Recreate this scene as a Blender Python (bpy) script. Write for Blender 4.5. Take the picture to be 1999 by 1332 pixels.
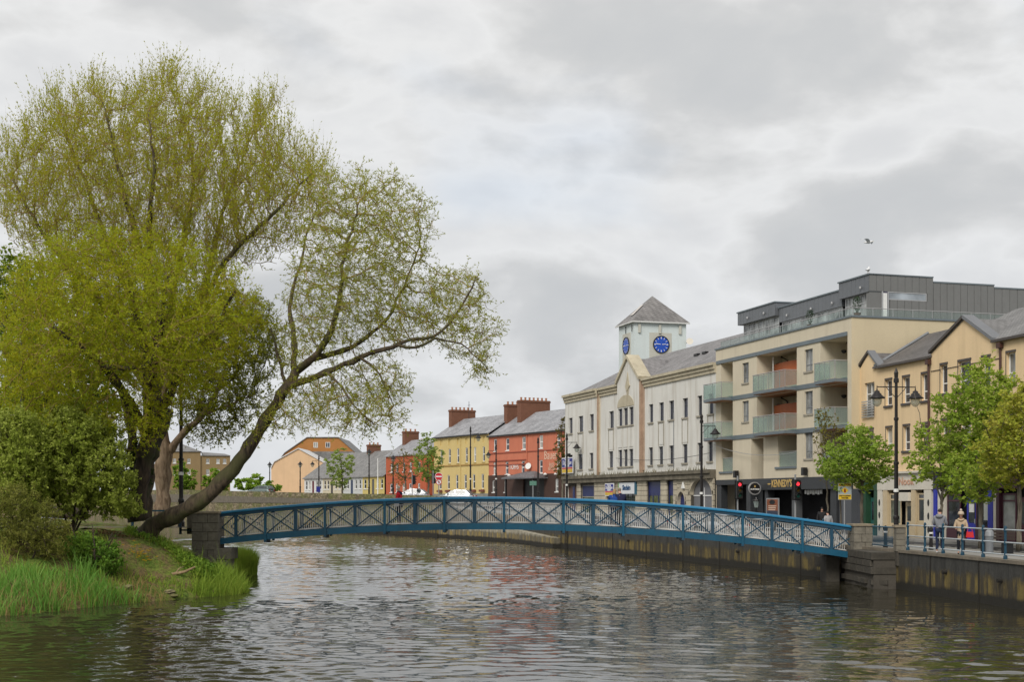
import bpy, bmesh, math, random
import numpy as np
from mathutils import Vector, Matrix

for o in list(bpy.data.objects): bpy.data.objects.remove(o)
scene = bpy.context.scene
COL = scene.collection
R = math.radians
random.seed(7)

# ------------------------------------------------------------------ camera, sky, sun, exposure
F, CX, HY, ZC = 2640.0, 1000.0, 976.0, 3.8      # measured from the photograph: focal length and horizon in its pixels, eye height above the water
cam_d = bpy.data.cameras.new('camera'); cam = bpy.data.objects.new('camera', cam_d); COL.objects.link(cam)
cam.location = (0, 0, ZC); cam.rotation_euler = (R(90), 0, 0)
cam_d.sensor_width = 36; cam_d.lens = F / 1999 * 36
cam_d.shift_y = (HY - 666) / 1999
cam_d.clip_end = 6000; cam_d.clip_start = 0.2
scene.camera = cam

SUN_TO = Vector((-0.34, -0.70, 0.66)).normalized()
world = bpy.data.worlds.new('World'); scene.world = world; world.use_nodes = True
def build_world():
    nt = world.node_tree; N = nt.nodes; L = nt.links; N.clear()
    out = N.new('ShaderNodeOutputWorld'); bg = N.new('ShaderNodeBackground'); bg.inputs[1].default_value = 0.1
    L.new(bg.outputs[0], out.inputs[0])
    sky = N.new('ShaderNodeTexSky'); sky.sky_type = 'NISHITA'; sky.sun_disc = False
    sky.sun_elevation = math.asin(SUN_TO.z); sky.sun_rotation = math.atan2(SUN_TO.x, SUN_TO.y)
    tc = N.new('ShaderNodeTexCoord'); sep = N.new('ShaderNodeSeparateXYZ'); L.new(tc.outputs['Generated'], sep.inputs[0])
    def math_(op, a, b=None):
        m = N.new('ShaderNodeMath'); m.operation = op
        for i, v in enumerate((a, b)):
            if v is None: continue
            if isinstance(v, (int, float)): m.inputs[i].default_value = v
            else: L.new(v, m.inputs[i])
        return m.outputs[0]
    comb = N.new('ShaderNodeCombineXYZ'); L.new(sep.outputs[0], comb.inputs[0]); L.new(sep.outputs[1], comb.inputs[1])
    L.new(math_('MULTIPLY', sep.outputs[2], 1.9), comb.inputs[2])
    def noise(scale, detail, rough, dist=0.0):
        n = N.new('ShaderNodeTexNoise'); L.new(comb.outputs[0], n.inputs['Vector'])
        n.inputs['Scale'].default_value = scale; n.inputs['Detail'].default_value = detail
        n.inputs['Roughness'].default_value = rough; n.inputs['Distortion'].default_value = dist
        return n.outputs[0]
    n1 = noise(6.2, 8, 0.5, 0.15)
    n2 = noise(1.9, 4, 0.5, 0.3)
    both = math_('ADD', math_('MULTIPLY', n1, 0.72), math_('MULTIPLY', n2, 0.28))
    r = N.new('ShaderNodeValToRGB'); L.new(both, r.inputs[0])
    e = r.color_ramp.elements
    e[0].position = 0.34; e[0].color = (0.545, 0.555, 0.565, 1)
    e[1].position = 0.68; e[1].color = (0.66, 0.665, 0.67, 1)
    for p, c in ((0.43, (0.58, 0.587, 0.59)), (0.47, (0.615, 0.618, 0.617)), (0.505, (0.695, 0.695, 0.69)), (0.54, (0.775, 0.775, 0.77)), (0.60, (0.70, 0.702, 0.704))):
        k = e.new(p); k.color = (*c, 1)
    cl = N.new('ShaderNodeMix'); cl.data_type = 'RGBA'; cl.blend_type = 'MULTIPLY'; cl.inputs[0].default_value = 1
    L.new(r.outputs[0], cl.inputs[6])
    hz = N.new('ShaderNodeValToRGB'); L.new(sep.outputs[2], hz.inputs[0])     # overcast sky: dimmer and bluer towards the horizon
    hz.color_ramp.elements[0].position = 0.0; hz.color_ramp.elements[0].color = (.90, .925, .96, 1); hz.color_ramp.elements[1].position = 0.42; hz.color_ramp.elements[1].color = (1, 1, 1, 1)
    sc = N.new('ShaderNodeVectorMath'); sc.operation = 'SCALE'; L.new(hz.outputs[0], sc.inputs[0]); sc.inputs['Scale'].default_value = 6.5; L.new(sc.outputs[0], cl.inputs[7])
    r2 = N.new('ShaderNodeValToRGB'); L.new(noise(3.4, 5, 0.5, 0.2), r2.inputs[0])
    r2.color_ramp.elements[0].position = 0.60; r2.color_ramp.elements[0].color = (0, 0, 0, 1)
    r2.color_ramp.elements[1].position = 0.74; r2.color_ramp.elements[1].color = (0.16, 0.16, 0.16, 1)
    mx = N.new('ShaderNodeMix'); mx.data_type = 'RGBA'
    L.new(r2.outputs[0], mx.inputs[0]); L.new(cl.outputs[2], mx.inputs[6]); L.new(sky.outputs[0], mx.inputs[7])
    L.new(mx.outputs[2], bg.inputs[0])
build_world()

sd = bpy.data.lights.new('sun', 'SUN'); sd.energy = 1.5; sd.angle = R(25); sd.color = (1.0, 0.955, 0.89)
so = bpy.data.objects.new('sun', sd); COL.objects.link(so); so.location = (0, -50, 120)
so.rotation_euler = SUN_TO.to_track_quat('Z', 'Y').to_euler()

scene.render.engine = 'CYCLES'
scene.view_settings.view_transform = 'Standard'; scene.view_settings.look = 'None'
scene.view_settings.gamma = 1; scene.view_settings.use_curve_mapping = False
scene.view_settings.exposure = 0.74
scene.cycles.max_bounces = 8; scene.cycles.diffuse_bounces = 5; scene.cycles.transmission_bounces = 6; scene.cycles.transparent_max_bounces = 12

# ------------------------------------------------------------------ helpers
def P(px, py, Y):
    return Vector(((px - CX) / F * Y, Y, ZC - (py - HY) / F * Y))

def tag(o, label=None, cat=None, group=None, kind=None):
    if label: o['label'] = label
    if cat: o['category'] = cat
    if group: o['group'] = group
    if kind: o['kind'] = kind
    return o

def empty(name, loc=(0, 0, 0), rz=0, label=None, cat=None, group=None):
    o = bpy.data.objects.new(name, None); COL.objects.link(o); o.location = loc; o.rotation_euler = (0, 0, rz)
    o.empty_display_size = 0.2
    return tag(o, label, cat, group)

def link(name, me, parent=None, loc=None, rot=None, scale=None):
    o = bpy.data.objects.new(name, me); COL.objects.link(o)
    if parent is not None: o.parent = parent
    if loc is not None: o.location = loc
    if rot is not None: o.rotation_euler = rot
    if scale is not None: o.scale = scale
    return o

class MB:
    """collects verts/faces, builds one mesh object"""
    def __init__(s): s.v = []; s.f = []
    def quad(s, a, b, c, d):
        n = len(s.v); s.v += [tuple(a), tuple(b), tuple(c), tuple(d)]; s.f.append((n, n+1, n+2, n+3)); return s
    def poly(s, pts):
        n = len(s.v); s.v += [tuple(p) for p in pts]; s.f.append(tuple(range(n, n+len(pts)))); return s
    def box(s, x0, x1, y0, y1, z0, z1):
        n = len(s.v)
        s.v += [(x0,y0,z0),(x1,y0,z0),(x1,y1,z0),(x0,y1,z0),(x0,y0,z1),(x1,y0,z1),(x1,y1,z1),(x0,y1,z1)]
        for f in ((0,3,2,1),(4,5,6,7),(0,1,5,4),(1,2,6,5),(2,3,7,6),(3,0,4,7)): s.f.append(tuple(n+i for i in f))
        return s
    def prism(s, pts, d):
        """pts: planar polygon (3-D), extruded by vector d"""
        n = len(s.v); k = len(pts); d = Vector(d)
        s.v += [tuple(p) for p in pts] + [tuple(Vector(p) + d) for p in pts]
        s.f.append(tuple(n+i for i in range(k))[::-1]); s.f.append(tuple(n+k+i for i in range(k)))
        for i in range(k): s.f.append((n+i, n+(i+1) % k, n+k+(i+1) % k, n+k+i))
        return s
    def tube(s, pts, rads, sides=8, caps=True):
        pts = [Vector(p) for p in pts]; k = len(pts)
        if not hasattr(rads, '__len__'): rads = [rads] * k
        n0 = len(s.v); ref = None
        for i, p in enumerate(pts):
            t = (pts[min(i+1, k-1)] - pts[max(i-1, 0)])
            if t.length < 1e-9: t = Vector((0, 0, 1))
            t.normalize()
            if ref is None:
                ref = Vector((1, 0, 0)) if abs(t.x) < 0.9 else Vector((0, 1, 0))
            a = (ref - t * ref.dot(t)).normalized(); b = t.cross(a); ref = a
            for j in range(sides):
                q = 2 * math.pi * j / sides
                s.v.append(tuple(p + (a * math.cos(q) + b * math.sin(q)) * rads[i]))
        for i in range(k - 1):
            for j in range(sides):
                A = n0 + i*sides + j; B = n0 + i*sides + (j+1) % sides
                s.f.append((A, B, B + sides, A + sides))
        if caps:
            s.f.append(tuple(n0 + j for j in range(sides))[::-1]); s.f.append(tuple(n0 + (k-1)*sides + j for j in range(sides)))
        return s
    def lathe(s, prof, sides=12, c=(0, 0, 0)):
        """prof: list of (r,z)"""
        n0 = len(s.v)
        for r, z in prof:
            for j in range(sides):
                q = 2 * math.pi * j / sides
                s.v.append((c[0] + r*math.cos(q), c[1] + r*math.sin(q), c[2] + z))
        for i in range(len(prof) - 1):
            for j in range(sides):
                A = n0 + i*sides + j; B = n0 + i*sides + (j+1) % sides
                s.f.append((A, B, B + sides, A + sides))
        s.f.append(tuple(n0 + j for j in range(sides))[::-1]); s.f.append(tuple(n0 + (len(prof)-1)*sides + j for j in range(sides)))
        return s
    def disc(s, c, r, n=24, axis='y'):
        pts = []
        for j in range(n):
            q = 2 * math.pi * j / n
            if axis == 'y': pts.append((c[0] + r*math.cos(q), c[1], c[2] + r*math.sin(q)))
            elif axis == 'x': pts.append((c[0], c[1] + r*math.cos(q), c[2] + r*math.sin(q)))
            else: pts.append((c[0] + r*math.cos(q), c[1] + r*math.sin(q), c[2]))
        return pts
    def build(s, name, mat, parent=None, smooth=False, loc=None, rz=None):
        me = bpy.data.meshes.new(name); me.from_pydata(s.v, [], s.f); me.update()
        if mat: me.materials.append(mat)
        if smooth:
            me.polygons.foreach_set('use_smooth', [True] * len(me.polygons))
        o = link(name, me, parent, loc)
        if rz is not None: o.rotation_euler = (0, 0, rz)
        return o

def mesh_np(name, verts, faces_list, mat, parent=None, smooth=False):
    """verts Nx3 array; faces_list list of int arrays (M,k)"""
    me = bpy.data.meshes.new(name)
    me.vertices.add(len(verts)); me.vertices.foreach_set('co', np.asarray(verts, dtype=np.float32).ravel())
    loops = np.concatenate([f.ravel() for f in faces_list]).astype(np.int32)
    sizes = np.concatenate([np.full(len(f), f.shape[1], dtype=np.int32) for f in faces_list])
    starts = np.concatenate([[0], np.cumsum(sizes)[:-1]]).astype(np.int32)
    me.loops.add(len(loops)); me.loops.foreach_set('vertex_index', loops)
    me.polygons.add(len(sizes)); me.polygons.foreach_set('loop_start', starts); me.polygons.foreach_set('loop_total', sizes)
    if smooth: me.polygons.foreach_set('use_smooth', np.ones(len(sizes), dtype=bool))
    me.update(calc_edges=True); me.validate()
    if mat: me.materials.append(mat)
    return link(name, me, parent)

# ------------------------------------------------------------------ materials
MATS = {}
def pmat(name, base, rough=0.75, var=0.12, scale=0.8, fine=12.0, bump=0.15, streak=0.0, streak_col=None, metallic=0.0, spec=0.4, dark=None, coat=0.0):
    """painted / rendered / mineral surface: two noise layers vary the colour, optional vertical weather streaks, fine bump"""
    if name in MATS: return MATS[name]
    m = bpy.data.materials.new(name); m.use_nodes = True; nt = m.node_tree; N = nt.nodes; L = nt.links
    b = N['Principled BSDF']; b.inputs['Roughness'].default_value = rough; b.inputs['Metallic'].default_value = metallic
    b.inputs['Specular IOR Level'].default_value = spec
    if coat: b.inputs['Coat Weight'].default_value = coat
    g = N.new('ShaderNodeNewGeometry')
    n1 = N.new('ShaderNodeTexNoise'); n1.inputs['Scale'].default_value = scale; n1.inputs['Detail'].default_value = 6; n1.inputs['Roughness'].default_value = 0.62
    n2 = N.new('ShaderNodeTexNoise'); n2.inputs['Scale'].default_value = fine; n2.inputs['Detail'].default_value = 4
    L.new(g.outputs['Position'], n1.inputs['Vector']); L.new(g.outputs['Position'], n2.inputs['Vector'])
    mr = N.new('ShaderNodeMapRange'); mr.inputs['From Min'].default_value = 0.3; mr.inputs['From Max'].default_value = 0.7
    mr.inputs['To Min'].default_value = 1 - var; mr.inputs['To Max'].default_value = 1 + var
    ad = N.new('ShaderNodeMath'); ad.operation = 'MULTIPLY_ADD'; L.new(n2.outputs[0], ad.inputs[0]); ad.inputs[1].default_value = 0.4
    ad2 = N.new('ShaderNodeMath'); ad2.operation = 'MULTIPLY_ADD'; L.new(n1.outputs[0], ad2.inputs[0]); ad2.inputs[1].default_value = 0.6; ad2.inputs[2].default_value = 0.0
    L.new(ad2.outputs[0], ad.inputs[2]); L.new(ad.outputs[0], mr.inputs['Value'])
    mul = N.new('ShaderNodeMix'); mul.data_type = 'RGBA'; mul.blend_type = 'MULTIPLY'; mul.inputs[0].default_value = 1
    mul.inputs[6].default_value = (*base, 1); L.new(mr.outputs[0], mul.inputs[7])
    col = mul.outputs[2]
    if streak > 0:
        mp = N.new('ShaderNodeVectorMath'); mp.operation = 'MULTIPLY'; mp.inputs[1].default_value = (1.6, 1.6, 0.13)
        L.new(g.outputs['Position'], mp.inputs[0])
        n3 = N.new('ShaderNodeTexNoise'); n3.inputs['Scale'].default_value = 1.0; n3.inputs['Detail'].default_value = 7; n3.inputs['Roughness'].default_value = 0.65
        L.new(mp.outputs[0], n3.inputs['Vector'])
        rp = N.new('ShaderNodeMapRange'); rp.inputs['From Min'].default_value = 0.50; rp.inputs['From Max'].default_value = 0.72
        rp.inputs['To Max'].default_value = streak; L.new(n3.outputs[0], rp.inputs['Value'])
        ms = N.new('ShaderNodeMix'); ms.data_type = 'RGBA'; L.new(rp.outputs[0], ms.inputs[0]); L.new(col, ms.inputs[6])
        sc = streak_col or tuple(c * 0.45 for c in base); ms.inputs[7].default_value = (*sc, 1); col = ms.outputs[2]
    L.new(col, b.inputs['Base Color'])
    if bump > 0:
        bp = N.new('ShaderNodeBump'); bp.inputs['Strength'].default_value = bump; bp.inputs['Distance'].default_value = 0.02
        L.new(ad.outputs[0], bp.inputs['Height']); L.new(bp.outputs[0], b.inputs['Normal'])
    MATS[name] = m
    return m

def slate_mat(name, base, row=0.28, wid=0.35):
    """roof slates: brick pattern in the roof plane, from object coordinates (u along eaves, z up)"""
    if name in MATS: return MATS[name]
    m = bpy.data.materials.new(name); m.use_nodes = True; nt = m.node_tree; N = nt.nodes; L = nt.links
    b = N['Principled BSDF']; b.inputs['Roughness'].default_value = 0.6
    tc = N.new('ShaderNodeTexCoord'); sp = N.new('ShaderNodeSeparateXYZ'); L.new(tc.outputs['Object'], sp.inputs[0])
    cb = N.new('ShaderNodeCombineXYZ'); L.new(sp.outputs[0], cb.inputs[0])
    sm = N.new('ShaderNodeMath'); sm.operation = 'MULTIPLY_ADD'; L.new(sp.outputs[2], sm.inputs[0]); sm.inputs[1].default_value = 1.6
    L.new(sp.outputs[1], sm.inputs[2]); L.new(sm.outputs[0], cb.inputs[1])
    br = N.new('ShaderNodeTexBrick'); L.new(cb.outputs[0], br.inputs['Vector'])
    br.inputs['Scale'].default_value = 1.0; br.inputs['Brick Width'].default_value = wid; br.inputs['Row Height'].default_value = row
    br.inputs['Mortar Size'].default_value = 0.018; br.inputs['Bias'].default_value = 0.0
    br.inputs['Color1'].default_value = (*[c*1.15 for c in base], 1); br.inputs['Color2'].default_value = (*[c*0.82 for c in base], 1)
    br.inputs['Mortar'].default_value = (*[c*0.45 for c in base], 1)
    n = N.new('ShaderNodeTexNoise'); n.inputs['Scale'].default_value = 0.7; n.inputs['Detail'].default_value = 6; L.new(tc.outputs['Object'], n.inputs['Vector'])
    mr = N.new('ShaderNodeMapRange'); mr.inputs['From Min'].default_value = .3; mr.inputs['From Max'].default_value = .7; mr.inputs['To Min'].default_value = .75; mr.inputs['To Max'].default_value = 1.25
    L.new(n.outputs[0], mr.inputs['Value'])
    mul = N.new('ShaderNodeMix'); mul.data_type = 'RGBA'; mul.blend_type = 'MULTIPLY'; mul.inputs[0].default_value = 1
    L.new(br.outputs[0], mul.inputs[6]); L.new(mr.outputs[0], mul.inputs[7]); L.new(mul.outputs[2], b.inputs['Base Color'])
    bp = N.new('ShaderNodeBump'); bp.inputs['Strength'].default_value = 0.35; bp.inputs['Distance'].default_value = 0.02; L.new(br.outputs['Fac'], bp.inputs['Height']); bp.invert = True
    L.new(bp.outputs[0], b.inputs['Normal'])
    MATS[name] = m
    return m

def glass_mat(name, base=(0.03, 0.035, 0.045), rough=0.06, var=0.5):
    """window pane seen from outside: darkness of the room put into the colour, sky reflected, slight warp per pane"""
    if name in MATS: return MATS[name]
    m = bpy.data.materials.new(name); m.use_nodes = True; nt = m.node_tree; N = nt.nodes; L = nt.links
    b = N['Principled BSDF']; b.inputs['Roughness'].default_value = rough; b.inputs['IOR'].default_value = 1.52
    g = N.new('ShaderNodeNewGeometry'); n = N.new('ShaderNodeTexNoise'); n.inputs['Scale'].default_value = 0.9; n.inputs['Detail'].default_value = 3
    L.new(g.outputs['Position'], n.inputs['Vector'])
    r = N.new('ShaderNodeMapRange'); r.inputs['From Min'].default_value = .35; r.inputs['From Max'].default_value = .7; r.inputs['To Min'].default_value = 1 - var; r.inputs['To Max'].default_value = 1 + 2*var
    L.new(n.outputs[0], r.inputs['Value'])
    mul = N.new('ShaderNodeMix'); mul.data_type = 'RGBA'; mul.blend_type = 'MULTIPLY'; mul.inputs[0].default_value = 1; mul.inputs[6].default_value = (*base, 1)
    L.new(r.outputs[0], mul.inputs[7]); L.new(mul.outputs[2], b.inputs['Base Color'])
    bp = N.new('ShaderNodeBump'); bp.inputs['Strength'].default_value = 0.06; bp.inputs['Distance'].default_value = 0.05; L.new(n.outputs[0], bp.inputs['Height']); L.new(bp.outputs[0], b.inputs['Normal'])
    MATS[name] = m
    return m

def clear_glass(name, tint=(0.80, 0.90, 0.88), alpha=0.42):
    """balustrade glass: partly see-through, greenish, reflecting"""
    if name in MATS: return MATS[name]
    m = bpy.data.materials.new(name); m.use_nodes = True; nt = m.node_tree; N = nt.nodes; L = nt.links
    N.remove(N['Principled BSDF']); out = N['Material Output']
    t = N.new('ShaderNodeBsdfTransparent'); t.inputs[0].default_value = (*tint, 1)
    p = N.new('ShaderNodeBsdfPrincipled'); p.inputs['Base Color'].default_value = (0.36, 0.43, 0.41, 1); p.inputs['Roughness'].default_value = 0.08
    mx = N.new('ShaderNodeMixShader'); mx.inputs[0].default_value = alpha
    L.new(t.outputs[0], mx.inputs[1]); L.new(p.outputs[0], mx.inputs[2]); L.new(mx.outputs[0], out.inputs[0])
    MATS[name] = m
    return m

def emit_mat(name, col, strength):
    if name in MATS: return MATS[name]
    m = bpy.data.materials.new(name); m.use_nodes = True; b = m.node_tree.nodes['Principled BSDF']
    b.inputs['Base Color'].default_value = (*col, 1); b.inputs['Emission Color'].default_value = (*col, 1); b.inputs['Emission Strength'].default_value = strength
    MATS[name] = m
    return m

def leaf_mat(name, cols, trans=0.4, rough=0.55):
    """leaves: colour picked per leaf between the given ones, light shining through"""
    if name in MATS: return MATS[name]
    m = bpy.data.materials.new(name); m.use_nodes = True; nt = m.node_tree; N = nt.nodes; L = nt.links
    b = N['Principled BSDF']; out = N['Material Output']; b.inputs['Roughness'].default_value = rough; b.inputs['Specular IOR Level'].default_value = 0.12
    g = N.new('ShaderNodeNewGeometry'); r = N.new('ShaderNodeValToRGB')
    n = N.new('ShaderNodeTexNoise'); n.inputs['Scale'].default_value = 0.45; n.inputs['Detail'].default_value = 4; L.new(g.outputs['Position'], n.inputs['Vector'])
    a = N.new('ShaderNodeMath'); a.operation = 'MULTIPLY_ADD'; L.new(n.outputs[0], a.inputs[0]); a.inputs[1].default_value = 1.1
    s = N.new('ShaderNodeMath'); s.operation = 'MULTIPLY_ADD'; L.new(g.outputs['Random Per Island'], s.inputs[0]); s.inputs[1].default_value = 0.55; s.inputs[2].default_value = -0.32
    L.new(s.outputs[0], a.inputs[2]); L.new(a.outputs[0], r.inputs[0])
    el = r.color_ramp.elements; k = len(cols)
    el[0].position = 0; el[0].color = (*cols[0], 1); el[1].position = 1; el[1].color = (*cols[-1], 1)
    for i in range(1, k - 1):
        x = el.new(i / (k - 1)); x.color = (*cols[i], 1)
    L.new(r.outputs[0], b.inputs['Base Color'])
    t = N.new('ShaderNodeBsdfTranslucent'); L.new(r.outputs[0], t.inputs[0])
    mx = N.new('ShaderNodeMixShader'); mx.inputs[0].default_value = trans
    L.new(b.outputs[0], mx.inputs[1]); L.new(t.outputs[0], mx.inputs[2]); L.new(mx.outputs[0], out.inputs[0])
    MATS[name] = m
    return m

def bark_mat(name, c1, c2, moss=None):
    if name in MATS: return MATS[name]
    m = bpy.data.materials.new(name); m.use_nodes = True; nt = m.node_tree; N = nt.nodes; L = nt.links
    b = N['Principled BSDF']; b.inputs['Roughness'].default_value = 0.9
    g = N.new('ShaderNodeNewGeometry'); mp = N.new('ShaderNodeVectorMath'); mp.operation = 'MULTIPLY'; mp.inputs[1].default_value = (7, 7, 1.6)
    L.new(g.outputs['Position'], mp.inputs[0])
    n = N.new('ShaderNodeTexNoise'); n.inputs['Scale'].default_value = 1; n.inputs['Detail'].default_value = 6; n.inputs['Distortion'].default_value = 0.6; L.new(mp.outputs[0], n.inputs['Vector'])
    r = N.new('ShaderNodeValToRGB'); L.new(n.outputs[0], r.inputs[0]); e = r.color_ramp.elements
    e[0].position = .34; e[0].color = (*c1, 1); e[1].position = .66; e[1].color = (*c2, 1)
    col = r.outputs[0]
    if moss:
        n2 = N.new('ShaderNodeTexNoise'); n2.inputs['Scale'].default_value = 1.1; n2.inputs['Detail'].default_value = 6; L.new(g.outputs['Position'], n2.inputs['Vector'])
        rr = N.new('ShaderNodeMapRange'); rr.inputs['From Min'].default_value = .46; rr.inputs['From Max'].default_value = .62; rr.inputs['To Max'].default_value = .8; L.new(n2.outputs[0], rr.inputs['Value'])
        mx = N.new('ShaderNodeMix'); mx.data_type = 'RGBA'; L.new(rr.outputs[0], mx.inputs[0]); L.new(col, mx.inputs[6]); mx.inputs[7].default_value = (*moss, 1); col = mx.outputs[2]
    L.new(col, b.inputs['Base Color'])
    bp = N.new('ShaderNodeBump'); bp.inputs['Strength'].default_value = 0.8; bp.inputs['Distance'].default_value = 0.05; L.new(n.outputs[0], bp.inputs['Height']); L.new(bp.outputs[0], b.inputs['Normal'])
    MATS[name] = m
    return m

def water_mat():
    m = bpy.data.materials.new('river_water'); m.use_nodes = True; nt = m.node_tree; N = nt.nodes; L = nt.links
    b = N['Principled BSDF']; b.inputs['Base Color'].default_value = (0.030, 0.027, 0.016, 1); b.inputs['Roughness'].default_value = 0.04; b.inputs['IOR'].default_value = 1.46
    g = N.new('ShaderNodeNewGeometry')
    def layer(scale, sx, sy, detail, dist, rot=0.0):
        mp = N.new('ShaderNodeMapping'); mp.inputs['Scale'].default_value = (sx, sy, 1); mp.inputs['Rotation'].default_value = (0, 0, rot); L.new(g.outputs['Position'], mp.inputs['Vector'])
        n = N.new('ShaderNodeTexNoise'); n.inputs['Scale'].default_value = scale; n.inputs['Detail'].default_value = detail; n.inputs['Roughness'].default_value = 0.45; n.inputs['Distortion'].default_value = dist
        L.new(mp.outputs[0], n.inputs['Vector']); return n.outputs[0]
    a = layer(2.6, 0.8, 1.1, 2, 0.5, 0.2); c = layer(6.0, 0.8, 1.0, 2, 0.9, 0.15); d = layer(0.09, 1, 1, 3, 0.3)
    # calm and choppy stretches of the current
    am = N.new('ShaderNodeMapRange'); am.inputs['From Min'].default_value = .36; am.inputs['From Max'].default_value = .62; am.inputs['To Min'].default_value = .55; am.inputs['To Max'].default_value = 1.15; L.new(d, am.inputs['Value'])
    s1 = N.new('ShaderNodeMath'); s1.operation = 'MULTIPLY_ADD'; L.new(a, s1.inputs[0]); s1.inputs[1].default_value = 1.2; L.new(c, s1.inputs[2])
    s2 = N.new('ShaderNodeMath'); s2.operation = 'MULTIPLY'; L.new(s1.outputs[0], s2.inputs[0]); L.new(am.outputs[0], s2.inputs[1])
    bp = N.new('ShaderNodeBump'); bp.inputs['Strength'].default_value = 1.0; bp.inputs['Distance'].default_value = 0.003; L.new(s2.outputs[0], bp.inputs['Height']); L.new(bp.outputs[0], b.inputs['Normal'])
    return m
# ------------------------------------------------------------------ the setting: water, quay, streets, far bank, island bank
G0 = 1.62                                   # quay level above the water
QUAY = [(26, -10), (21.5, 20), (18.9, 36), (17.75, 47), (16.8, 56.2), (16.2, 61), (15.4, 65.5), (13.6, 74), (10.2, 87), (6.6, 99), (4.2, 108), (0.8, 122), (-3, 131), (-6.6, 138), (-15.5, 156), (-28, 181), (-44, 213), (-60, 244), (-110, 335), (-210, 520)]
def ground_z(Y):
    return float(np.interp(Y, [0, 104, 122, 138, 156, 181, 213, 260], [G0, G0, 2.2, 2.9, 3.5, 4.0, 4.5, 4.6]))
def quay_offset(d):
    """polyline offset d metres to the land side"""
    pts = [Vector(p) for p in QUAY]; out = []
    for i, p in enumerate(pts):
        t = (pts[min(i+1, len(pts)-1)] - pts[max(i-1, 0)]).normalized(); n = Vector((t.y, -t.x))
        out.append(p + n * d)
    return out

M_pave = pmat('paving_grey', (0.26, 0.25, 0.23), 0.85, 0.2, 0.6, 6, 0.1)
M_asph = pmat('asphalt', (0.055, 0.055, 0.058), 0.9, 0.25, 0.5, 20, 0.2)
M_kerb = pmat('kerb_stone', (0.3, 0.29, 0.27), 0.85, 0.2, 1, 10, 0.15)
M_land = pmat('far_ground', (0.10, 0.13, 0.05), 0.95, 0.3, 0.05, 1, 0.0)

def strip(name, d0, d1, dz, mat, kind='structure'):
    a = quay_offset(d0); b = quay_offset(d1); mb = MB(); n = len(a)
    for i in range(n):
        z = ground_z(a[i].y) + dz
        mb.v += [(a[i].x, a[i].y, z), (b[i].x, b[i].y, z)]
    for i in range(n - 1): mb.f.append((2*i, 2*i+1, 2*i+3, 2*i+2))
    return tag(mb.build(name, mat), kind=kind)

M_water = water_mat()
def build_water():
    # real wavelets: many short wave trains running with and across the current
    rg = np.random.default_rng(5)
    xs = np.concatenate([-np.geomspace(24.2, 700, 60)[::-1], np.arange(-24, 21, .145), np.geomspace(25, 300, 10)])
    ys = [-60., -20., 0., 10., 16.]; y = 20.
    while y < 165: ys.append(y); y += .12 + (y - 20)*.0030
    ys = np.array(ys + list(np.geomspace(168, 900, 30)))
    X, Y = np.meshgrid(xs, ys); Z = np.zeros_like(X)
    for i in range(46):
        lam = rg.uniform(.42, .95) if i < 34 else rg.uniform(1.0, 3.2); th = rg.normal(math.pi/2 + .15, .55) + (math.pi if rg.random() < .5 else 0); k = 2*math.pi/lam
        sl = (.046 if i < 34 else .018)*rg.uniform(.6, 1.3); px, py = rg.uniform(0, 6.28, 2)
        env = .55 + .45*np.sin(X*.21*math.cos(th + 1.3) + Y*.17*math.sin(th + 1.3) + px)*np.sin(X*.07 + Y*.11 + py)
        ph = k*(X*math.cos(th) + Y*math.sin(th)) + px + .8*np.sin(X*.5 + py) + .8*np.sin(Y*.43 + px); Z += sl/k*env*np.sin(ph)
    patch = .5*np.sin(X*.23 + .7*np.sin(Y*.13) + 1)*np.sin(Y*.09 + X*.05 + 2) + .5*np.sin(X*.11 - Y*.21 + 1.3*np.sin(X*.17))
    Z *= .85 + .45*patch
    fade = np.clip((170 - Y)/40, 0, 1)*np.clip((X + 40)/12, 0, 1)*np.clip((Y - 10)/10, 0, 1); Z *= fade
    nx, ny = len(xs), len(ys); V = np.stack([X, Y, Z], -1).reshape(-1, 3); i, j = np.meshgrid(np.arange(nx - 1), np.arange(ny - 1)); a = (j*nx + i).ravel(); f = np.stack([a, a+1, a+nx+1, a+nx], -1)
    tag(mesh_np('river_water', V, [f], M_water, smooth=True), kind='structure')
build_water()
bed = MB(); bed.quad((-3000, -400, -1.6), (3000, -400, -1.6), (3000, 4000, -1.6), (-3000, 4000, -1.6))
tag(bed.build('ground', pmat('river_bed', (0.06, 0.05, 0.03), 0.95)), kind='structure')

strip('promenade_paving', 0.0, 3.6, 0.0, M_pave)
def kerb_line(name, d, dz0, dz1, w=0.18):
    a = quay_offset(d); b = quay_offset(d + w); mb = MB()
    for i in range(3, 15):
        z0 = ground_z(a[i].y); z1 = ground_z(a[i+1].y)
        n = len(mb.v)
        mb.v += [(a[i].x, a[i].y, z0+dz0), (b[i].x, b[i].y, z0+dz0), (b[i].x, b[i].y, z0+dz1), (a[i].x, a[i].y, z0+dz1),
                 (a[i+1].x, a[i+1].y, z1+dz0), (b[i+1].x, b[i+1].y, z1+dz0), (b[i+1].x, b[i+1].y, z1+dz1), (a[i+1].x, a[i+1].y, z1+dz1)]
        for f in ((3, 2, 6, 7), (0, 3, 7, 4), (1, 5, 6, 2)): mb.f.append(tuple(n + k for k in f))
    return tag(mb.build(name, M_kerb), kind='structure')
kerb_line('kerb', 3.6, -0.13, 0.004)
strip('street', 3.6, 8.2, -0.12, M_asph)
kerb_line('kerb', 8.0, -0.13, 0.004)
strip('shop_pavement', 8.18, 40, 0.0, M_pave)
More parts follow.
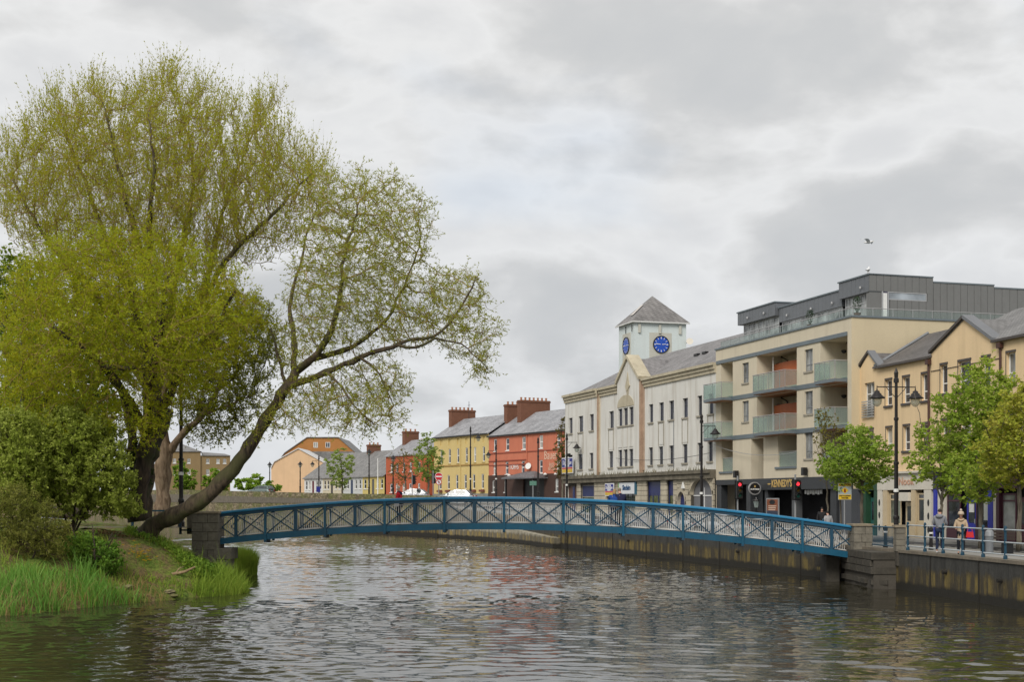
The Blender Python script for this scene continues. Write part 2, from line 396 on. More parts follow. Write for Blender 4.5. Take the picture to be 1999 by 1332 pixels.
# road marking: a broken centre line
a = quay_offset(5.8); b = quay_offset(5.92); mk = MB()
for i in range(4, 13):
    for k in range(0, 10, 2):
        t0, t1 = k/10, (k+1)/10
        p = [a[i].lerp(a[i+1], t0), b[i].lerp(b[i+1], t0), b[i].lerp(b[i+1], t1), a[i].lerp(a[i+1], t1)]
        mk.quad(*[(q.x, q.y, ground_z(q.y) - 0.114) for q in p])
tag(mk.build('road_marking', pmat('road_paint', (0.7, 0.7, 0.68), 0.7)), kind='structure')
strip('far_land', 39.5, 2500, -0.05, M_land)

# quay wall material: grey concrete, wet algae-dark foot, ochre weed streaks
def quay_mat(name, base, ochre, zo=0.95, zd=0.36):
    m = bpy.data.materials.new(name); m.use_nodes = True; nt = m.node_tree; N = nt.nodes; L = nt.links
    b = N['Principled BSDF']; b.inputs['Roughness'].default_value = 0.85
    g = N.new('ShaderNodeNewGeometry'); sp = N.new('ShaderNodeSeparateXYZ'); L.new(g.outputs['Position'], sp.inputs[0])
    def noise(vec, det=6, rough=.65):
        mp = N.new('ShaderNodeVectorMath'); mp.operation = 'MULTIPLY'; mp.inputs[1].default_value = vec; L.new(g.outputs['Position'], mp.inputs[0])
        n = N.new('ShaderNodeTexNoise'); n.inputs['Scale'].default_value = 1; n.inputs['Detail'].default_value = det; n.inputs['Roughness'].default_value = rough; L.new(mp.outputs[0], n.inputs['Vector']); return n.outputs[0]
    streak = noise((3.2, 3.2, 0.35)); blot = noise((1.3, 1.3, 1.0)); fine = noise((14, 14, 9)); wob = noise((1.6, 1.6, 0.6))
    r = N.new('ShaderNodeValToRGB'); L.new(streak, r.inputs[0]); e = r.color_ramp.elements
    e[0].position = .3; e[0].color = (*[c*.42 for c in base], 1); e[1].position = .75; e[1].color = (*[c*1.35 for c in base], 1)
    k = e.new(.52); k.color = (*base, 1)
    def zmask(z0, w, amp, up=True):
        ad = N.new('ShaderNodeMath'); ad.operation = 'MULTIPLY_ADD'; L.new(wob, ad.inputs[0]); ad.inputs[1].default_value = amp; L.new(sp.outputs[2], ad.inputs[2])
        mr = N.new('ShaderNodeMapRange'); mr.inputs['From Min'].default_value = z0 - w + amp*.5; mr.inputs['From Max'].default_value = z0 + w + amp*.5
        mr.inputs['To Min'].default_value = 1; mr.inputs['To Max'].default_value = 0; L.new(ad.outputs[0], mr.inputs['Value']); return mr.outputs[0]
    def mul(a, c):
        x = N.new('ShaderNodeMath'); x.operation = 'MULTIPLY'
        for i, v in enumerate((a, c)):
            if isinstance(v, float): x.inputs[i].default_value = v
            else: L.new(v, x.inputs[i])
        return x.outputs[0]
    def mix(f, c0, c1):
        x = N.new('ShaderNodeMix'); x.data_type = 'RGBA'; L.new(f, x.inputs[0]); L.new(c0, x.inputs[6]); x.inputs[7].default_value = (*c1, 1); return x.outputs[2]
    och = N.new('ShaderNodeMapRange'); och.inputs['From Min'].default_value = .47; och.inputs['From Max'].default_value = .6; L.new(noise((2.1, 2.1, 0.22), 4), och.inputs['Value'])
    col = mix(mul(zmask(zo + .05, .10, 0.9), 0.72), r.outputs[0], (0.05, 0.038, 0.018))
    col = mix(mul(zmask(zo, .12, 0.7), och.outputs[0]), col, ochre)
    col = mix(zmask(zd, .07, 0.35), col, (0.016, 0.014, 0.009))
    x = N.new('ShaderNodeMix'); x.data_type = 'RGBA'; x.blend_type = 'MULTIPLY'; x.inputs[0].default_value = .8; L.new(col, x.inputs[6])
    fr = N.new('ShaderNodeMapRange'); fr.inputs['From Min'].default_value = .25; fr.inputs['From Max'].default_value = .7; fr.inputs['To Min'].default_value = .55; fr.inputs['To Max'].default_value = 1.3; L.new(fine, fr.inputs['Value']); L.new(fr.outputs[0], x.inputs[7])
    L.new(x.outputs[2], b.inputs['Base Color'])
    bp = N.new('ShaderNodeBump'); bp.inputs['Strength'].default_value = .5; bp.inputs['Distance'].default_value = .06; L.new(blot, bp.inputs['Height']); L.new(bp.outputs[0], b.inputs['Normal'])
    return m
M_quay = quay_mat('quay_concrete', (0.046, 0.045, 0.040), (0.17, 0.125, 0.035))
M_quay2 = quay_mat('quay_pale_concrete', (0.36, 0.33, 0.25), (0.30, 0.22, 0.07), 0.75, 0.3)
def rubble_mat(name):
    m = bpy.data.materials.new(name); m.use_nodes = True; nt = m.node_tree; N = nt.nodes; L = nt.links
    b = N['Principled BSDF']; b.inputs['Roughness'].default_value = 0.92
    g = N.new('ShaderNodeNewGeometry'); mp = N.new('ShaderNodeVectorMath'); mp.operation = 'MULTIPLY'; mp.inputs[1].default_value = (2.0, 1.2, 4.2); L.new(g.outputs['Position'], mp.inputs[0])
    v = N.new('ShaderNodeTexVoronoi'); v.inputs['Scale'].default_value = 1.0; L.new(mp.outputs[0], v.inputs['Vector'])
    e = N.new('ShaderNodeTexVoronoi'); e.feature = 'DISTANCE_TO_EDGE'; e.inputs['Scale'].default_value = 1.0; L.new(mp.outputs[0], e.inputs['Vector'])
    sp = N.new('ShaderNodeSeparateColor'); L.new(v.outputs['Color'], sp.inputs[0])
    r = N.new('ShaderNodeValToRGB'); L.new(sp.outputs[0], r.inputs[0]); el = r.color_ramp.elements
    el[0].color = (.11, .085, .05, 1); el[1].color = (.36, .29, .19, 1); k = el.new(.5); k.color = (.22, .175, .105, 1)
    n = N.new('ShaderNodeTexNoise'); n.inputs['Scale'].default_value = .35; n.inputs['Detail'].default_value = 8; n.inputs['Roughness'].default_value = .7; L.new(g.outputs['Position'], n.inputs['Vector'])
    mr = N.new('ShaderNodeMapRange'); mr.inputs['From Min'].default_value = .42; mr.inputs['From Max'].default_value = .58; mr.inputs['To Max'].default_value = .75; L.new(n.outputs[0], mr.inputs['Value'])
    mx = N.new('ShaderNodeMix'); mx.data_type = 'RGBA'; L.new(mr.outputs[0], mx.inputs[0]); L.new(r.outputs[0], mx.inputs[6]); mx.inputs[7].default_value = (.135, .15, .03, 1)
    ed = N.new('ShaderNodeMapRange'); ed.inputs['From Max'].default_value = .09; ed.inputs['To Min'].default_value = .4; L.new(e.outputs[0], ed.inputs['Value'])
    m2 = N.new('ShaderNodeMix'); m2.data_type = 'RGBA'; m2.blend_type = 'MULTIPLY'; m2.inputs[0].default_value = 1; L.new(mx.outputs[2], m2.inputs[6]); L.new(ed.outputs[0], m2.inputs[7]); L.new(m2.outputs[2], b.inputs['Base Color'])
    bp = N.new('ShaderNodeBump'); bp.inputs['Strength'].default_value = .8; bp.inputs['Distance'].default_value = .06; L.new(ed.outputs[0], bp.inputs['Height']); L.new(bp.outputs[0], b.inputs['Normal'])
    MATS[name] = m; return m
M_rubble = rubble_mat('rubble_stone')

def wall_strip(name, i0, i1, mat, ztop, zbot=-1.6, d0=-0.35, d1=0.12, parent=None):
    a = quay_offset(d0); b = quay_offset(d1); mb = MB()
    # refine for a slightly uneven face
    pa, pb = [], []
    for i in range(i0, i1):
        for k in range(4): pa.append(a[i].lerp(a[i+1], k/4)); pb.append(b[i].lerp(b[i+1], k/4))
    pa.append(a[i1]); pb.append(b[i1])
    for j in range(len(pa)):
        zt = ztop(pa[j].y)
        mb.v += [(pa[j].x, pa[j].y, zbot), (pa[j].x, pa[j].y, zt), (pb[j].x, pb[j].y, zt), (pb[j].x, pb[j].y, zbot)]
    for j in range(len(pa) - 1):
        n = 4*j
        for f in ((0, 4, 5, 1), (1, 5, 6, 2), (2, 6, 7, 3)): mb.f.append(tuple(n + q for q in f))
    n = 4 * (len(pa) - 1); mb.f += [(0, 1, 2, 3), (n, n+1, n+2, n+3)]
    return mb.build(name, mat, parent)
qw = wall_strip('quay_wall', 0, 13, M_quay, lambda Y: ground_z(Y) + 0.004)
tag(qw, 'dark streaked concrete quay wall under the railings on the right bank', 'quay wall')
cp = wall_strip('coping', 0, 13, pmat('coping_stone', (0.17, 0.145, 0.11), 0.9, 0.35, 1.2, 8, 0.3, .4, (.07, .06, .05)), lambda Y: ground_z(Y) + 0.06, 1.56, -0.40, 0.25)
cp.parent = qw
M_joint = pmat('wall_joint', (.02, .018, .015), .95)
def on_quay(Y, d=-.35):
    q = quay_offset(d); ys_ = [p.y for p in q]; x = float(np.interp(Y, ys_, [p.x for p in q])); x2 = float(np.interp(Y + .5, ys_, [p.x for p in q])); return x, math.atan2(.5, x2 - x)
for Y in (36.5, 41.2, 45.3, 49.6, 53.9, 68, 73, 78.5, 84, 90, 96, 101.5):      # construction joints and drain outlets
    x, a = on_quay(Y); MB().box(-.025, .025, -.015, .03, -.3, 1.55).build('joint', M_joint, qw, False, (x, Y, 0), a)
for Y, z in ((47.4, .95), (52.0, 1.0), (75.5, .9), (92.5, 1.0)):
    x, a = on_quay(Y + .4); t = MB(); t.tube([(0, .25, 0), (0, -.18, -.02)], .075, 8); t.build('drain_pipe', M_joint, qw, False, (x, Y + .4, z), a - math.pi)
x, a = on_quay(106.0, -.42); ld = MB()
for s_ in (-.2, .2): ld.box(s_ - .025, s_ + .025, -.06, -.01, -.2, 1.9)
for k_ in range(7): ld.box(-.175, .175, -.05, -.02, .1 + .25*k_, .13 + .25*k_)
ld.build('ladder', M_joint, qw, False, (x, 106.0, 0), a - math.pi)
# pale concrete apron at the foot of the quay beyond the bridge
ap = wall_strip('river_wall_apron', 10, 13, M_quay2, lambda Y: float(np.interp(Y, [107, 121, 140], [0.72, 1.15, 1.2])), -1.6, -1.0, -0.2)
tag(ap, 'pale ochre stained concrete apron along the waterline beyond the bridge', 'river wall')
# tall rubble wall with parapet on the far bend
fw = wall_strip('stone_river_wall', 13, 18, M_rubble, lambda Y: float(np.interp(Y, [138, 147, 213, 244, 335], [4.15, 4.3, 5.15, 5.6, 5.8])), -1.6, -0.5, 0.05)
tag(fw, 'long mossy rubble stone river wall with parapet behind the bridge', 'stone wall')
fc = wall_strip('parapet_course', 13, 18, pmat('parapet_stone', (0.15, 0.13, 0.10), .9, .4, 2, 9, .6), lambda Y: float(np.interp(Y, [138, 147, 213, 244, 335], [3.55, 3.7, 4.45, 4.85, 5.0])), 3.4, -0.56, -0.45)
fc.location.z = -0.08; fc.parent = fw
st = wall_strip('wall_foot', 13, 15, M_quay, lambda Y: 0.75, -1.6, -1.1, -0.45); st.parent = fw

# ------------------------------------------------------------------ island bank on the left (terrain)
SHORE = [(-60, 20), (-34, 33), (-22, 40.6), (-16.6, 43.8), (-14.4, 48.4), (-12.6, 52.0), (-11.1, 54.0), (-11.0, 55.6), (-11.7, 58), (-12.7, 60.6), (-13.4, 64), (-14.4, 68), (-16.5, 76), (-23, 92), (-42, 130), (-78, 200), (-170, 330), (-420, 600)]
def shore_dist(X, Y):
    """signed distance to the shoreline, positive on land (left of it)"""
    X = np.asarray(X, float); Y = np.asarray(Y, float); best = np.full(X.shape, 1e9); sgn = np.ones(X.shape)
    for (x0, y0), (x1, y1) in zip(SHORE[:-1], SHORE[1:]):
        dx, dy = x1 - x0, y1 - y0; t = np.clip(((X - x0)*dx + (Y - y0)*dy) / (dx*dx + dy*dy), 0, 1)
        d = np.hypot(X - x0 - t*dx, Y - y0 - t*dy); cr = dx*(Y - y0) - dy*(X - x0)
        u = d < best; best = np.where(u, d, best); sgn = np.where(u, np.where(cr > 0, 1.0, -1.0), sgn)
    return best * sgn
def bank_z(X, Y):
    d = shore_dist(X, Y)
    h = np.interp(d, [-3, -0.5, 0.0, 0.35, 1.2, 3.0, 4.4, 6.5, 12, 60], [-1.5, -0.35, 0.0, 0.30, 0.75, 1.75, 2.25, 2.4, 2.45, 3.2])
    X = np.asarray(X, float); Y = np.asarray(Y, float)
    n = 0.10*np.sin(1.7*X + 0.9*Y) * np.sin(1.3*Y - 0.6*X) + 0.05*np.sin(4.1*X + 1.0)*np.sin(3.7*Y + 0.5*X)
    return h + n * np.clip(d, 0, 1)
def build_bank():
    xs = np.concatenate([-np.geomspace(32, 900, 30)[::-1], np.arange(-31.6, -9.6, 0.35)])
    ys = np.concatenate([np.arange(16, 40, 2.0), np.arange(40, 78, 0.35), np.geomspace(78.5, 900, 40)])
    X, Y = np.meshgrid(xs, ys); Z = bank_z(X, Y)
    nx, ny = len(xs), len(ys); V = np.stack([X, Y, Z], -1).reshape(-1, 3)
    i, j = np.meshgrid(np.arange(nx-1), np.arange(ny-1)); a = (j*nx + i).ravel()
    f = np.stack([a, a+1, a+nx+1, a+nx], -1); zz = V[:, 2]
    f = f[zz[f].max(1) > -0.8]
    m = bpy.data.materials.new('bank_soil_grass'); m.use_nodes = True; nt = m.node_tree; N = nt.nodes; L = nt.links
    b = N['Principled BSDF']; b.inputs['Roughness'].default_value = 0.95; b.inputs['Specular IOR Level'].default_value = .15
    g = N.new('ShaderNodeNewGeometry')
    n1 = N.new('ShaderNodeTexNoise'); n1.inputs['Scale'].default_value = .8; n1.inputs['Detail'].default_value = 7; n1.inputs['Roughness'].default_value = .7; L.new(g.outputs['Position'], n1.inputs['Vector'])
    n2 = N.new('ShaderNodeTexNoise'); n2.inputs['Scale'].default_value = 9; n2.inputs['Detail'].default_value = 5; L.new(g.outputs['Position'], n2.inputs['Vector'])
    r = N.new('ShaderNodeValToRGB'); L.new(n1.outputs[0], r.inputs[0]); e = r.color_ramp.elements
    e[0].position = .36; e[0].color = (.07, .115, .02, 1); e[1].position = .66; e[1].color = (.17, .115, .06, 1)
    k = e.new(.48); k.color = (.12, .15, .03, 1); k = e.new(.57); k.color = (.13, .10, .045, 1)
    mr = N.new('ShaderNodeMapRange'); mr.inputs['From Min'].default_value = .3; mr.inputs['From Max'].default_value = .7; mr.inputs['To Min'].default_value = .5; mr.inputs['To Max'].default_value = 1.5; L.new(n2.outputs[0], mr.inputs['Value'])
    x = N.new('ShaderNodeMix'); x.data_type = 'RGBA'; x.blend_type = 'MULTIPLY'; x.inputs[0].default_value = 1; L.new(r.outputs[0], x.inputs[6]); L.new(mr.outputs[0], x.inputs[7]); L.new(x.outputs[2], b.inputs['Base Color'])
    bp = N.new('ShaderNodeBump'); bp.inputs['Strength'].default_value = .8; bp.inputs['Distance'].default_value = .06; L.new(n2.outputs[0], bp.inputs['Height']); L.new(bp.outputs[0], b.inputs['Normal'])
    o = mesh_np('island_bank', V, [f], m, smooth=True); tag(o, kind='structure')
build_bank()
# footpath across the island to the bridge
pth = MB(); pp = [(-60, 74), (-40, 67.5), (-28, 64.4), (-20, 62.9), (-13.2, 62.4)]
for i, (x, y) in enumerate(pp): pth.v += [(x, y - 1.0, 2.52), (x, y + 1.0, 2.52)]
for i in range(len(pp) - 1): pth.f.append((2*i, 2*i+2, 2*i+3, 2*i+1))
tag(pth.build('footpath', pmat('path_gravel', (.13, .11, .085), .95, .3, 1, 8, .2)), kind='structure')
def bank_hit(px, py):
    """ground point of the island bank in the direction of a photo pixel"""
    for Y in np.arange(42, 75, .05):
        p = P(px, py, float(Y))
        if p.z <= float(bank_z(p.x, p.y)): return p
    return P(px, py, 55)
# ------------------------------------------------------------------ shared block mesh for masonry pieces
def bevel_cube(name, mat, bev=0.03):
    bm = bmesh.new(); bmesh.ops.create_cube(bm, size=1.0)
    bmesh.ops.bevel(bm, geom=bm.edges[:], offset=bev, segments=1, affect='EDGES')
    me = bpy.data.meshes.new(name); bm.to_mesh(me); bm.free(); me.materials.append(mat); return me
def piece(name, me, parent, c, s, rz=0):
    return link(name, me, parent, c, (0, 0, rz), s)

# ------------------------------------------------------------------ footbridge
YN, YF = 61.5, 63.4
XL, XR = -13.25, 15.42
def rail_z(X):
    px = CX + F * X / YN
    return ZC - (970 + 1.098e-4 * (px - 946)**2 - HY) / F * YN
def rail_z_v(X): return rail_z(X)
M_blue = pmat('bridge_blue_paint', (0.006, 0.082, 0.145), 0.45, 0.2, 1.5, 18, 0.08, 0.55, (0.03, 0.05, 0.06), spec=0.4)
M_rail = pmat('handrail_blue_paint_lit', (0.014, 0.165, 0.315), 0.4, 0.14, 1.5, 18, 0.05, 0.2, (0.03, 0.17, 0.30), spec=0.5)  # brighter than the chord: light on the rail top put into the colour
M_blue_dk = pmat('bridge_blue_paint_shade_worn', (0.006, 0.055, 0.10), 0.55, 0.3, 2.5, 18, 0.1, 0.5, (0.055, 0.045, 0.035), spec=0.5)  # rust-worn blue; its dark tone also paints the shade under the handrail
M_picket = pmat('picket_galvanised', (0.62, 0.61, 0.58), 0.5, 0.2, 3, 20, 0.05, metallic=0.2)
M_deck = pmat('deck_planks', (0.17, 0.15, 0.12), 0.9, 0.3, 3, 20, 0.2)

bridge = empty('footbridge', (0, YN, 1.5), 0, 'arched blue steel lattice footbridge with pale picket railings across the river', 'footbridge')
BR0 = Vector((0, YN, 1.5))
def bpt(x, y, z): return (x - BR0.x, y - BR0.y, z - BR0.z)
def curved_bar(name, y0, y1, top, bot, mat, x0=XL, x1=XR, n=56, parent=bridge):
    mb = MB()
    for i in range(n + 1):
        x = x0 + (x1 - x0) * i / n; z = rail_z(x)
        mb.v += [bpt(x, y0, z + bot), bpt(x, y1, z + bot), bpt(x, y1, z + top), bpt(x, y0, z + top)]
    for i in range(n):
        a = 4*i
        for q in range(4): mb.f.append((a + q, a + (q+1) % 4, a + 4 + (q+1) % 4, a + 4 + q))
    mb.f += [(0, 1, 2, 3), (4*n, 4*n+1, 4*n+2, 4*n+3)]
    return mb.build(name, mat, parent)
def handrail_profile(name, yc, parent=bridge):
    """rounded wide top rail with a dark lip below that paints its shade"""
    prof = [(-0.13, -0.045), (-0.135, 0.0), (-0.10, 0.05), (0.0, 0.07), (0.10, 0.05), (0.135, 0.0), (0.13, -0.045)]
    mb = MB(); n = 60; k = len(prof)
    for i in range(n + 1):
        x = XL - 0.25 + (XR - XL + 0.5) * i / n; z = rail_z(x) - 0.07
        for (dy, dz) in prof: mb.v.append(bpt(x, yc + dy, z + dz))
    for i in range(n):
        for q in range(k): mb.f.append((i*k + q, i*k + (q+1) % k, (i+1)*k + (q+1) % k, (i+1)*k + q))
    mb.f += [tuple(range(k)), tuple(n*k + q for q in range(k))]
    return mb.build(name, M_rail, parent)
post_px = [461 + i * 58.15 for i in range(-0, 21)]
post_x = [(p - CX) / F * YN for p in post_px]
post_x = [x for x in post_x if XL + .2 < x < XR - .2]
for side, yc in (('near', YN), ('far', YF)):
    s = -1 if side == 'near' else 1
    handrail_profile('handrail', yc)
    curved_bar('rail_shade_lip', yc - 0.07, yc + 0.07, -0.118, -0.25, M_blue_dk)  # dark lip standing in for the shadow below the handrail
    curved_bar('bottom_chord', yc - 0.09, yc + 0.09, -1.22, -1.50, M_blue)
    xs = [XL] + post_x + [XR]
    for i, x in enumerate(post_x):
        z = rail_z(x)
        if i % 2 == 1:      # main post: slim, runs past the chord to a bracket under the deck
            pm = MB(); pm.box(x - .055, x + .055, yc + s*.10 - .05, yc + s*.10 + .05, z - 1.60, z - .13)
            for v in range(len(pm.v)): pm.v[v] = bpt(*pm.v[v])
            po = pm.build('post', M_blue, bridge)
            if side == 'near':
                bk = MB(); bk.prism([bpt(x - .06, yc - .17, z - 1.6), bpt(x - .06, yc - .17, z - 1.52), bpt(x - .06, yc + .9, z - 1.50), bpt(x - .06, yc + .9, z - 1.66)], (.12, 0, 0))
                bo = bk.build('bracket', M_blue_dk, po)
        else:               # intermediate post: broad plate inside the chords
            pm = MB(); pm.box(x - .07, x + .07, yc - .045, yc + .045, z - 1.215, z - .255)
            for v in range(len(pm.v)): pm.v[v] = bpt(*pm.v[v])
            pm.build('post', M_blue_dk, bridge)
    for i in range(len(xs) - 1):
        x0, x1 = xs[i], xs[i+1]
        for (a, b, yy) in ((-.27, -1.20, -.02), (-1.20, -.27, .025)):
            if i == 0 and x1 - x0 < .9: a, b = (-.73, -1.2) if yy < 0 else (-.73, -.27)
            if i == len(xs) - 2 and x1 - x0 < .9: a, b = (-.27, -.9) if yy < 0 else (-1.2, -.6)
            bb = MB(); bb.tube([bpt(x0 + .06, yc + yy, rail_z(x0) + a), bpt(x1 - .06, yc + yy, rail_z(x1) + b)], .028, 6)
            bb.build('brace', M_blue_dk, bridge)
# picket railings inside the lattice
for side, yp in (('near', YN + 0.17), ('far', YF - 0.17)):
    rl = curved_bar('picket_railing', yp - .02, yp + .02, -.30, -.335, M_picket)
    lo = curved_bar('bottom_rail', yp - .02, yp + .02, -1.15, -1.19, M_picket); lo.parent = rl
    n = 288; step = (XR - XL - .3) / n
    if side == 'near':
        pk = MB(); pk.box(-.013, .013, -.008, .008, -.85, 0); me = bpy.data.meshes.new('picket'); me.from_pydata(pk.v, [], pk.f); me.materials.append(M_picket)
        for i in range(n):
            x = XL + .15 + (i + .5) * step
            sl = (rail_z(x + .05) - rail_z(x - .05)) / .1
            link('picket', me, rl, bpt(x, yp, rail_z(x) - .315), (0, -math.atan(sl) * .55, 0))
    else:
        pk = MB()
        for i in range(n):
            x = XL + .15 + (i + .35) * step; z = rail_z(x)
            pk.box(x - .011, x + .011, YF - .178, YF - .162, z - 1.165, z - .31)
        for v in range(len(pk.v)): pk.v[v] = bpt(*pk.v[v])
        o = pk.build('pickets', M_picket, rl); o['kind'] = 'stuff'
curved_bar('deck', YN + .10, YF - .10, -1.24, -1.36, M_deck)

# ------------------------------------------------------------------ stone piers
M_ashlar = pmat('pier_ashlar', (0.175, 0.158, 0.125), 0.92, 0.4, 1.3, 9, 0.6, 0.45, (0.06, 0.055, 0.045))
M_core = pmat('pier_joint', (0.07, 0.062, 0.05), 0.95, 0.3)
ME_ash = bevel_cube('ashlar_block', M_ashlar, 0.025)
def pier(name, label, c, w, d, z0, z1, courses, cap=True, split=True):
    e = empty(name, (c[0], c[1], z0), 0, label, 'stone pier')
    MB().box(-w/2 + .03, w/2 - .03, -d/2 + .03, d/2 - .03, -.6, z1 - z0 - .03).build('core', M_core, e)
    h = (z1 - z0) / courses
    for k in range(courses):
        zc = (k + .5) * h
        if split:
            q = w * (.42 if k % 2 else .6)
            piece('stone', ME_ash, e, (-w/2 + q/2, 0, zc), (q - .012, d + random.uniform(-.015, .015), h - .012))
            piece('stone', ME_ash, e, (w/2 - (w - q)/2, 0, zc), (w - q - .012, d + random.uniform(-.015, .015), h - .012))
        else:
            piece('stone', ME_ash, e, (0, 0, zc), (w + random.uniform(-.01, .01), d, h - .012))
    if cap: piece('capstone', bevel_cube('capstone', pmat('capstone', (0.24, 0.20, 0.14), .9, .3, 2, 10, .5), .04), e, (0, 0, z1 - z0 + .05), (w + .10, d + .10, .10))
    return e
pier('stone_pier', 'broad weathered ashlar pier carrying the left end of the blue footbridge', (-13.86, 61.7), 1.22, 1.3, 1.1, 3.16, 5)
pier('stone_pier', 'stone pier at the right end of the blue footbridge, beside the quay', (15.85, 61.6), 0.86, 1.2, 1.5, 2.60, 3)
pier('stone_pier', 'slim stone gate pillar between picket gate rail and quay railing', (16.42, 57.3), 0.40, .5, 1.6, 2.62, 4, True, False)
# abutments
ME_ash0 = ME_ash; ME_ash = bevel_cube('wet_ashlar_block', pmat('wet_ashlar', (0.062, 0.055, 0.043), 0.85, 0.45, 1.3, 9, 0.6, 0.5, (0.025, 0.022, 0.016)), .03)
ab = empty('bridge_abutment', (15.9, 61, 0), 0, 'coursed stone abutment under the right end of the footbridge', 'abutment')
MB().box(-.55, .9, -3.6, 1.4, -1.5, 1.45).build('core', M_core, ab)
for k, (z0, z1) in enumerate(((.62, .92), (.93, 1.22), (1.23, 1.56))):
    for j in range(4):
        y0 = -3.65 + j * 1.27
        piece('stone', ME_ash, ab, (.1, y0 + .63 + (.2 if k == 1 else 0), (z0 + z1) / 2), (1.5 + .03*random.random(), 1.25, z1 - z0 - .01))
    piece('stone', ME_ash, ab, (.12, 1.62, (z0+z1)/2), (1.48, .5, z1 - z0 - .01))
for k in range(5):
    piece('stone', ME_ash, ab, (-.35 + .22*random.random(), -3.2 + k * 1.1, .28), (.7, .8 + .3*random.random(), .22), random.uniform(-.2, .2))
piece('stone', ME_ash, ab, (-1.05, 2.2, .55), (.62, 1.3, 1.3)); piece('stone', ME_ash, ab, (-.95, 3.4, .85), (.7, .9, .5), .2)
ME_ash = ME_ash0
lb = empty('bridge_abutment', (-13.6, 61.7, 0), 0, 'low stone footing under the left end of the footbridge', 'abutment')
piece('stone', ME_ash, lb, (.55, 0, 1.35), (.8, 1.5, .5)); piece('stone', ME_ash, lb, (.42, 0, .72), (.75, 1.4, .72)); piece('stone', ME_ash, lb, (.3, 0, .1), (.9, 1.5, .6)); piece('stone', ME_ash, lb, (-.6, 0, .95), (1.7, 1.7, .5))

# ------------------------------------------------------------------ quay railing: cast posts with ball caps, three tubular rails
M_rail_tube = pmat('railing_tube_pale', (0.50, 0.54, 0.56), 0.35, 0.2, 3, 20, 0.0, metallic=0.5)
M_post = pmat('railing_post_blue', (0.010, 0.05, 0.085), 0.45, 0.25, 3, 20, 0.05)
def railing(name, label, pts, spacing, rails=(0.17, 0.60, 1.05), post_h=1.12, group=None, simple=False):
    e = empty(name, (pts[0][0], pts[0][1], pts[0][2]), 0, label, 'railing'); o = Vector(pts[0])
    pv = [Vector(p) for p in pts]; seg = [(pv[i+1] - pv[i]).length for i in range(len(pv) - 1)]; tot = sum(seg)
    def at(s):
        for i, l in enumerate(seg):
            if s <= l + 1e-6: return pv[i].lerp(pv[i+1], s / l)
            s -= l
        return pv[-1]
    n = max(1, round(tot / spacing))
    pm = MB(); pm.lathe([(.075, 0), (.075, .10), (.05, .14), (.045, .5), (.06, .53), (.06, .60), (.045, .63), (.045, .96), (.065, .99), (.065, 1.06), (.045, 1.08), (.06, 1.11), (.05, 1.16), (.02, 1.19)], 8 if simple else 10)
    me = bpy.data.meshes.new('post'); me.from_pydata(pm.v, [], pm.f); me.materials.append(M_post)
    for i in range(n + 1): link('post', me, e, at(tot * i / n) - o)
    for h in rails:
        t = MB(); t.tube([at(tot * i / n) - o + Vector((0, 0, h)) for i in range(n + 1)], .031, 6); t.build('rail', M_rail_tube, e)
    return e
def qpt(Y, d=0.0, dz=0.06):
    q = quay_offset(d); ys = [p.y for p in q]; return (float(np.interp(Y, ys, [p.x for p in q])), Y, ground_z(Y) + dz)
railing('quay_railing', 'blue and pale tubular quay railing in front of the man and woman', [qpt(y, -.18) for y in (56.6, 54, 50, 46, 40, 34)], 1.72)
railing('quay_railing', 'quay railing seen behind the right half of the footbridge', [qpt(y, -.1) for y in (66, 72, 80, 87, 95, 101, 106)], 1.8, simple=True)
railing('quay_railing', 'railing of the sloping quay walk behind the middle of the footbridge', [qpt(y, 0) for y in (107, 115, 122, 131, 137.5)], 1.8, simple=True)
# short picket panel between the two right-hand pillars
gp = empty('picket_rail_panel', (15.9, 60.9, 1.66), 0, 'short blue picket rail panel between the two stone pillars', 'railing')
gx0, gy0, gx1, gy1 = .33, 0., .52, -3.35
t = MB(); t.tube([(gx0, gy0, .94), (gx1, gy1, .94)], .035, 6); t.build('top_rail', M_blue, gp)
t = MB(); t.tube([(gx0, gy0, .12), (gx1, gy1, .12)], .03, 6); t.build('bottom_rail', M_blue_dk, gp)
pk = MB(); pk.box(-.010, .010, -.010, .010, .12, .93); me = bpy.data.meshes.new('panel_picket'); me.from_pydata(pk.v, [], pk.f); me.materials.append(M_post)
for i in range(22):
    t_ = (i + .5) / 22; link('picket', me, gp, (gx0 + (gx1 - gx0)*t_, gy0 + (gy1 - gy0)*t_, 0))
# end frame left of the left pier
lf = empty('rail_frame', (-15.25, 62.2, 2.3), 0, 'blue rail frame between leaning trunk and left stone pier', 'railing')
for x in (0, .78): MB().box(x - .05, x + .05, -.05, .05, -.1, .95).build('post', M_blue_dk, lf)
MB().box(0, .8, -.03, .03, .06, .13).build('bottom_rail', M_blue, lf)
MB().box(-2.2, .8, -.04, .04, .95, 1.02).build('top_rail', M_blue, lf)
MB().box(-2.25, -2.15, -.05, .05, -.1, .95).build('post', M_blue_dk, lf)
piece('stone', ME_ash, lf, (.42, .5, .45), (.4, .4, 1.1))
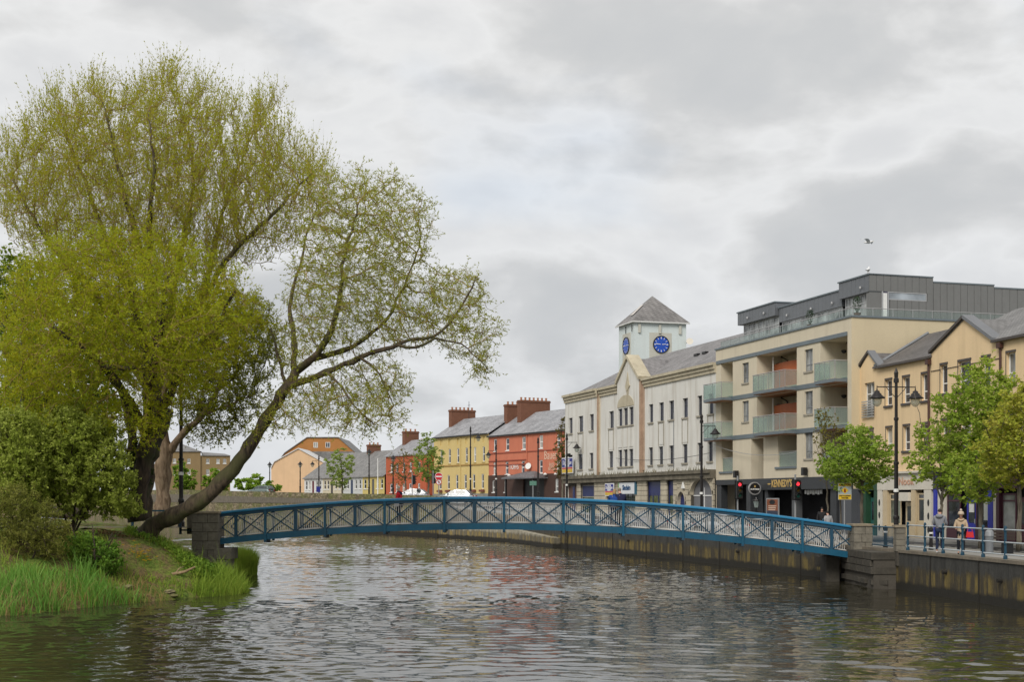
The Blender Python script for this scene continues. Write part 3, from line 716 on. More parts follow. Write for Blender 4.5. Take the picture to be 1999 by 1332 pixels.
# ------------------------------------------------------------------ building toolkit (facade frame: x along the front, y inwards, z up from the street)
class Bld:
    def __init__(s, name, label, p0, p1, zg, cat='building'):
        s.p0 = Vector((p0[0], p0[1])); d = Vector((p1[0] - p0[0], p1[1] - p0[1])); s.len = d.length; s.d = d.normalized(); s.n = Vector((-s.d.y, s.d.x)); s.zg = zg
        s.e = empty(name, (p0[0], p0[1], zg), math.atan2(s.d.y, s.d.x), label, cat)
    def u(s, px, v=0.0):
        k = (px - CX) / F; a = s.p0 + s.n * v
        return (k * a.y - a.x) / (s.d.x - k * s.d.y)
    def Y(s, px, v=0.0): return (s.p0 + s.n * v + s.d * s.u(px, v)).y
    def z(s, px, py, v=0.0): return ZC - (py - HY) / F * s.Y(px, v) - s.zg
    def w(s, u, v, z):
        q = s.p0 + s.d * u + s.n * v; return Vector((q.x, q.y, z + s.zg))

def wall(b, name, u0, u1, z0, z1, ops, mat, y=0.0, reveal=0.22, parent=None):
    """front wall sheet with rectangular openings and reveals"""
    us = sorted({u0, u1, *[o[0] for o in ops], *[o[1] for o in ops]}); zs = sorted({z0, z1, *[o[2] for o in ops], *[o[3] for o in ops]})
    us = [u for u in us if u0 - 1e-6 <= u <= u1 + 1e-6]; zs = [z for z in zs if z0 - 1e-6 <= z <= z1 + 1e-6]
    mb = MB()
    for i in range(len(us) - 1):
        for j in range(len(zs) - 1):
            uc, zc = (us[i] + us[i+1]) / 2, (zs[j] + zs[j+1]) / 2
            if any(o[0] < uc < o[1] and o[2] < zc < o[3] for o in ops): continue
            mb.quad((us[i], y, zs[j]), (us[i+1], y, zs[j]), (us[i+1], y, zs[j+1]), (us[i], y, zs[j+1]))
    for (a, c, e, f) in ops:
        r = y + reveal
        mb.quad((a, y, e), (a, r, e), (a, r, f), (a, y, f)); mb.quad((c, y, e), (c, y, f), (c, r, f), (c, r, e))
        mb.quad((a, y, f), (a, r, f), (c, r, f), (c, y, f)); mb.quad((a, y, e), (c, y, e), (c, r, e), (a, r, e))
    return mb.build(name, mat, parent or b.e)

def window(b, u0, u1, z0, z1, fmat, gmat, y=0.12, fr=0.06, bars=(), vbars=(), sill=None, sill_mat=None, parent=None, name='window'):
    """frame ring with a pane (or several) behind and a sill; the frame is the part, panes and sill its pieces"""
    p = parent or b.e; mb = MB(); d = 0.05
    mb.box(u0, u0 + fr, y, y + d, z0, z1); mb.box(u1 - fr, u1, y, y + d, z0, z1)
    mb.box(u0 + fr, u1 - fr, y, y + d, z1 - fr, z1); mb.box(u0 + fr, u1 - fr, y, y + d, z0, z0 + fr)
    zb = [z0 + fr] + [z0 + (z1 - z0) * t for t in bars] + [z1 - fr]; ub = [u0 + fr] + [u0 + (u1 - u0) * t for t in vbars] + [u1 - fr]
    for t in bars: zz = z0 + (z1 - z0) * t; mb.box(u0 + fr, u1 - fr, y - .004, y + d - .004, zz - fr*.5, zz + fr*.5)
    for t in vbars: uu = u0 + (u1 - u0) * t; mb.box(uu - fr*.45, uu + fr*.45, y - .008, y + d - .008, z0 + fr, z1 - fr)
    f = mb.build(name, fmat, p)
    if gmat is G_dark and random.random() < .4: gmat = random.choice((G_mid, G_blind, G_dim))
    for i in range(len(zb) - 1):
        for j in range(len(ub) - 1):
            t = random.uniform(-.006, .006)
            MB().quad((ub[j], y + .03 + t, zb[i]), (ub[j+1], y + .03, zb[i]), (ub[j+1], y + .03 - t, zb[i+1]), (ub[j], y + .03, zb[i+1])).build('pane', gmat, f)
    if sill: MB().box(u0 - .08, u1 + .08, -sill + (y - .12), y, z0 - .12, z0 - .002).build('sill', sill_mat or fmat, f)
    return f

def arch_poly(u0, u1, z0, zs, n=10, k=1.0):
    """opening outline: straight jambs to zs, half-ellipse head"""
    c = (u0 + u1) / 2; r = (u1 - u0) / 2
    return [(u0, z0), (u1, z0)] + [(c + r*math.cos(math.pi*i/n), zs + k*r*math.sin(math.pi*i/n)) for i in range(n + 1)]

def text_mesh(name, body, size, mat, parent, loc, rot=(R(90), 0, 0), ext=0.01, sx=1.0, align='CENTER', bold=0.0):
    cu = bpy.data.curves.new(name, 'FONT'); cu.body = body; cu.size = size; cu.extrude = ext; cu.align_x = align; cu.align_y = 'CENTER'; cu.offset = bold; cu.resolution_u = 2
    t = bpy.data.objects.new(name, cu); COL.objects.link(t); bpy.context.view_layer.update()
    me = bpy.data.meshes.new_from_object(t.evaluated_get(bpy.context.evaluated_depsgraph_get())); bpy.data.objects.remove(t); bpy.data.curves.remove(cu)
    me.name = name; me.materials.clear(); me.materials.append(mat)
    return link(name, me, parent, loc, rot, (sx, 1, 1))

def gable_roof(b, u0, u1, ze, zr, depth, mat, over=0.25, thick=0.12, name='roof', yv=0.0):
    mb = MB(); h = depth / 2; sl = (zr - ze) / h
    f = [(u0, yv - over, ze - over*sl), (u1, yv - over, ze - over*sl), (u1, yv + h, zr), (u0, yv + h, zr)]
    k = [(u0, yv + h, zr), (u1, yv + h, zr), (u1, yv + depth + over, ze - over*sl), (u0, yv + depth + over, ze - over*sl)]
    mb.prism(f, (0, 0, -thick)); mb.prism(k, (0, 0, -thick))
    return mb.build(name, mat, b.e)

def body_box(b, u0, u1, y0, y1, z0, z1, mat, name='rear_wall'):
    return MB().box(u0, u1, y0, y1, z0, z1).build(name, mat, b.e)

def chimney(b, u, y, z0, z1, wu, wy, mat, potmat, pots, name='chimney'):
    mb = MB(); mb.box(u - wu/2, u + wu/2, y - wy/2, y + wy/2, z0, z1); mb.box(u - wu/2 - .08, u + wu/2 + .08, y - wy/2 - .08, y + wy/2 + .08, z1 - .02, z1 + .16); mb.box(u - wu/2 - .03, u + wu/2 + .03, y - wy/2 - .03, y + wy/2 + .03, z1 + .16, z1 + .28)
    c = mb.build(name, mat, b.e)
    for i in range(pots):
        yy = y - wy/2 + wy * (i + .5) / pots
        MB().lathe([(.15, 0), (.13, .3), (.17, .34), (.16, .42)], 8, (u, yy, z1 + .28)).build('chimney_pot', potmat, c)
    return c

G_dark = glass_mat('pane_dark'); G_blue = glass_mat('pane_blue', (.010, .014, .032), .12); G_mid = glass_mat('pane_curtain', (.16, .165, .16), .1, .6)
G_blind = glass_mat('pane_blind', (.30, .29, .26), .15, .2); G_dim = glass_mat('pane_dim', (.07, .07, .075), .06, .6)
M_int = pmat('interior_shade', (0.008, 0.008, 0.010), 0.9, .3)  # near-black: shade of the unlit rooms put into the colour
M_white_fr = pmat('white_frame', (0.72, 0.72, 0.70), 0.5, .08)
M_grey_fr = pmat('grey_frame', (0.20, 0.21, 0.22), 0.45, .1)
M_black = pmat('black_metal', (0.012, 0.012, 0.013), 0.4, .2, 3, 20, .03)
M_stone_sill = pmat('sill_stone', (0.34, 0.31, 0.25), 0.9, .3, 3, 14, .3, .4)

# ------------------------------------------------------------------ white building with clock tower
WP0 = (5.615, 136.0); WP1 = (15.49, 102.74)
wb = Bld('clock_tower_building', 'off white three storey building with square clock tower and stone ground floor', WP0, WP1, G0)
M_wr = pmat('white_render', (0.65, 0.638, 0.595), 0.88, .10, .5, 14, .12, .62, (0.36, 0.31, 0.24))
M_corn = pmat('cornice_stone', (0.47, 0.42, 0.31), 0.9, .2, 1.2, 12, .25, .5, (.25, .2, .13))
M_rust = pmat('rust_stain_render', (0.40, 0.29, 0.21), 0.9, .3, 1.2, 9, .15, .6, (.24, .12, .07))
M_slate = slate_mat('slate_grey', (0.215, 0.205, 0.205))
M_ash2 = pmat('groundfloor_ashlar', (0.47, 0.42, 0.32), 0.92, .22, 1.0, 10, .4, .35, (.16, .14, .10))
M_dirty = pmat('ledge_dirty_stone', (0.13, 0.115, 0.085), .95, .45, 1.2, 6, .5, .5, (.30, .26, .2))
ZL, ZE = 4.42, 12.46            # ledge and eaves above the street
def wpx(cx, s=5.55, o=1090): return o + cx / s
def wpy(cy, s=5.55, o=780): return o + cy / s
U = wb.u
uA, uB, uC, uD, uE = 0.0, U(1171), U(1214), U(1257), U(1398.5)
def wops(rects):
    out = []
    for x0, x1, y0, y1 in rects:
        a, c = U(wpx(x0 - 3)), U(wpx(x1 + 3)); pc = wpx((x0 + x1) / 2)
        out.append((a, c, wb.z(pc, wpy(y1)), wb.z(pc, wpy(y0))))
    return out
# rows share their heights so that the courses run level
def level(ops, zu, zl):
    return [(a, c, *(zu if z0 > 7 else zl)) for a, c, z0, z1 in ops]
ZU, ZLW = (8.75, 10.30), (5.12, 6.62)
opsL = level(wops([(148, 182, 200, 350), (253, 298, 175, 335), (375, 413, 160, 325), (148, 182, 610, 760), (245, 291, 590, 745), (372, 407, 585, 740)]), ZU, ZLW)
opsM = level(wops([(555, 600, 135, 305), (550, 592, 560, 740)]), ZU, ZLW)
opsC = level(wops([(700, 741, 100, 270), (758, 800, 95, 262), (818, 862, 90, 255), (700, 738, 545, 710), (758, 797, 540, 705), (816, 858, 535, 700)]), ZU, ZLW)
opsR = level(wops([(985, 1026, 75, 245), (1095, 1141, 45, 235), (1203, 1252, 40, 215), (1352, 1402, 0, 195), (1512, 1557, -20, 165), (1630, 1680, -40, 150),
             (983, 1022, 535, 705), (1090, 1134, 510, 700), (1203, 1247, 515, 700), (1350, 1398, 480, 690), (1510, 1552, 490, 675), (1622, 1672, 465, 665)]), ZU, ZLW)
wall(wb, 'wall', uA, uB, ZL, ZE, opsL, M_wr, -0.28)
wall(wb, 'wall', uB, uC, ZL, ZE, opsM, M_wr, 0.0)
wall(wb, 'wall', uC, uD, ZL, ZE + .2, opsC, M_wr, -0.42)
wall(wb, 'wall', uD, uE, ZL, ZE, opsR, M_wr, 0.0)
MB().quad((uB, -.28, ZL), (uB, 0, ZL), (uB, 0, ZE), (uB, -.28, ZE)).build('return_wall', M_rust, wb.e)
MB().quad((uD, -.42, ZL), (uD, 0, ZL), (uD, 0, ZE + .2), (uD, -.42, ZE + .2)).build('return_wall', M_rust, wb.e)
MB().quad((uA, -.28, 0), (uA, 10, 0), (uA, 10, ZE), (uA, -.28, ZE)).build('return_wall', M_wr, wb.e)
MB().quad((uC, -.42, ZL), (uC, 0, ZL), (uC, 0, ZE + .2), (uC, -.42, ZE + .2)).build('return_wall', M_wr, wb.e)
# stained pilaster strips beside the gable bay and the left wing
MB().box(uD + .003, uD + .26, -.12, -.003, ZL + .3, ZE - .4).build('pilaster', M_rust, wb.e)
MB().box(uB + .003, uB + .22, -.1, -.003, ZL + .3, ZE - .4).build('pilaster', pmat('pale_stain', (.50, .42, .30), .9, .25, 1.4, 9, .1, .5, (.34, .22, .14)), wb.e)
for ops, y in ((opsL, -.28), (opsM, 0), (opsC, -.42), (opsR, 0)):
    for k, (a, c, z0, z1) in enumerate(ops):
        trip = ops is opsC
        f = window(wb, a, c, z0, z1, pmat('slate_frame', (.055, .06, .075), .5), G_blue, y + .16, .05, (.66,), (), None)
        if not trip or True:
            MB().box(a - .10, c + .10, y - .10, y + .15, z0 - .13, z0 - .003).build('sill', M_stone_sill, f)
# raised panels linking upper and lower windows
for ops, y, idx in ((opsL, -.28, 1), (opsM, 0, 0), (opsR, 0, 1), (opsR, 0, 3), (opsR, 0, 5)):
    a, c = ops[idx][0], ops[idx][1]
    pn = MB(); zt, zb_ = ZU[0] - .16, ZLW[1] + .05
    pn.box(a - .07, a - .003, y - .05, y - .003, zb_, zt); pn.box(c + .003, c + .07, y - .05, y - .003, zb_, zt)
    pn.build('window_surround', M_stone_sill, wb.e)
    MB().box(a + .05, c - .05, y - .03, y - .003, zb_ + .1, zt - .05).build('panel', M_wr, wb.e)
for k in range(3):
    a, c = opsC[k][0], opsC[k][1]
    MB().box(a + .02, c - .02, -.46, -.423, ZLW[1] + .2, ZU[0] - .25).build('panel', M_wr, wb.e)
ca, cc = opsC[0][0] - .1, opsC[2][1] + .1
pts = [(x, -.47, z) for x, z in arch_poly(ca, cc, ZU[1] + .12, ZU[1] + .16, 14, .5)]
MB().prism(pts, (0, .047, 0)).build('arch_panel', M_corn, wb.e)
# gable over the bay with coping and carved drop
zA = 14.62; um = (uC + uD) / 2; zb_ = ZE + .2
MB().poly([(uC, -.42, zb_), (uD, -.42, zb_), (um, -.42, zA)]).build('gable', M_wr, wb.e)
for (x0, x1) in ((uC - .12, um), (uD + .12, um)):
    s = 1 if x0 < x1 else -1
    cg = MB(); cg.prism([(x0, -.60, zb_ - .12), (x1, -.60, zA + .02), (x1, -.60, zA + .34), (x0 - s*.1, -.60, zb_ + .16)], (0, 1.2, 0)); cg.build('coping', M_corn, wb.e)
cv = MB(); zc_ = wb.z(1231, 755)
cv.prism([(um + .0, -.50, zc_ + 1.2), (um + .28, -.50, zc_ + .25), (um + .55, -.50, zc_), (um + .28, -.50, zc_ - .25), (um, -.50, zc_ - 1.3), (um - .28, -.50, zc_ - .25), (um - .55, -.50, zc_), (um - .28, -.50, zc_ + .25)], (0, .075, 0))
cv.prism([(um + .3*math.cos(q*math.pi/5), -.55, zc_ + .45*math.sin(q*math.pi/5)) for q in range(10)], (0, .048, 0)); cv.build('carved_ornament', M_corn, wb.e)
# valley roof behind the gable
vr = MB(); vr.prism([(uC, -.3, zb_), (um, -.3, zA), (um, 5.2, zA), (uC, 1.2, zb_)], (0, 0, -.08)); vr.prism([(um, -.3, zA), (uD, -.3, zb_), (uD, 1.2, zb_), (um, 5.2, zA)], (0, 0, -.08)); vr.build('gable_roof', M_slate, wb.e)
# cornice in courses
for (a, c, y) in ((uA - .1, uB + .1, -.28), (uB + .12, uC - .14, 0), (uD + .14, uE - .02, 0)):
    co = MB(); co.box(a, c, y - .12, y - .003, ZE - .62, ZE - .34); co.box(a, c, y - .22, y - .003, ZE - .335, ZE - .06); co.box(a, c, y - .36, y + .4, ZE - .055, ZE + .17); co.build('cornice', M_corn, wb.e)
# main roof, hipped at the far end
mr_ = MB(); zr = 16.0; yb = 13
mr_.prism([(uA + .3, .1, ZE + .1), (uE - .02, .1, ZE + .1), (uE - .02, 6.2, zr), (uA + 5.5, 6.2, zr)], (0, 0, -.1)); mr_.prism([(uA + 5.5, 6.2, zr), (uE - .02, 6.2, zr), (uE - .02, yb, ZE), (uA + .3, yb, ZE)], (0, 0, -.1)); mr_.prism([(uA + .3, .1, ZE + .1), (uA + 5.5, 6.2, zr), (uA + .3, yb, ZE)], (0, 0, -.1))
mr_.build('roof', M_slate, wb.e)
for px, py in ((1300, 690), (1362, 681), (1378, 700), (1411, 671)):       # slate vents
    uu = wb.u(px, 3.2); MB().box(uu - .35, uu + .35, 3.0, 3.3, 14.25, 14.45).build('roof_vent', M_black, wb.e)
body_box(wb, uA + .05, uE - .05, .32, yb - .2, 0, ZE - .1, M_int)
# ledge and stone ground floor
le = MB(); le.box(uA - .25, uE - .05, -.62, -.005, ZL - .22, ZL + .06); le.box(uA - .15, uE - .05, -.48, -.006, ZL - .62, ZL - .225); le.build('ledge', M_dirty, wb.e)
lp = MB()
for i in range(160):
    uu = random.uniform(uA, uE - .5); lp.tube([(uu, -.45 - .12*random.random(), ZL + .04), (uu + random.uniform(-.15, .15), -.5, ZL + random.uniform(.12, .42))], [.03, .004], 4)
lo_ = lp.build('ledge_weeds', leaf_mat('weed', [(.10, .12, .04), (.2, .15, .07)], .2), wb.e); lo_['kind'] = 'stuff'
gz1 = ZL - .63
def gpx(x, s=7.4, o=1240): return U(o + x / s)
gops = [(U(1108.5), U(1130), 0, gz1 - .25), (U(1137), U(1164), .55, gz1 - .2), (U(1190), U(1202), 0, gz1 - .3), (U(1216), U(1245), .1, gz1 - .15), (gpx(198), gpx(402), .4, gz1 - .1), (gpx(490), gpx(586), .4, gz1 - .1)]
gop_arch = (gpx(640), gpx(756)); gop_big = (gpx(828), gpx(1146))
allops = gops + [(gop_arch[0], gop_arch[1], 0, gz1 - .7), (gop_big[0], gop_big[1], 0, gz1 - .02)]
wall(wb, 'ground_floor_wall', uA, uE - .05, 0, gz1, allops, M_core, -.10, .3)
ME_rb = bevel_cube('rusticated_block', M_ash2, .03)
def rustic(u0, u1, z0, z1, y=-.10):
    rows = max(1, round((z1 - z0) / .40)); h = (z1 - z0) / rows
    for k in range(rows):
        n = max(1, round((u1 - u0) / 1.0)); off = .5 if (k % 2 and n > 1) else 0; x = u0; w = (u1 - u0) / n
        edges = [u0] + [u0 + (i + off) * w for i in range(1 if off == 0 else 0, n)] + [u1]; edges = sorted(set(edges))
        for i in range(len(edges) - 1):
            a, c = edges[i], edges[i+1]
            if c - a < .1: continue
            piece('stone', ME_rb, wb.e, ((a + c)/2, y - .04, z0 + (k + .5)*h), (c - a - .03, .16, h - .035))
spans = sorted([(o[0], o[1]) for o in allops]); cur = uA
for a, c in spans + [(uE - .05, None)]:
    if a - cur > .15: rustic(cur, a, .0, gz1)
    cur = c
# arched heads built of voussoir blocks
def voussoirs(a, c, zs, k, ztop, n):
    cu = (a + c)/2; r = (c - a)/2
    # wall above the springing outside the arch
    for sgn in (-1, 1):
        pts = [(cu + sgn*r, -.18, zs)] + [(cu + sgn*r*math.cos(math.pi/2*i/8), -.18, zs + k*r*math.sin(math.pi/2*i/8)) for i in range(1, 9)] + [(cu, -.18, ztop), (cu + sgn*r, -.18, ztop)]
        MB().prism(pts, (0, .3, 0)).build('arch_spandrel', M_ash2, wb.e)
    for i in range(n):
        q0, q1 = math.pi*i/n + .01, math.pi*(i+1)/n - .01
        p = [(cu + R_*math.cos(q), -.22, zs + k*R_*math.sin(q)) for R_, q in ((r, q0), (r + .28, q0), (r + .28, q1), (r, q1))]
        MB().prism(p, (0, .037, 0)).build('voussoir', M_ash2, wb.e)
voussoirs(gop_arch[0], gop_arch[1], 1.75, 1.35, gz1 - .7, 9); rustic(gop_arch[0], gop_arch[1], gz1 - .68, gz1)
voussoirs(gop_big[0], gop_big[1], 2.55, .62, gz1 - .02, 13)
M_navy = pmat('navy_paint', (.012, .02, .11), .4, .15); M_shut = pmat('grey_shutter', (.16, .16, .17), .6, .15, 2)
a, c = gop_arch; MB().prism([(x, .1, z) for x, z in arch_poly(a, c, 0, 1.75, 10, 1.35)], (0, .06, 0)).build('door', M_navy, wb.e)
a, c = gop_big; sh = MB().prism([(x, .14, z) for x, z in arch_poly(a + .01, c - .01, 0, 2.55, 14, .62)], (0, .05, 0)).build('garage_screen', M_shut, wb.e)
gb = MB(); gb.box((a+c)/2 - .04, (a+c)/2 + .04, .10, .136, 0, 3.1); gb.box(a + .03, c - .03, .095, .132, 2.45, 2.53); gb.box(a + .03, c - .03, .095, .132, 1.1, 1.18); gb.build('screen_bars', M_white_fr, sh)
a, c, z0, z1 = gops[0]; MB().box(a, c, .1, .16, z0, z1).build('door', pmat('brown_door', (.10, .045, .03), .5), wb.e); MB().box(a + (c-a)*.42, a + (c-a)*.6, .06, .097, z0, z1 - .05).build('door_post', M_navy, wb.e)
a, c, z0, z1 = gops[1]; window(wb, a, c, z0, z1, M_stone_sill, glass_mat('shop_green', (.02, .05, .025)), .02, .07, (.62,)); MB().box(a + .08, c - .08, .03, .045, z0 + (z1-z0)*.64, z1 - .08).build('blind', pmat('blue_blind', (.03, .04, .12), .6, .3, 4), wb.e)
a, c, z0, z1 = gops[2]; MB().box(a, c, .1, .16, z0, z1).build('door', M_navy, wb.e)
a, c, z0, z1 = gops[3]; window(wb, a, c, z0, z1, pmat('dark_shop_frame', (.02, .025, .03), .4), glass_mat('shop_green2', (.035, .05, .035)), .02, .08, (.6,), (.35, .65))
sb = MB().box(a - .1, c + .1, -.33, -.20, z1 - .95, z1 + .05).build('shop_sign', pmat('sign_white', (.66, .68, .70), .5, .05), wb.e); MB().box(a - .22, a - .10, -.34, -.19, z1 - 1.0, z1 + .1).build('sign_end', pmat('sign_green', (.12, .36, .05), .5), sb); MB().box(c + .10, c + .42, -.34, -.19, z1 - 1.0, z1 + .1).build('sign_end', pmat('sign_teal', (.02, .10, .16), .5), sb)
text_mesh('sign_lettering', 'Sinclairs', .62, pmat('sign_letter_blue', (.01, .06, .16), .5), sb, ((a+c)/2, -.345, z1 - .42), sx=.95, bold=.02)
for g in (gops[4], gops[5]):
    a, c, z0, z1 = g; f = window(wb, a, c, z0, z1, M_navy, glass_mat('shop_olive', (.06, .07, .03)), .02, .10, (.66,), (.3, .68) if c - a > 2 else ())
    MB().box(a + .02, c - .02, .0, .016, z0 + (z1-z0)*.68, z1 - .02).build('fascia_panel', M_navy, f)
al = MB(); ua = gpx(745); al.prism([(ua - .28, -.36, gz1 - .72), (ua + .22, -.36, gz1 - .72), (ua, -.36, gz1 - .2)], (0, .12, 0)); al.build('alarm_box', M_white_fr, wb.e)
# wires and downpipes on the upper wall
for px in (1207, 1316.5):
    uu = U(px); t = MB(); t.tube([(uu, -.05, ZL + .35), (uu, -.05, ZE - 3.2)], .03, 5); t.build('downpipe', M_grey_fr, wb.e)
# estate agent's boards (flat boards on brackets)
M_sw = pmat('board_white', (.72, .72, .74), .5, .04); M_sblue = pmat('board_blue', (.012, .018, .20), .5, .1); M_sred = pmat('board_red', (.52, .02, .03), .5); M_syel = pmat('board_yellow', (.62, .42, .04), .5, .25, 3)
def agent_board(name, label, b, uc, y, z0, w, h):
    p = b.w(uc, y, z0); e = empty(name, p, b.e.rotation_euler.z, label, 'sign')
    MB().box(-w/2, w/2, 0, .05, 0, h).build('board', M_sw, e)
    MB().box(-w/2 + .08, w/2 - .14, -.012, -.002, h*.40, h - .1).build('blue_field', M_sblue, e)
    MB().box(-w/2 + .08, w/2 - .14, -.012, -.002, h*.285, h*.37).build('red_band', M_sred, e)
    MB().box(-w/2 + .08, w/2 - .14, -.012, -.002, .07, h*.27).build('yellow_field', M_syel, e)
    for k, (tx, s) in enumerate((('Harry', .34), ('Donaldson', .34), ('Roper', .28))):
        text_mesh('lettering', tx, s * w / 1.9, M_sw, e, (-.03, -.014, h - .1 - h*.10 - k*h*.165), sx=1.0, bold=.008)
    for k in range(2): MB().box(-w*.28, w*.22, -.014, -.012, h*.44 + k*.12, h*.44 + .05 + k*.12).build('small_print', pmat('board_print', (.3, .32, .5), .5), e)
    MB().box(-.08, .08, .05, .3, h - .3, h - .2).build('bracket', M_black, e)
    return e
hz = wb.z(1119, 925) ; agent_board('estate_agent_board', 'blue white red and yellow board high on left corner of white building', wb, U(1119.5), -.62, wb.z(1119, 925), U(1131) - U(1109), wb.z(1119, 894) - wb.z(1119, 925))
agent_board('estate_agent_board', 'lower blue and white board on stone ground floor beside shop sign', wb, U(1198), -.40, wb.z(1198, 969), U(1207) - U(1189.5), wb.z(1198, 944) - wb.z(1198, 969))
fl = MB().box(-.25, .25, -.3, .0, 0, .3).build('floodlight', M_black, wb.e, loc=(U(1119), -.35, wb.z(1119, 892)))

# clock tower
vt = 6.0; u_c = wb.u(1239, vt); wN, wD = 5.6, 4.3; zt = wb.z(1239, 627, vt)
M_tw = pmat('tower_white', (.60, .66, .655), .85, .06, .5, 12, .08, .25, (.46, .47, .44))
M_tp = pmat('clock_panel', (.50, .49, .43), .9, .1)
tw = MB(); tw.box(u_c - wD, u_c, vt, vt + wN, 12.2, zt); tower = tw.build('tower', M_tw, wb.e)
ov = .28; tr = MB(); c_ = (u_c - wD/2, vt + wN/2); zap = ZC - (578 - HY)/F*wb.w(u_c - wD/2, vt + wN/2, 0).y - wb.zg; e4 = [(u_c - wD - ov, vt - ov), (u_c + ov, vt - ov), (u_c + ov, vt + wN + ov), (u_c - wD - ov, vt + wN + ov)]
for i in range(4): tr.poly([(*e4[i], zt), (*e4[(i+1) % 4], zt), (c_[0], c_[1], zap)])
tr.poly([(*q, zt) for q in e4][::-1]); tr.build('tower_roof', slate_mat('slate_tower', (.20, .19, .185)), tower)
gu = MB(); gu.box(u_c - wD - ov, u_c + ov, vt - ov - .05, vt - ov + .05, zt - .14, zt - .005); gu.box(u_c + ov - .05, u_c + ov + .05, vt - ov + .06, vt + wN + ov, zt - .14, zt - .005); gu.build('gutter', pmat('gutter_white', (.62, .62, .60), .5), tower)
sk = MB(); sl = Vector((c_[0], c_[1], zap)) ; q0 = Vector(((e4[0][0] + e4[1][0])/2, e4[0][1], zt)); pA = q0.lerp(sl, .28); pB = q0.lerp(sl, .66)
sk.quad(pA + Vector((-.45, -.05, .06)), pA + Vector((.45, -.05, .06)), pB + Vector((.45, -.05, .06)), pB + Vector((-.45, -.05, .06))); sk.build('skylight', pmat('skylight_pale', (.55, .5, .45), .3), tower)
M_clock = pmat('clock_blue', (.015, .075, .44), .35, .2, 2); M_hand = pmat('clock_white', (.75, .75, .75), .5)
def clock(face):
    # face 'E': the wide face towards the camera (plane u = u_c), 'W': river face (plane y = vt)
    if face == 'E':
        yc = vt + 2.85; zc = ZC - (673 - HY)/F*wb.w(u_c, yc, 0).y - wb.zg; r = .80; ax = 'x'; base = u_c
        MB().box(u_c + .002, u_c + .03, yc - 1.25, yc + 1.15, zc - 1.6, zc + 1.18).build('clock_panel', M_tp, tower)
        pos = lambda a, rr, d: (base + .03 + d, yc + rr*math.sin(a), zc + rr*math.cos(a))
    else:
        uc = u_c - wD/2 + .05; zc = wb.z(1222, 676, vt); r = .80; base = vt
        MB().box(uc - 1.1, uc + 1.1, vt - .03, vt - .002, zc - 1.6, zc + 1.25).build('clock_panel', M_tp, tower)
        pos = lambda a, rr, d: (uc + rr*math.sin(a), base - .03 - d, zc + rr*math.cos(a))
    n = 28
    dial = MB(); dial.poly([pos(2*math.pi*i/n, r, .05) for i in range(n)])
    ck = dial.build('clock_face', M_clock, tower)
    rim = MB()
    for i in range(n):
        a0, a1 = 2*math.pi*i/n, 2*math.pi*(i+1)/n
        rim.quad(pos(a0, r, .0), pos(a1, r, .0), pos(a1, r, .1), pos(a0, r, .1)); rim.quad(pos(a0, r, .1), pos(a1, r, .1), pos(a1, r + .08, .1), pos(a0, r + .08, .1)); rim.quad(pos(a0, r + .08, .1), pos(a1, r + .08, .1), pos(a1, r + .08, 0), pos(a0, r + .08, 0))
    rim.build('rim', M_black, ck)
    for i in range(12):
        a = math.pi*i/6; w_ = .045 if i % 3 else .075
        tk = MB(); tk.quad(pos(a - w_, r*.70, .06), pos(a + w_, r*.70, .06), pos(a + w_*.8, r*.94, .06), pos(a - w_*.8, r*.94, .06)); tk.build('hour_mark', M_hand, ck)
    for ang, ln, w_ in ((R(278), .72*r, .05), (R(84), .62*r, .06)):
        h = MB(); h.quad(pos(ang - .35, .08, .08), pos(ang + .35, .08, .08), pos(ang + .06, ln, .08), pos(ang - .06, ln, .08)); h.build('hand', M_hand, ck)
clock('E'); clock('W')
for (x, y) in ((u_c + .06, vt + .5), (u_c + .06, vt + 2.7), (u_c + .06, vt + 4.9)):
    MB().box(x - .05, x + .10, y - .12, y + .12, zt - 1.15, zt - .3).build('floodlight', M_tp, tower)
for x in (u_c - wD + 2.1, u_c - .5):
    t = MB(); t.tube([(x, vt - .08, zt - .3), (x, vt - .08, zt - 1.0)], .04, 5); t.build('floodlight_arm', M_black, tower)
for dz in (0, -1.0):       # dishes on the tower's far corner
    t = MB(); t.lathe([(.36, .10), (.25, .03), (.02, 0)], 12); o = t.build('satellite_dish', pmat('dish_cream', (.6, .56, .48), .5), tower, loc=(u_c + .3, vt + wN + .25, zt - 1.9 + dz)); o.rotation_euler = (R(0), R(70), R(-20))
    t = MB(); t.tube([(u_c - .05, vt + wN, zt - 2.0 + dz), (u_c + .28, vt + wN + .25, zt - 1.9 + dz)], .04, 5); t.build('dish_arm', M_black, tower)

# ------------------------------------------------------------------ apartment block
AP0 = (15.49, 102.74); AP1 = (21.07, 83.92)
ab_ = Bld('apartment_block', 'cream apartment block with glass balconies, zinc penthouse and pub below', AP0, AP1, G0)
M_cr = pmat('cream_render', (0.60, 0.535, 0.41), 0.9, .08, .4, 14, .1, .34, (.40, .35, .26))
M_cr2 = pmat('cream_render_side', (0.585, 0.495, 0.335), 0.9, .07, .4, 14, .1, .28, (.45, .37, .24))
M_band = pmat('steel_band', (.16, .19, .21), .5, .15, 1, 10, .03, metallic=.2)
M_soff = pmat('timber_soffit', (.33, .16, .08), .7, .2, 2)
M_bg = clear_glass('balcony_glass', (.86, .93, .91), .26); M_bg2 = clear_glass('roof_glass', (.92, .96, .95), .10)
M_alu = pmat('aluminium', (.45, .45, .45), .4, .1, 2, 20, .0, metallic=.6)
M_orange = pmat('cedar_screen', (.40, .105, .03), .6, .2, 2, 12, .05, .3, (.25, .06, .02))
U = ab_.u; L_ = ab_.len; z1_, z2_, z3_, zh, zp = 3.68, 6.88, 9.80, 12.42, 13.52
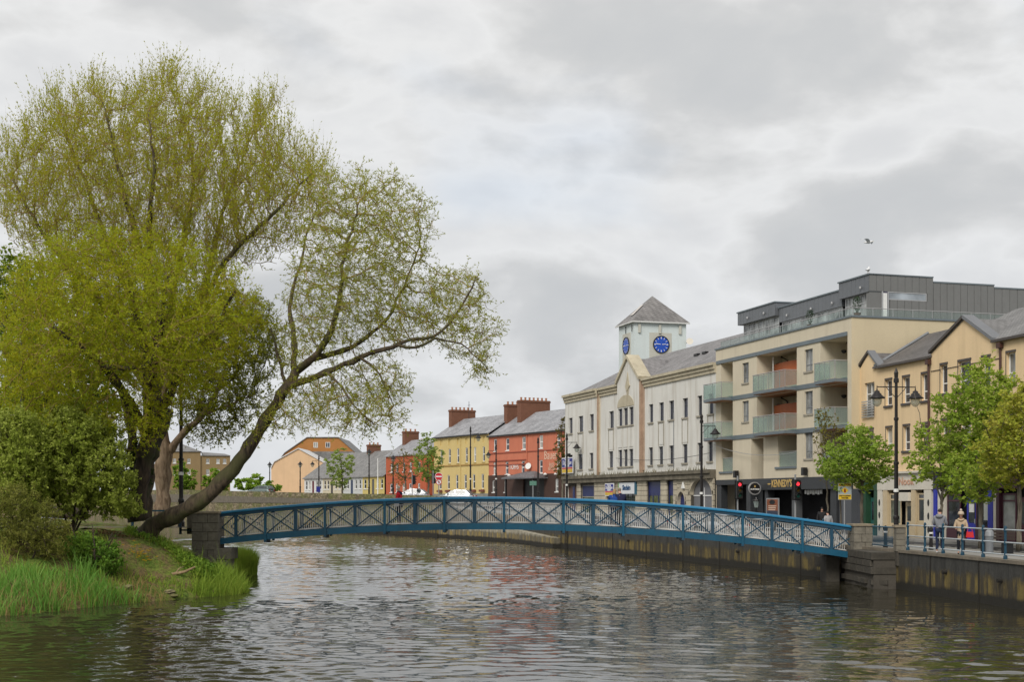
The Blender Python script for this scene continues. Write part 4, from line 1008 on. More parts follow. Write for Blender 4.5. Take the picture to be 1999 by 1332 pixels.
cA = (U(1408), U(1431)); cB = (U(1449.5), U(1462)); cC = (U(1478), U(1556)); cD = (U(1571), U(1587)); cE = (U(1602), U(1655))
floors = [(z1_ + .0, z2_ - .3), (z2_ + .12, z3_ - .3), (z3_ + .12, zh)]
ops = []
for fi, (f0, f1) in enumerate(floors):
    if fi > 0: ops += [(cA[0], cA[1], f0, f1), (cC[0], cC[1], f0, f1), (cE[0], cE[1], f0, f1)]
    else: ops += [(cA[0] + .1, cA[1], f0 + .6, f1), (U(1467), U(1491), f0 - .05, f1 - .05), (U(1519), cC[1], f0 + .75, f1), (cE[0], cE[1], f0 + .55, f1)]
wz = [(z1_ + 1.2, z1_ + 2.95), (z2_ + .95, z2_ + 2.45), (z3_ + .85, z3_ + 2.3)]
wops_ = []
for fi in range(3):
    if fi > 0: wops_.append((cB[0], cB[1], *wz[fi]))
    wops_.append((cD[0], cD[1], *wz[fi]))
wall(ab_, 'front_wall', 0, L_, z1_ - .02, zp, ops + wops_, M_cr, 0, .25)
for (a, c, z0, z1) in wops_: window(ab_, a, c, z0, z1, M_grey_fr, G_mid, .12, .06, (.3,), (.55,), .06, M_stone_sill)
# recessed loggias: back wall, side walls, soffit, sliding doors
for (a, c, z0, z1) in ops:
    dp = 2.0; mb = MB()
    mb.quad((a, .25, z0), (a, dp, z0), (a, dp, z1), (a, .25, z1)); mb.quad((c, .25, z0), (c, dp, z0), (c, dp, z1), (c, .25, z1)); mb.quad((a, dp, z0), (c, dp, z0), (c, dp, z1), (a, dp, z1)); mb.quad((a, .25, z0), (c, .25, z0), (c, dp, z0), (a, dp, z0))
    lg = mb.build('loggia', M_cr, ab_.e); MB().quad((a, .25, z1 - .003), (c, .25, z1 - .003), (c, dp, z1 - .003), (a, dp, z1 - .003)).build('soffit', M_cr if z1 > 12 else M_soff, lg)
    wd = min(c - a - .3, 3.2)
    if c - a > 2.2: window(ab_, c - wd, c - .1, z0 + .05, z0 + 2.2, M_grey_fr, G_mid if random.random() < .5 else G_dark, dp - .12, .07, (), tuple(i/3 for i in (1, 2)), None, None, lg, 'glazed_door')
    lm = MB(); lm.lathe([(.02, .1), (.16, .08), (.18, 0), (.12, -.1), (.03, -.14)], 10); lm.build('wall_lamp', M_black, lg, loc=(a + .28, 1.55, z0 + 1.9))
    if c - a > 2.2: t = MB(); t.tube([(a + .9, dp - .07, z0), (a + .9, dp - .07, z1 - .35), (a + .4, dp - .3, z1 - .05)], .05, 6); t.build('downpipe', M_black, lg)
# steel floor bands
for z in (z2_, z3_):
    MB().box(.15, U(1655), -.06, -.003, z - .28, z + .02).build('floor_band', M_band, ab_.e)
MB().box(.15, U(1655), -.07, -.003, zh + .003, zh + .26).build('floor_band', M_band, ab_.e)
# projecting balconies with glass balustrade
def balcony(a, c, z, out, nglass, full=True):
    e = MB().box(a, c, -out, -.065, z - .26, z - .06).build('balcony', M_band, ab_.e)
    MB().box(a + .05, c - .05, -out + .05, -.07, z - .30, z - .263).build('balcony_soffit', M_soff, e)
    zt_ = z + 1.08
    t = MB(); t.tube([(a, .2, zt_), (a, -out, zt_), (c, -out, zt_), (c, .2, zt_)], .03, 6); t.build('top_rail', M_alu, e)
    n = nglass; w_ = (c - a) / n
    for i in range(n):
        MB().box(a + i*w_ + .03, a + (i+1)*w_ - .03, -out - .006, -out + .006, z - .02, zt_ - .05).build('glass_panel', M_bg, e)
    for i in range(n + 1):
        x = a + i*w_; MB().box(x - .018, x + .018, -out + .01, -out + .05, z - .06, zt_).build('baluster', M_alu, e)
    for x in (a, c): MB().box(x - .006, x + .006, -out + .06, .2, z - .02, zt_ - .05).build('glass_panel', M_bg, e)
    return e
for z in (z2_, z3_):
    balcony(U(1396) + .0, cA[1], z, .95, 2); balcony(U(1470, -.9), cC[1] - .02, z, .9, 6); balcony(U(1590, -.9), cE[1] - .02, z, .9, 4)
for (a, c, z0) in ((cA[0] + .1, cA[1], z1_ + .6), (U(1519), cC[1], z1_ + .75), (cE[0], cE[1], z1_ + .55)):
    s = MB().box(a - .3, c, -.10, -.003, z0 - .14, z0 - .003).build('sill', M_band, ab_.e)
    gl_ = MB().box(a + .03, c - .03, .10, .115, z0 + .02, z0 + .98).build('glass_panel', M_bg, s); t = MB(); t.tube([(a, .11, z0 + 1.02), (c, .11, z0 + 1.02)], .03, 6); t.build('top_rail', M_alu, s)
# orange cedar privacy screens on the middle balconies (slightly bowed)
for z in (z2_, z3_):
    mb = MB(); n = 8; a, c = U(1507, .9), cC[1] - .35
    for i in range(n + 1):
        x = a + (c - a)*i/n; y = .75 + .35*math.sin(math.pi*i/n)*-1 + .35; mb.v += [(x, y, z + .05), (x, y, z + 1.95)]
    for i in range(n): mb.f.append((2*i, 2*i+2, 2*i+3, 2*i+1))
    o = mb.build('privacy_screen', M_orange, ab_.e); sm = o.modifiers.new('s', 'SOLIDIFY'); sm.thickness = .05
    MB().box(a + .9, a + .95, .5, .55, z, z + 2.4).build('screen_pole', M_white_fr, ab_.e)
# side wall towards the camera, coping, roof slab
DEP = 18.0
MB().quad((L_, 0, 0), (L_, DEP, 0), (L_, DEP, zp), (L_, 0, zp)).build('side_wall', M_cr2, ab_.e)
MB().quad((0, 0, 0), (0, DEP, 0), (0, DEP, zp), (0, 0, zp)).build('side_wall', M_cr, ab_.e)
cp_ = MB(); cp_.box(-.1, L_ + .08, -.08, .35, zp + .003, zp + .12); cp_.box(L_ - .3, L_ + .08, .353, DEP, zp + .003, zp + .12); cp_.build('coping', M_band, ab_.e)
MB().box(0, L_ - .31, .36, DEP, zp - .2, zp - .02).build('roof_slab', M_pave, ab_.e)
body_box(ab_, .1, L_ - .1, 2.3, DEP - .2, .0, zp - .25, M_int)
# roof balustrade: glass and steel rail
rb_ = empty('roof_balustrade', (0, 0, 0)); rb_.parent = ab_.e
zt_ = zp + .62; t = MB(); t.tube([(.6, .14, zt_), (L_ - .1, .14, zt_), (L_ - .1, 13, zt_)], .028, 6); t.build('top_rail', M_alu, rb_)
nn = 12
for i in range(nn):
    a = .6 + (L_ - .7)*i/nn; c = .6 + (L_ - .7)*(i+1)/nn; MB().box(a + .02, c - .02, .134, .146, zp + .14, zt_ - .06).build('glass_panel', M_bg2, rb_); MB().box(a - .015, a + .015, .12, .16, zp + .12, zt_).build('baluster', M_alu, rb_)
for i in range(9):
    y0 = .14 + 12.8*i/9; y1 = .14 + 12.8*(i+1)/9; MB().box(L_ - .106, L_ - .094, y0 + .02, y1 - .02, zp + .14, zt_ - .06).build('glass_panel', M_bg2, rb_); MB().box(L_ - .12, L_ - .08, y0 - .015, y0 + .015, zp + .12, zt_).build('baluster', M_alu, rb_)
# zinc penthouse
M_zinc = pmat('zinc_cladding', (.17, .18, .195), .48, .10, .5, 6, .03, .18, (.11, .115, .12), metallic=.35)
M_zinc2 = pmat('zinc_cladding_side', (.20, .20, .195), .5, .08, .5, 6, .03, .2, (.14, .14, .135), metallic=.3)
v0 = 2.2; PZ = zp + .05
segs = [(ab_.u(1441, v0), ab_.u(1514, v0), ab_.z(1441, 636, v0), ab_.z(1441, 612.5, v0)), (ab_.u(1516, v0), ab_.u(1638, v0), ab_.z(1580, 613, v0), ab_.z(1580, 583.5, v0)), (ab_.u(1638.5, v0), ab_.u(1697, v0), ab_.z(1670, 576.5, v0), ab_.z(1670, 544.5, v0))]
pent = MB().box(segs[0][0] + .2, segs[2][1] - .12, v0 + 1.25, DEP - 1, PZ - .3, segs[1][3] - .2).build('penthouse', M_zinc, ab_.e)
ME_zp = bevel_cube('zinc_panel', M_zinc, .012); ME_zp2 = bevel_cube('zinc_side_panel', M_zinc2, .012)
for si, (a, c, z0, z1) in enumerate(segs):
    yy = v0 + (.25 if si == 1 else 0)
    bx_ = MB().box(a, c, yy + .03, yy + 4, z0, z1 - .02).build('fascia', M_zinc, pent)
    n = round((c - a) / .52); w_ = (c - a) / n
    for i in range(n): piece('zinc_panel', ME_zp, pent, (a + (i + .5)*w_, yy, (z0 + z1)/2), (w_ - .02, .05, z1 - z0))
    MB().box(a - .06, c + .06, yy - .1, yy + 4.1, z1 + .002, z1 + .09).build('roof_edge', M_band, pent)
    # glazing below the fascia, set back
    gy = v0 + .48; n = 7 if si != 1 else 9
    window(ab_, a + .25, c - .12, PZ, z0 - .003, M_alu, glass_mat('penthouse_glass', (.24, .25, .25), .05, .7), gy - .12 - .02*si, .07, (.70,) if si != 1 else (), tuple(i/n for i in range(1, n)), None, None, pent, 'glazing')  # pale pane colour stands in for bright reflections in the glazing
    for px in ((1462, 1494), (1533, 1580, 1621), (1683,))[si]:
        lm = MB(); lm.lathe([(.02, .16), (.07, .12), (.08, 0), (.03, -.04)], 8); lm.build('wall_lamp', M_alu, pent, loc=(ab_.u(px, v0), yy - .12, z0 + .3))
# side of the penthouse facing the camera
ux = segs[2][1]; zs3 = segs[2][3]
def side_panels(y0, y1, z0, z1, n):
    w_ = (y1 - y0) / n
    for i in range(n): piece('zinc_panel', ME_zp2, pent, (ux + .0, y0 + (i + .5)*w_, (z0 + z1)/2), (.05, w_ - .025, z1 - z0))
def vside(px, lo=v0, hi=40.0):
    for _ in range(50):
        m_ = (lo + hi)/2; q = ab_.w(ux, m_, 0); p_ = CX + F*q.x/q.y
        lo, hi = (m_, hi) if p_ < px else (lo, m_)
    return (lo + hi)/2
ya, yb_, yc_ = vside(1822), vside(1941), vside(2060)
ywin0, ywin1 = vside(1708), vside(1809); ycor = vside(1735)
zw1 = zs3 - 1.02; zw0 = zw1 - .52
side_panels(v0, ya, zw1 + .004, zs3, 9)
side_panels(ycor + .1, ya, PZ, zw0 - .004, 6); side_panels(ywin1 + .05, ya, zw0, zw1, 1)
side_panels(ya + .01, yb_, PZ, zs3 - .30, 9); side_panels(yb_ + .01, yc_, PZ, zs3 - .46, 8)
MB().box(ux - .4, ux - .03, v0 + .05, yc_, PZ, zs3 - .5).build('side_core', M_zinc2, pent)
MB().box(ux - .3, ux + .06, v0 - .05, ya, zs3 + .003, zs3 + .09).build('roof_edge', M_band, pent); MB().box(ux - .3, ux + .06, ya + .003, yb_, zs3 - .30, zs3 - .21).build('roof_edge', M_band, pent); MB().box(ux - .3, ux + .06, yb_ + .003, yc_, zs3 - .46, zs3 - .37).build('roof_edge', M_band, pent)
hw = MB(); hw.box(ux - .02, ux + .03, ycor, ywin1, zw0, zw0 + .06); hw.box(ux - .02, ux + .03, ycor, ywin1, zw1 - .06, zw1); hw.box(ux - .02, ux + .03, ywin1 - .06, ywin1, zw0 + .06, zw1 - .06); hw.box(ux - .02, ux + .04, v0 + .9, v0 + 1.0, PZ, zw1); hw.box(ux - .02, ux + .04, ycor - .08, ycor, PZ, zw1); hf = hw.build('side_window', M_alu, pent)
MB().quad((ux + .005, v0 + 1.0, PZ), (ux + .005, ycor - .08, PZ), (ux + .005, ycor - .08, zw1), (ux + .005, v0 + 1.0, zw1)).build('pane', glass_mat('corner_glass', (.08, .07, .12), .05, .6), hf)
MB().quad((ux + .006, ycor, zw0 + .06), (ux + .006, ywin1 - .06, zw0 + .06), (ux + .006, ywin1 - .06, zw1 - .06), (ux + .006, ycor, zw1 - .06)).build('pane', glass_mat('strip_glass', (.26, .29, .32), .08, .3), hf)
cu = MB(); n = 8
for i in range(n + 1): y = ycor - .5 + .4*i/n; cu.v += [(ux + .012 + .015*(i % 2), y, PZ + .05), (ux + .012 + .015*(i % 2), y, zw1 - .1)]
for i in range(n): cu.f.append((2*i, 2*i+2, 2*i+3, 2*i+1))
cu.build('curtain', M_white_fr, hf)

# pub at street level
M_pub = pmat('pub_dark_grey', (.035, .038, .042), .5, .2, 1.5, 12, .05); M_gold = pmat('gold_letter', (.62, .42, .14), .4, .1, metallic=.3)
fz0, fz1 = z1_ - .82, z1_ - .02
fa = MB().box(U(1474), L_ + .02, -.22, .1, fz0, fz1 - .003).build('pub_fascia', M_pub, ab_.e)
MB().box(U(1400), U(1474) - .003, -.1, .1, fz1 - .38, fz1 - .003).build('fascia', M_pub, ab_.e)
text_mesh('pub_lettering', "KENNEDY'S", .70, M_gold, fa, ((U(1511.5) + U(1553.5))/2, -.235, (fz0 + fz1)/2 - .0), sx=.80, bold=.012)
for px in (1507.5, 1559): tq = MB(); uq = U(px); tq.prism([(uq - .3, -.236, (fz0+fz1)/2), (uq, -.236, (fz0+fz1)/2 + .06), (uq + .3, -.236, (fz0+fz1)/2), (uq, -.236, (fz0+fz1)/2 - .06)], (0, .014, 0)); tq.build('scroll', M_gold, fa)
for (p0, p1, m_, y) in ((1400, 1409, M_pub, 0), (1448, 1458, M_cr, .5), (1458, 1466, M_pub, 0), (1466, 1480, M_pub, .4), (1494, 1500, M_pub, 0), (1539, 1546, pmat('pub_column', (.09, .095, .10), .5), .3), (1622, 1634, M_pub, 0), (1640, 1663, pmat('pub_panel', (.075, .08, .09), .5, .15), .0)):
    MB().box(U(p0), U(p1), y - .02, y + .5, 0, fz0 - .003 if p0 > 1470 else fz1 - .385).build('pub_pillar', m_, ab_.e)
MB().quad((0.05, 1.6, 0), (L_ - .05, 1.6, 0), (L_ - .05, 1.6, z1_), (.05, 1.6, z1_)).build('pub_interior', M_int, ab_.e)  # sheet coloured near-black to stand in for the unlit pub
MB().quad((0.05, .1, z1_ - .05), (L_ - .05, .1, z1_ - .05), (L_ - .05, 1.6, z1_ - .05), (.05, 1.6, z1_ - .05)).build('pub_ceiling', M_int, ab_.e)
for i in range(7): MB().box(U(1562 + i*5), U(1565.5 + i*5), .35, .4, fz0 - .30 - .05*(i % 2), fz0 - .04).build('awning_flag', M_white_fr, ab_.e)
for px in (1443, 1577): MB().box(U(px) - .16, U(px) + .16, -.4, -.1, z1_ + .1, z1_ + .62).build('wall_speaker', M_black, ab_.e)
pf = MB().box(U(1499.5), U(1523.5), -.12, -.05, fz0 - 2.25, fz0 - .58).build('poster_case', M_alu, ab_.e)
MB().box(U(1501), U(1522), -.135, -.123, fz0 - 1.45, fz0 - .66).build('poster', pmat('poster_brown', (.22, .07, .03), .5, .4, 5), pf); MB().box(U(1501), U(1522), -.135, -.123, fz0 - 2.18, fz0 - 1.453).build('poster', pmat('poster_navy', (.03, .04, .07), .5, .3, 5), pf)
MB().prism([((U(1501)+U(1522))/2 + .42*math.cos(q*math.pi/8), -.14, fz0 - .86 + .17*math.sin(q*math.pi/8)) for q in range(16)], (0, .004, 0)).build('poster_emblem', M_black, pf)
for k in range(3): MB().box(U(1504), U(1519.5 - k), -.14, -.136, fz0 - 1.16 - .13*k, fz0 - 1.09 - .13*k).build('poster_print', pmat('poster_print', (.6, .45, .35), .5), pf)
# round projecting pub sign with lantern bracket
sg = ab_.w(U(1493), -.75, fz0 + .1); rs = empty('round_pub_sign', sg, R(12), 'round black pub sign with white rim above ornate lantern', 'sign')
t = MB(); t.prism(t.disc((0, 0, 0), .40), (0, .12, 0)); t.build('disc', M_black, rs)
rm = MB(); k = 28
for i in range(k):
    a0, a1 = 2*math.pi*i/k, 2*math.pi*(i+1)/k; pr = lambda a, r, y: (r*math.cos(a), y, r*math.sin(a))
    rm.quad(pr(a0, .385, -.02), pr(a1, .385, -.02), pr(a1, .45, -.02), pr(a0, .45, -.02)); rm.quad(pr(a0, .45, -.02), pr(a1, .45, -.02), pr(a1, .45, .14), pr(a0, .45, .14))
rm.build('rim', M_alu, rs)
text_mesh('sign_lettering', 'GUINNESS', .145, M_white_fr, rs, (0, -.012, -.06), bold=.004)
hp = MB(); hp.prism([(-.06, -.012, .08), (.05, -.012, .08), (.07, -.012, .24), (.0, -.012, .16), (-.05, -.012, .26)], (0, .008, 0)); hp.build('emblem', M_gold, rs)
t = MB(); t.tube([(.1, .1, -.1), (.45, .6, .1)], .03, 6); t.build('bracket', M_black, rs)
ln = empty('pub_lantern', ab_.w(U(1494.5), -.7, fz0 - 1.25), R(10), 'ornate black lantern under the round pub sign', 'lantern')
MB().lathe([(.05, .75), (.10, .62), (.28, .55), (.30, .50), (.10, .46)], 8).build('cap', M_black, ln); MB().lathe([(.22, .46), (.14, .05), (.10, 0)], 6).build('glass', clear_glass('lantern_glass', (.9, .92, .9), .5), ln); t = MB(); t.tube([(0, 0, 0), (.1, .3, -.4), (.2, .62, -.5)], .03, 6); t.build('bracket', M_black, ln)
# potted evergreens on the roof terrace
for px, lab in ((1582, 'small potted evergreen behind the middle of the penthouse railing'), (1674, 'small potted evergreen at the penthouse corner railing')):
    q = ab_.w(ab_.u(px, .8), .8, zp); e = empty('potted_shrub', q, 0, lab, 'potted plant', 'potted evergreens on the roof terrace')
    MB().lathe([(.16, 0), (.22, .35), (.24, .38)], 10).build('pot', pmat('terracotta_dark', (.12, .06, .04), .7), e)
    V = []; Fc = []; rr = random.Random(px)
    for i in range(420):
        h = rr.random(); rad = .30*math.sin(math.pi*(.15 + .85*(1-h)))*rr.random()**.4; a = rr.random()*6.28; c = Vector((rad*math.cos(a), rad*math.sin(a), .38 + h*1.0)); d = Vector((rr.gauss(0, 1), rr.gauss(0, 1), rr.gauss(.4, 1))).normalized()*.09; s_ = d.cross(Vector((rr.gauss(0, 1), rr.gauss(0, 1), rr.gauss(0, 1)))).normalized()*.035
        n = len(V); V += [c - s_, c + d*.5 + s_*.4, c + d, c + s_]; Fc.append((n, n+1, n+2, n+3))
    me = bpy.data.meshes.new('foliage'); me.from_pydata([tuple(v) for v in V], [], Fc); me.materials.append(leaf_mat('evergreen', [(.012, .035, .012), (.03, .07, .02)], .2)); link('foliage', me, e)
# ------------------------------------------------------------------ cream gabled building with shopfronts (right edge)
GP0 = (21.62, 84.15); GP1 = (27.5, 58.2)
gbd = Bld('gabled_building', 'warm cream gabled building with slate roofs above the shopfronts', GP0, GP1, G0)
M_cg = pmat('warm_cream_render', (0.74, 0.56, 0.34), 0.9, .08, .5, 14, .1, .32, (.46, .34, .2))
M_verge = pmat('verge_dark', (.075, .065, .06), .6, .2)
M_slate2 = slate_mat('slate_brown', (.13, .12, .115), .22, .3)
U = gbd.u; gl_len = gbd.len
def gz(px, py): return gbd.z(px, py)
def gq(x, s=4.44, o=1650): return o + x/s
def gy_(y, s=4.44, o=600): return o + y/s
zeA = gz(1770, 704.5); zeB = gz(1830, 687)
uS = U(1820)
rects = [(350, 408, 635, 858), (500, 562, 605, 832), (663, 722, 575, 812), (355, 411, 1045, 1255), (505, 563, 1030, 1245), (665, 722, 1015, 1230)]
opA = []
for x0, x1, y0, y1 in rects:
    pc = gq((x0+x1)/2); opA.append((U(gq(x0)), U(gq(x1)), gz(pc, gy_(y1)), gz(pc, gy_(y0))))
zu = (opA[1][2], opA[1][3]); zl_ = (opA[4][2], opA[4][3]); opA = [(a, c, *(zu if z0 > 6 else zl_)) for a, c, z0, z1 in opA]
jw = (U(1688), U(1707.5), gz(1697, 816), gz(1697, 750)); jw = (jw[0], jw[1], jw[2], zu[1] + .05); jw2 = (U(1690), U(1706), zl_[0], zl_[1])
opB = []
for x0, x1 in ((835, 897), (990, 1100), (1195, 1270), (1408, 1487)):
    opB.append((U(gq(x0)), U(gq(x1)), zu[0] + .25, zu[1] + .30))
for x0, x1 in ((845, 905), (1000, 1100), (1200, 1275), (1410, 1490)): opB.append((U(gq(x0)), U(gq(x1)), zl_[0] + .1, zl_[1] + .1))
SZ = 3.75
wall(gbd, 'wall', 0, uS, SZ, zeA, opA + [jw, jw2], M_cg)
wall(gbd, 'wall', uS, gl_len, SZ, zeB, opB, M_cg, -.06)
for i, (a, c, z0, z1) in enumerate(opA + [jw2] + opB):
    y = .0 if i < 7 else -.06
    wide = (c - a) > 1.6
    window(gbd, a + .0, c, z0, z1, M_white_fr, G_dark, y + .16, .07, (.35,), (.5,) if wide else (), None)
    bk = MB(); bk.box(a - .05, a - .002, y - .02, y + .15, z0, z1 + .06); bk.box(a - .05, c + .05, y - .03, y - .003, z1 + .003, z1 + .12); bk.box(a - .1, c + .1, y - .09, y + .12, z0 - .13, z0 - .003); bk.build('window_surround', M_verge, gbd.e)
fw_ = window(gbd, *jw, M_white_fr, G_mid, .16, .07, (.68,), (.5,))
ju = MB()
for k in range(7): ju.box(jw[0] - .12, jw[1] + .12, -.14, -.10, jw[2] + .02 + k*.155, jw[2] + .10 + k*.155)
ju.build('juliet_balcony', M_alu, fw_)
# gablet over the left end, big gable, verges, roofs
g0, ga, g1 = U(1674), U(1697), U(1715.5); zga = gz(1697, 689)
MB().poly([(0, 0, zeA), (g1, 0, zeA), (ga, 0, zga)]).build('gablet', M_cg, gbd.e)
def verge(pa, pb, y=-.12, h=.16, d=.5, m=M_verge):
    (x0, z0), (x1, z1) = pa, pb; MB().prism([(x0, y, z0), (x1, y, z1), (x1, y, z1 + h), (x0, y, z0 + h)], (0, d, 0)).build('verge', m, gbd.e)
verge((g0 - .05, zeA - .05), (ga, zga)); verge((g1 + .15, zeA - .08), (ga + .01, zga), m=pmat('verge_lead', (.16, .165, .175), .5, .15))
b0, ba, b1 = U(1826), U(1885), U(1938); zb0, zba = zeB, gz(1885, 622); zb1 = zeB
MB().poly([(uS, -.06, zeB), (b1 + .2, -.06, zeB), (ba, -.06, zba)]).build('gable', M_cg, gbd.e)
verge((b0 - .4, zeB - .05), (ba, zba), -.22); verge((b1 + .35, zeB - .1), (ba + .01, zba), -.22, .2, .7, pmat('verge_lead', (.16, .165, .175), .5, .15))
rf = MB(); zrA = zeA + 2.35; zrB = zeB + 2.6
rf.prism([(g1 - .5, -.15, zeA - .02), (uS + .1, -.15, zeA - .02), (uS + .1, 4.6, zrA), (U(1812, 4.6), 4.6, zrA)], (0, 0, -.1)); rf.prism([(g1 - .6, -.1, zeA), (U(1812, 4.6), 4.6, zrA), (g1 - .6, 9, zeA)], (0, 0, -.1))
rf.prism([(ga, -.05, zga), (g1 + .1, -.05, zeA), (g1 + .1, 3, zeA), (ga, 3, zga)], (0, 0, -.06)); rf.prism([(g0, -.05, zeA), (ga, -.05, zga), (ga, 3, zga), (g0, 3, zeA)], (0, 0, -.06))
rf.prism([(U(1812, 4.6), 4.6, zrA), (uS + .1, 4.6, zrA), (uS + .1, 9, zeA), (g1 - .6, 9, zeA)], (0, 0, -.06)); rf.build('roof', M_slate2, gbd.e)
rf = MB(); rf.prism([(b1 + .2, -.2, zeB), (gl_len, -.2, zeB), (gl_len, 5.2, zrB), (b1 + .2, 5.2, zrB)], (0, 0, -.1)); rf.prism([(uS, .12, zeB + .15), (b1 + .195, .12, zeB + .15), (b1 + .195, 5.2, zrB), (uS, 5.2, zrB)], (0, 0, -.1)); rf.prism([(uS, 5.2, zrB), (gl_len, 5.2, zrB), (gl_len, 10.4, zeB), (uS, 10.4, zeB)], (0, 0, -.06))
rf.prism([(ba, -.1, zba), (b1 + .2, -.1, zeB), (b1 + .2, .5, zeB), (ba, 5.0, zba)], (0, 0, -.07)); rf.prism([(uS, -.1, zeB), (ba, -.1, zba), (ba, 5.0, zba), (uS, .5, zeB)], (0, 0, -.07)); rf.build('roof', slate_mat('slate_mid', (.19, .185, .18), .22, .3), gbd.e)
vl = MB(); vl.tube([(g1 - .3, -.1, zeA + .06), (U(1812, 4.6), 4.6, zrA + .06)], .10, 5); vl.build('hip_lead', pmat('lead', (.2, .21, .22), .5), gbd.e)
MB().box(g1 + .1, uS - .05, -.25, -.12, zeA - .16, zeA - .03).build('gutter', M_verge, gbd.e); MB().box(b1 + .3, gl_len, -.32, -.20, zeB - .16, zeB - .03).build('gutter', M_verge, gbd.e)
M_pipe = pmat('brown_pipe', (.07, .03, .022), .5)
for uu, z in ((uS - .1, zeA), (U(1958.5), zeB)):
    t = MB(); t.tube([(uu, -.2, z - .25), (uu, -.16, z - .6), (uu, -.14, SZ)], .065, 6); t.box(uu - .16, uu + .16, -.3, -.08, z - .5, z - .22); t.build('downpipe', M_pipe, gbd.e)
tl = MB(); tl.tube([(uS, -.09, zeB - 1.05), (U(1958), -.09, zeB - 1.0)], .02, 4); tl.build('cable', M_verge, gbd.e)
MB().quad((0, 0, 0), (0, 9, 0), (0, 9, zeA), (0, 0, zeA)).build('end_wall', M_cg, gbd.e)
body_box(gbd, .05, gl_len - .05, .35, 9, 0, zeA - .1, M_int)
# shopfronts
M_sfw = pmat('shop_white', (.62, .58, .50), .5, .1, 1.5); M_sfc = pmat('shop_cream', (.52, .42, .27), .5, .12, 1.5); M_teal = pmat('shop_teal', (.015, .09, .075), .5, .2); M_green = pmat('shop_dark_green', (.02, .065, .035), .5, .2); M_cobalt = pmat('shop_cobalt', (.02, .03, .35), .4, .1); M_plum = pmat('shop_plum', (.06, .018, .028), .5, .2); M_slgrey = pmat('shop_slate', (.07, .075, .085), .6, .15)
def shop(name, p0, p1, items, fascia, fz=(2.75, 3.7), y=-.12):
    a, c = U(p0), U(p1); f = MB().box(a, c, y - .06, .3, fz[0], fz[1]).build('shop_fascia', fascia, gbd.e)
    MB().box(a - .02, c + .02, y - .22, .28, fz[1] + .003, fz[1] + .12).build('fascia_cornice', fascia, f)
    for kind, x0, x1, m_, z0, z1 in items:
        ua, uc = U(x0), U(x1)
        if kind == 'pil': MB().box(ua, uc, y - .04, .3, 0, fz[0] - .003).build('pilaster', m_, f)
        elif kind == 'win':
            window(gbd, ua, uc, z0, z1, m_, G_dark if random.random() < .5 else glass_mat('shop_pane', (.10, .11, .09), .08, .7), y + .10, .09, (.8,), (), None, None, f, 'shop_window')
            if z0 > .1: MB().box(ua, uc, y + .05, .3, 0, z0 - .003).build('stall_riser', m_, f)
        elif kind == 'door':
            d = MB().box(ua, uc, .12, .18, 0, z1).build('door', m_, f); MB().box(ua + (uc-ua)*.2, uc - (uc-ua)*.2, .10, .118, .95, z1 - .25).build('door_pane', G_dark, d); MB().box(ua + (uc-ua)*.82, ua + (uc-ua)*.88, .06, .118, .9, 1.15).build('handle', M_alu, d)
        elif kind == 'box': MB().box(ua, uc, y - .2, y + .05, z0, z1).build('hanging_sign', m_, f)
    return f
f1 = shop('grey', 1678, 1692, [('pil', 1678, 1680.5, M_slgrey, 0, 0), ('win', 1681, 1690, M_slgrey, 1.3, 2.6), ('pil', 1690, 1692, M_green, 0, 0)], M_slgrey)
f2 = shop('green', 1692.3, 1717.5, [('pil', 1692.3, 1695, M_green, 0, 0), ('door', 1697, 1709, M_teal, 0, 2.3), ('pil', 1711, 1717, M_green, 0, 0)], M_green)
f3 = shop('white', 1718, 1827, [('pil', 1718, 1727, M_sfw, 0, 0), ('pil', 1729, 1737, M_sfc, 0, 0), ('win', 1738, 1760, M_sfc, .7, 2.55), ('door', 1765, 1783, M_sfc, 0, 2.05), ('box', 1765, 1783, M_sfw, 2.1, 2.6), ('pil', 1784, 1792, M_sfc, 0, 0), ('win', 1793, 1808, M_sfc, .9, 2.55), ('pil', 1809, 1823, M_sfw, 0, 0)], M_sfw)
text_mesh('shop_lettering', 'Nook', .62, pmat('pink_letter', (.55, .32, .22), .5), f3, (U(1775), -.20, 3.22), sx=1.2, bold=.01)
for px in (1722, 1818):
    for k in range(3): MB().prism([(U(px) + .10*math.cos(q*math.pi/4), -.18, .5 + k*.75 + .2*math.sin(q*math.pi/4)) for q in range(8)], (0, .015, 0)).build('pilaster_ornament', M_black, f3)
f4 = shop('blue', 1827.5, 1950, [('pil', 1827.5, 1834, M_cobalt, 0, 0), ('pil', 1836, 1846, M_sfw, 0, 0), ('win', 1850, 1876, M_plum, .6, 2.5), ('door', 1884, 1904, M_cobalt, 0, 2.3), ('win', 1906, 1932, M_plum, .7, 2.5), ('pil', 1934, 1944, M_cobalt, 0, 0), ('pil', 1945, 1950, M_sfw, 0, 0)], pmat('shop_fascia_navy', (.03, .03, .08), .5, .2))
MB().box(U(1884) + .3, U(1884) + .75, .07, .098, 1.5, 1.95).build('door_notice', M_white_fr, f4); MB().box(U(1922), U(1931), -.03, -.02, 1.1, 2.3).build('window_poster', pmat('poster_white', (.5, .52, .48), .6), f4)
f5 = shop('plum', 1950.5, 2060, [('pil', 1950.5, 1956, M_plum, 0, 0), ('win', 1957, 1985, M_plum, .6, 2.5), ('door', 1988, 2006, M_plum, 0, 2.3), ('win', 2010, 2050, M_plum, .6, 2.5)], M_plum)

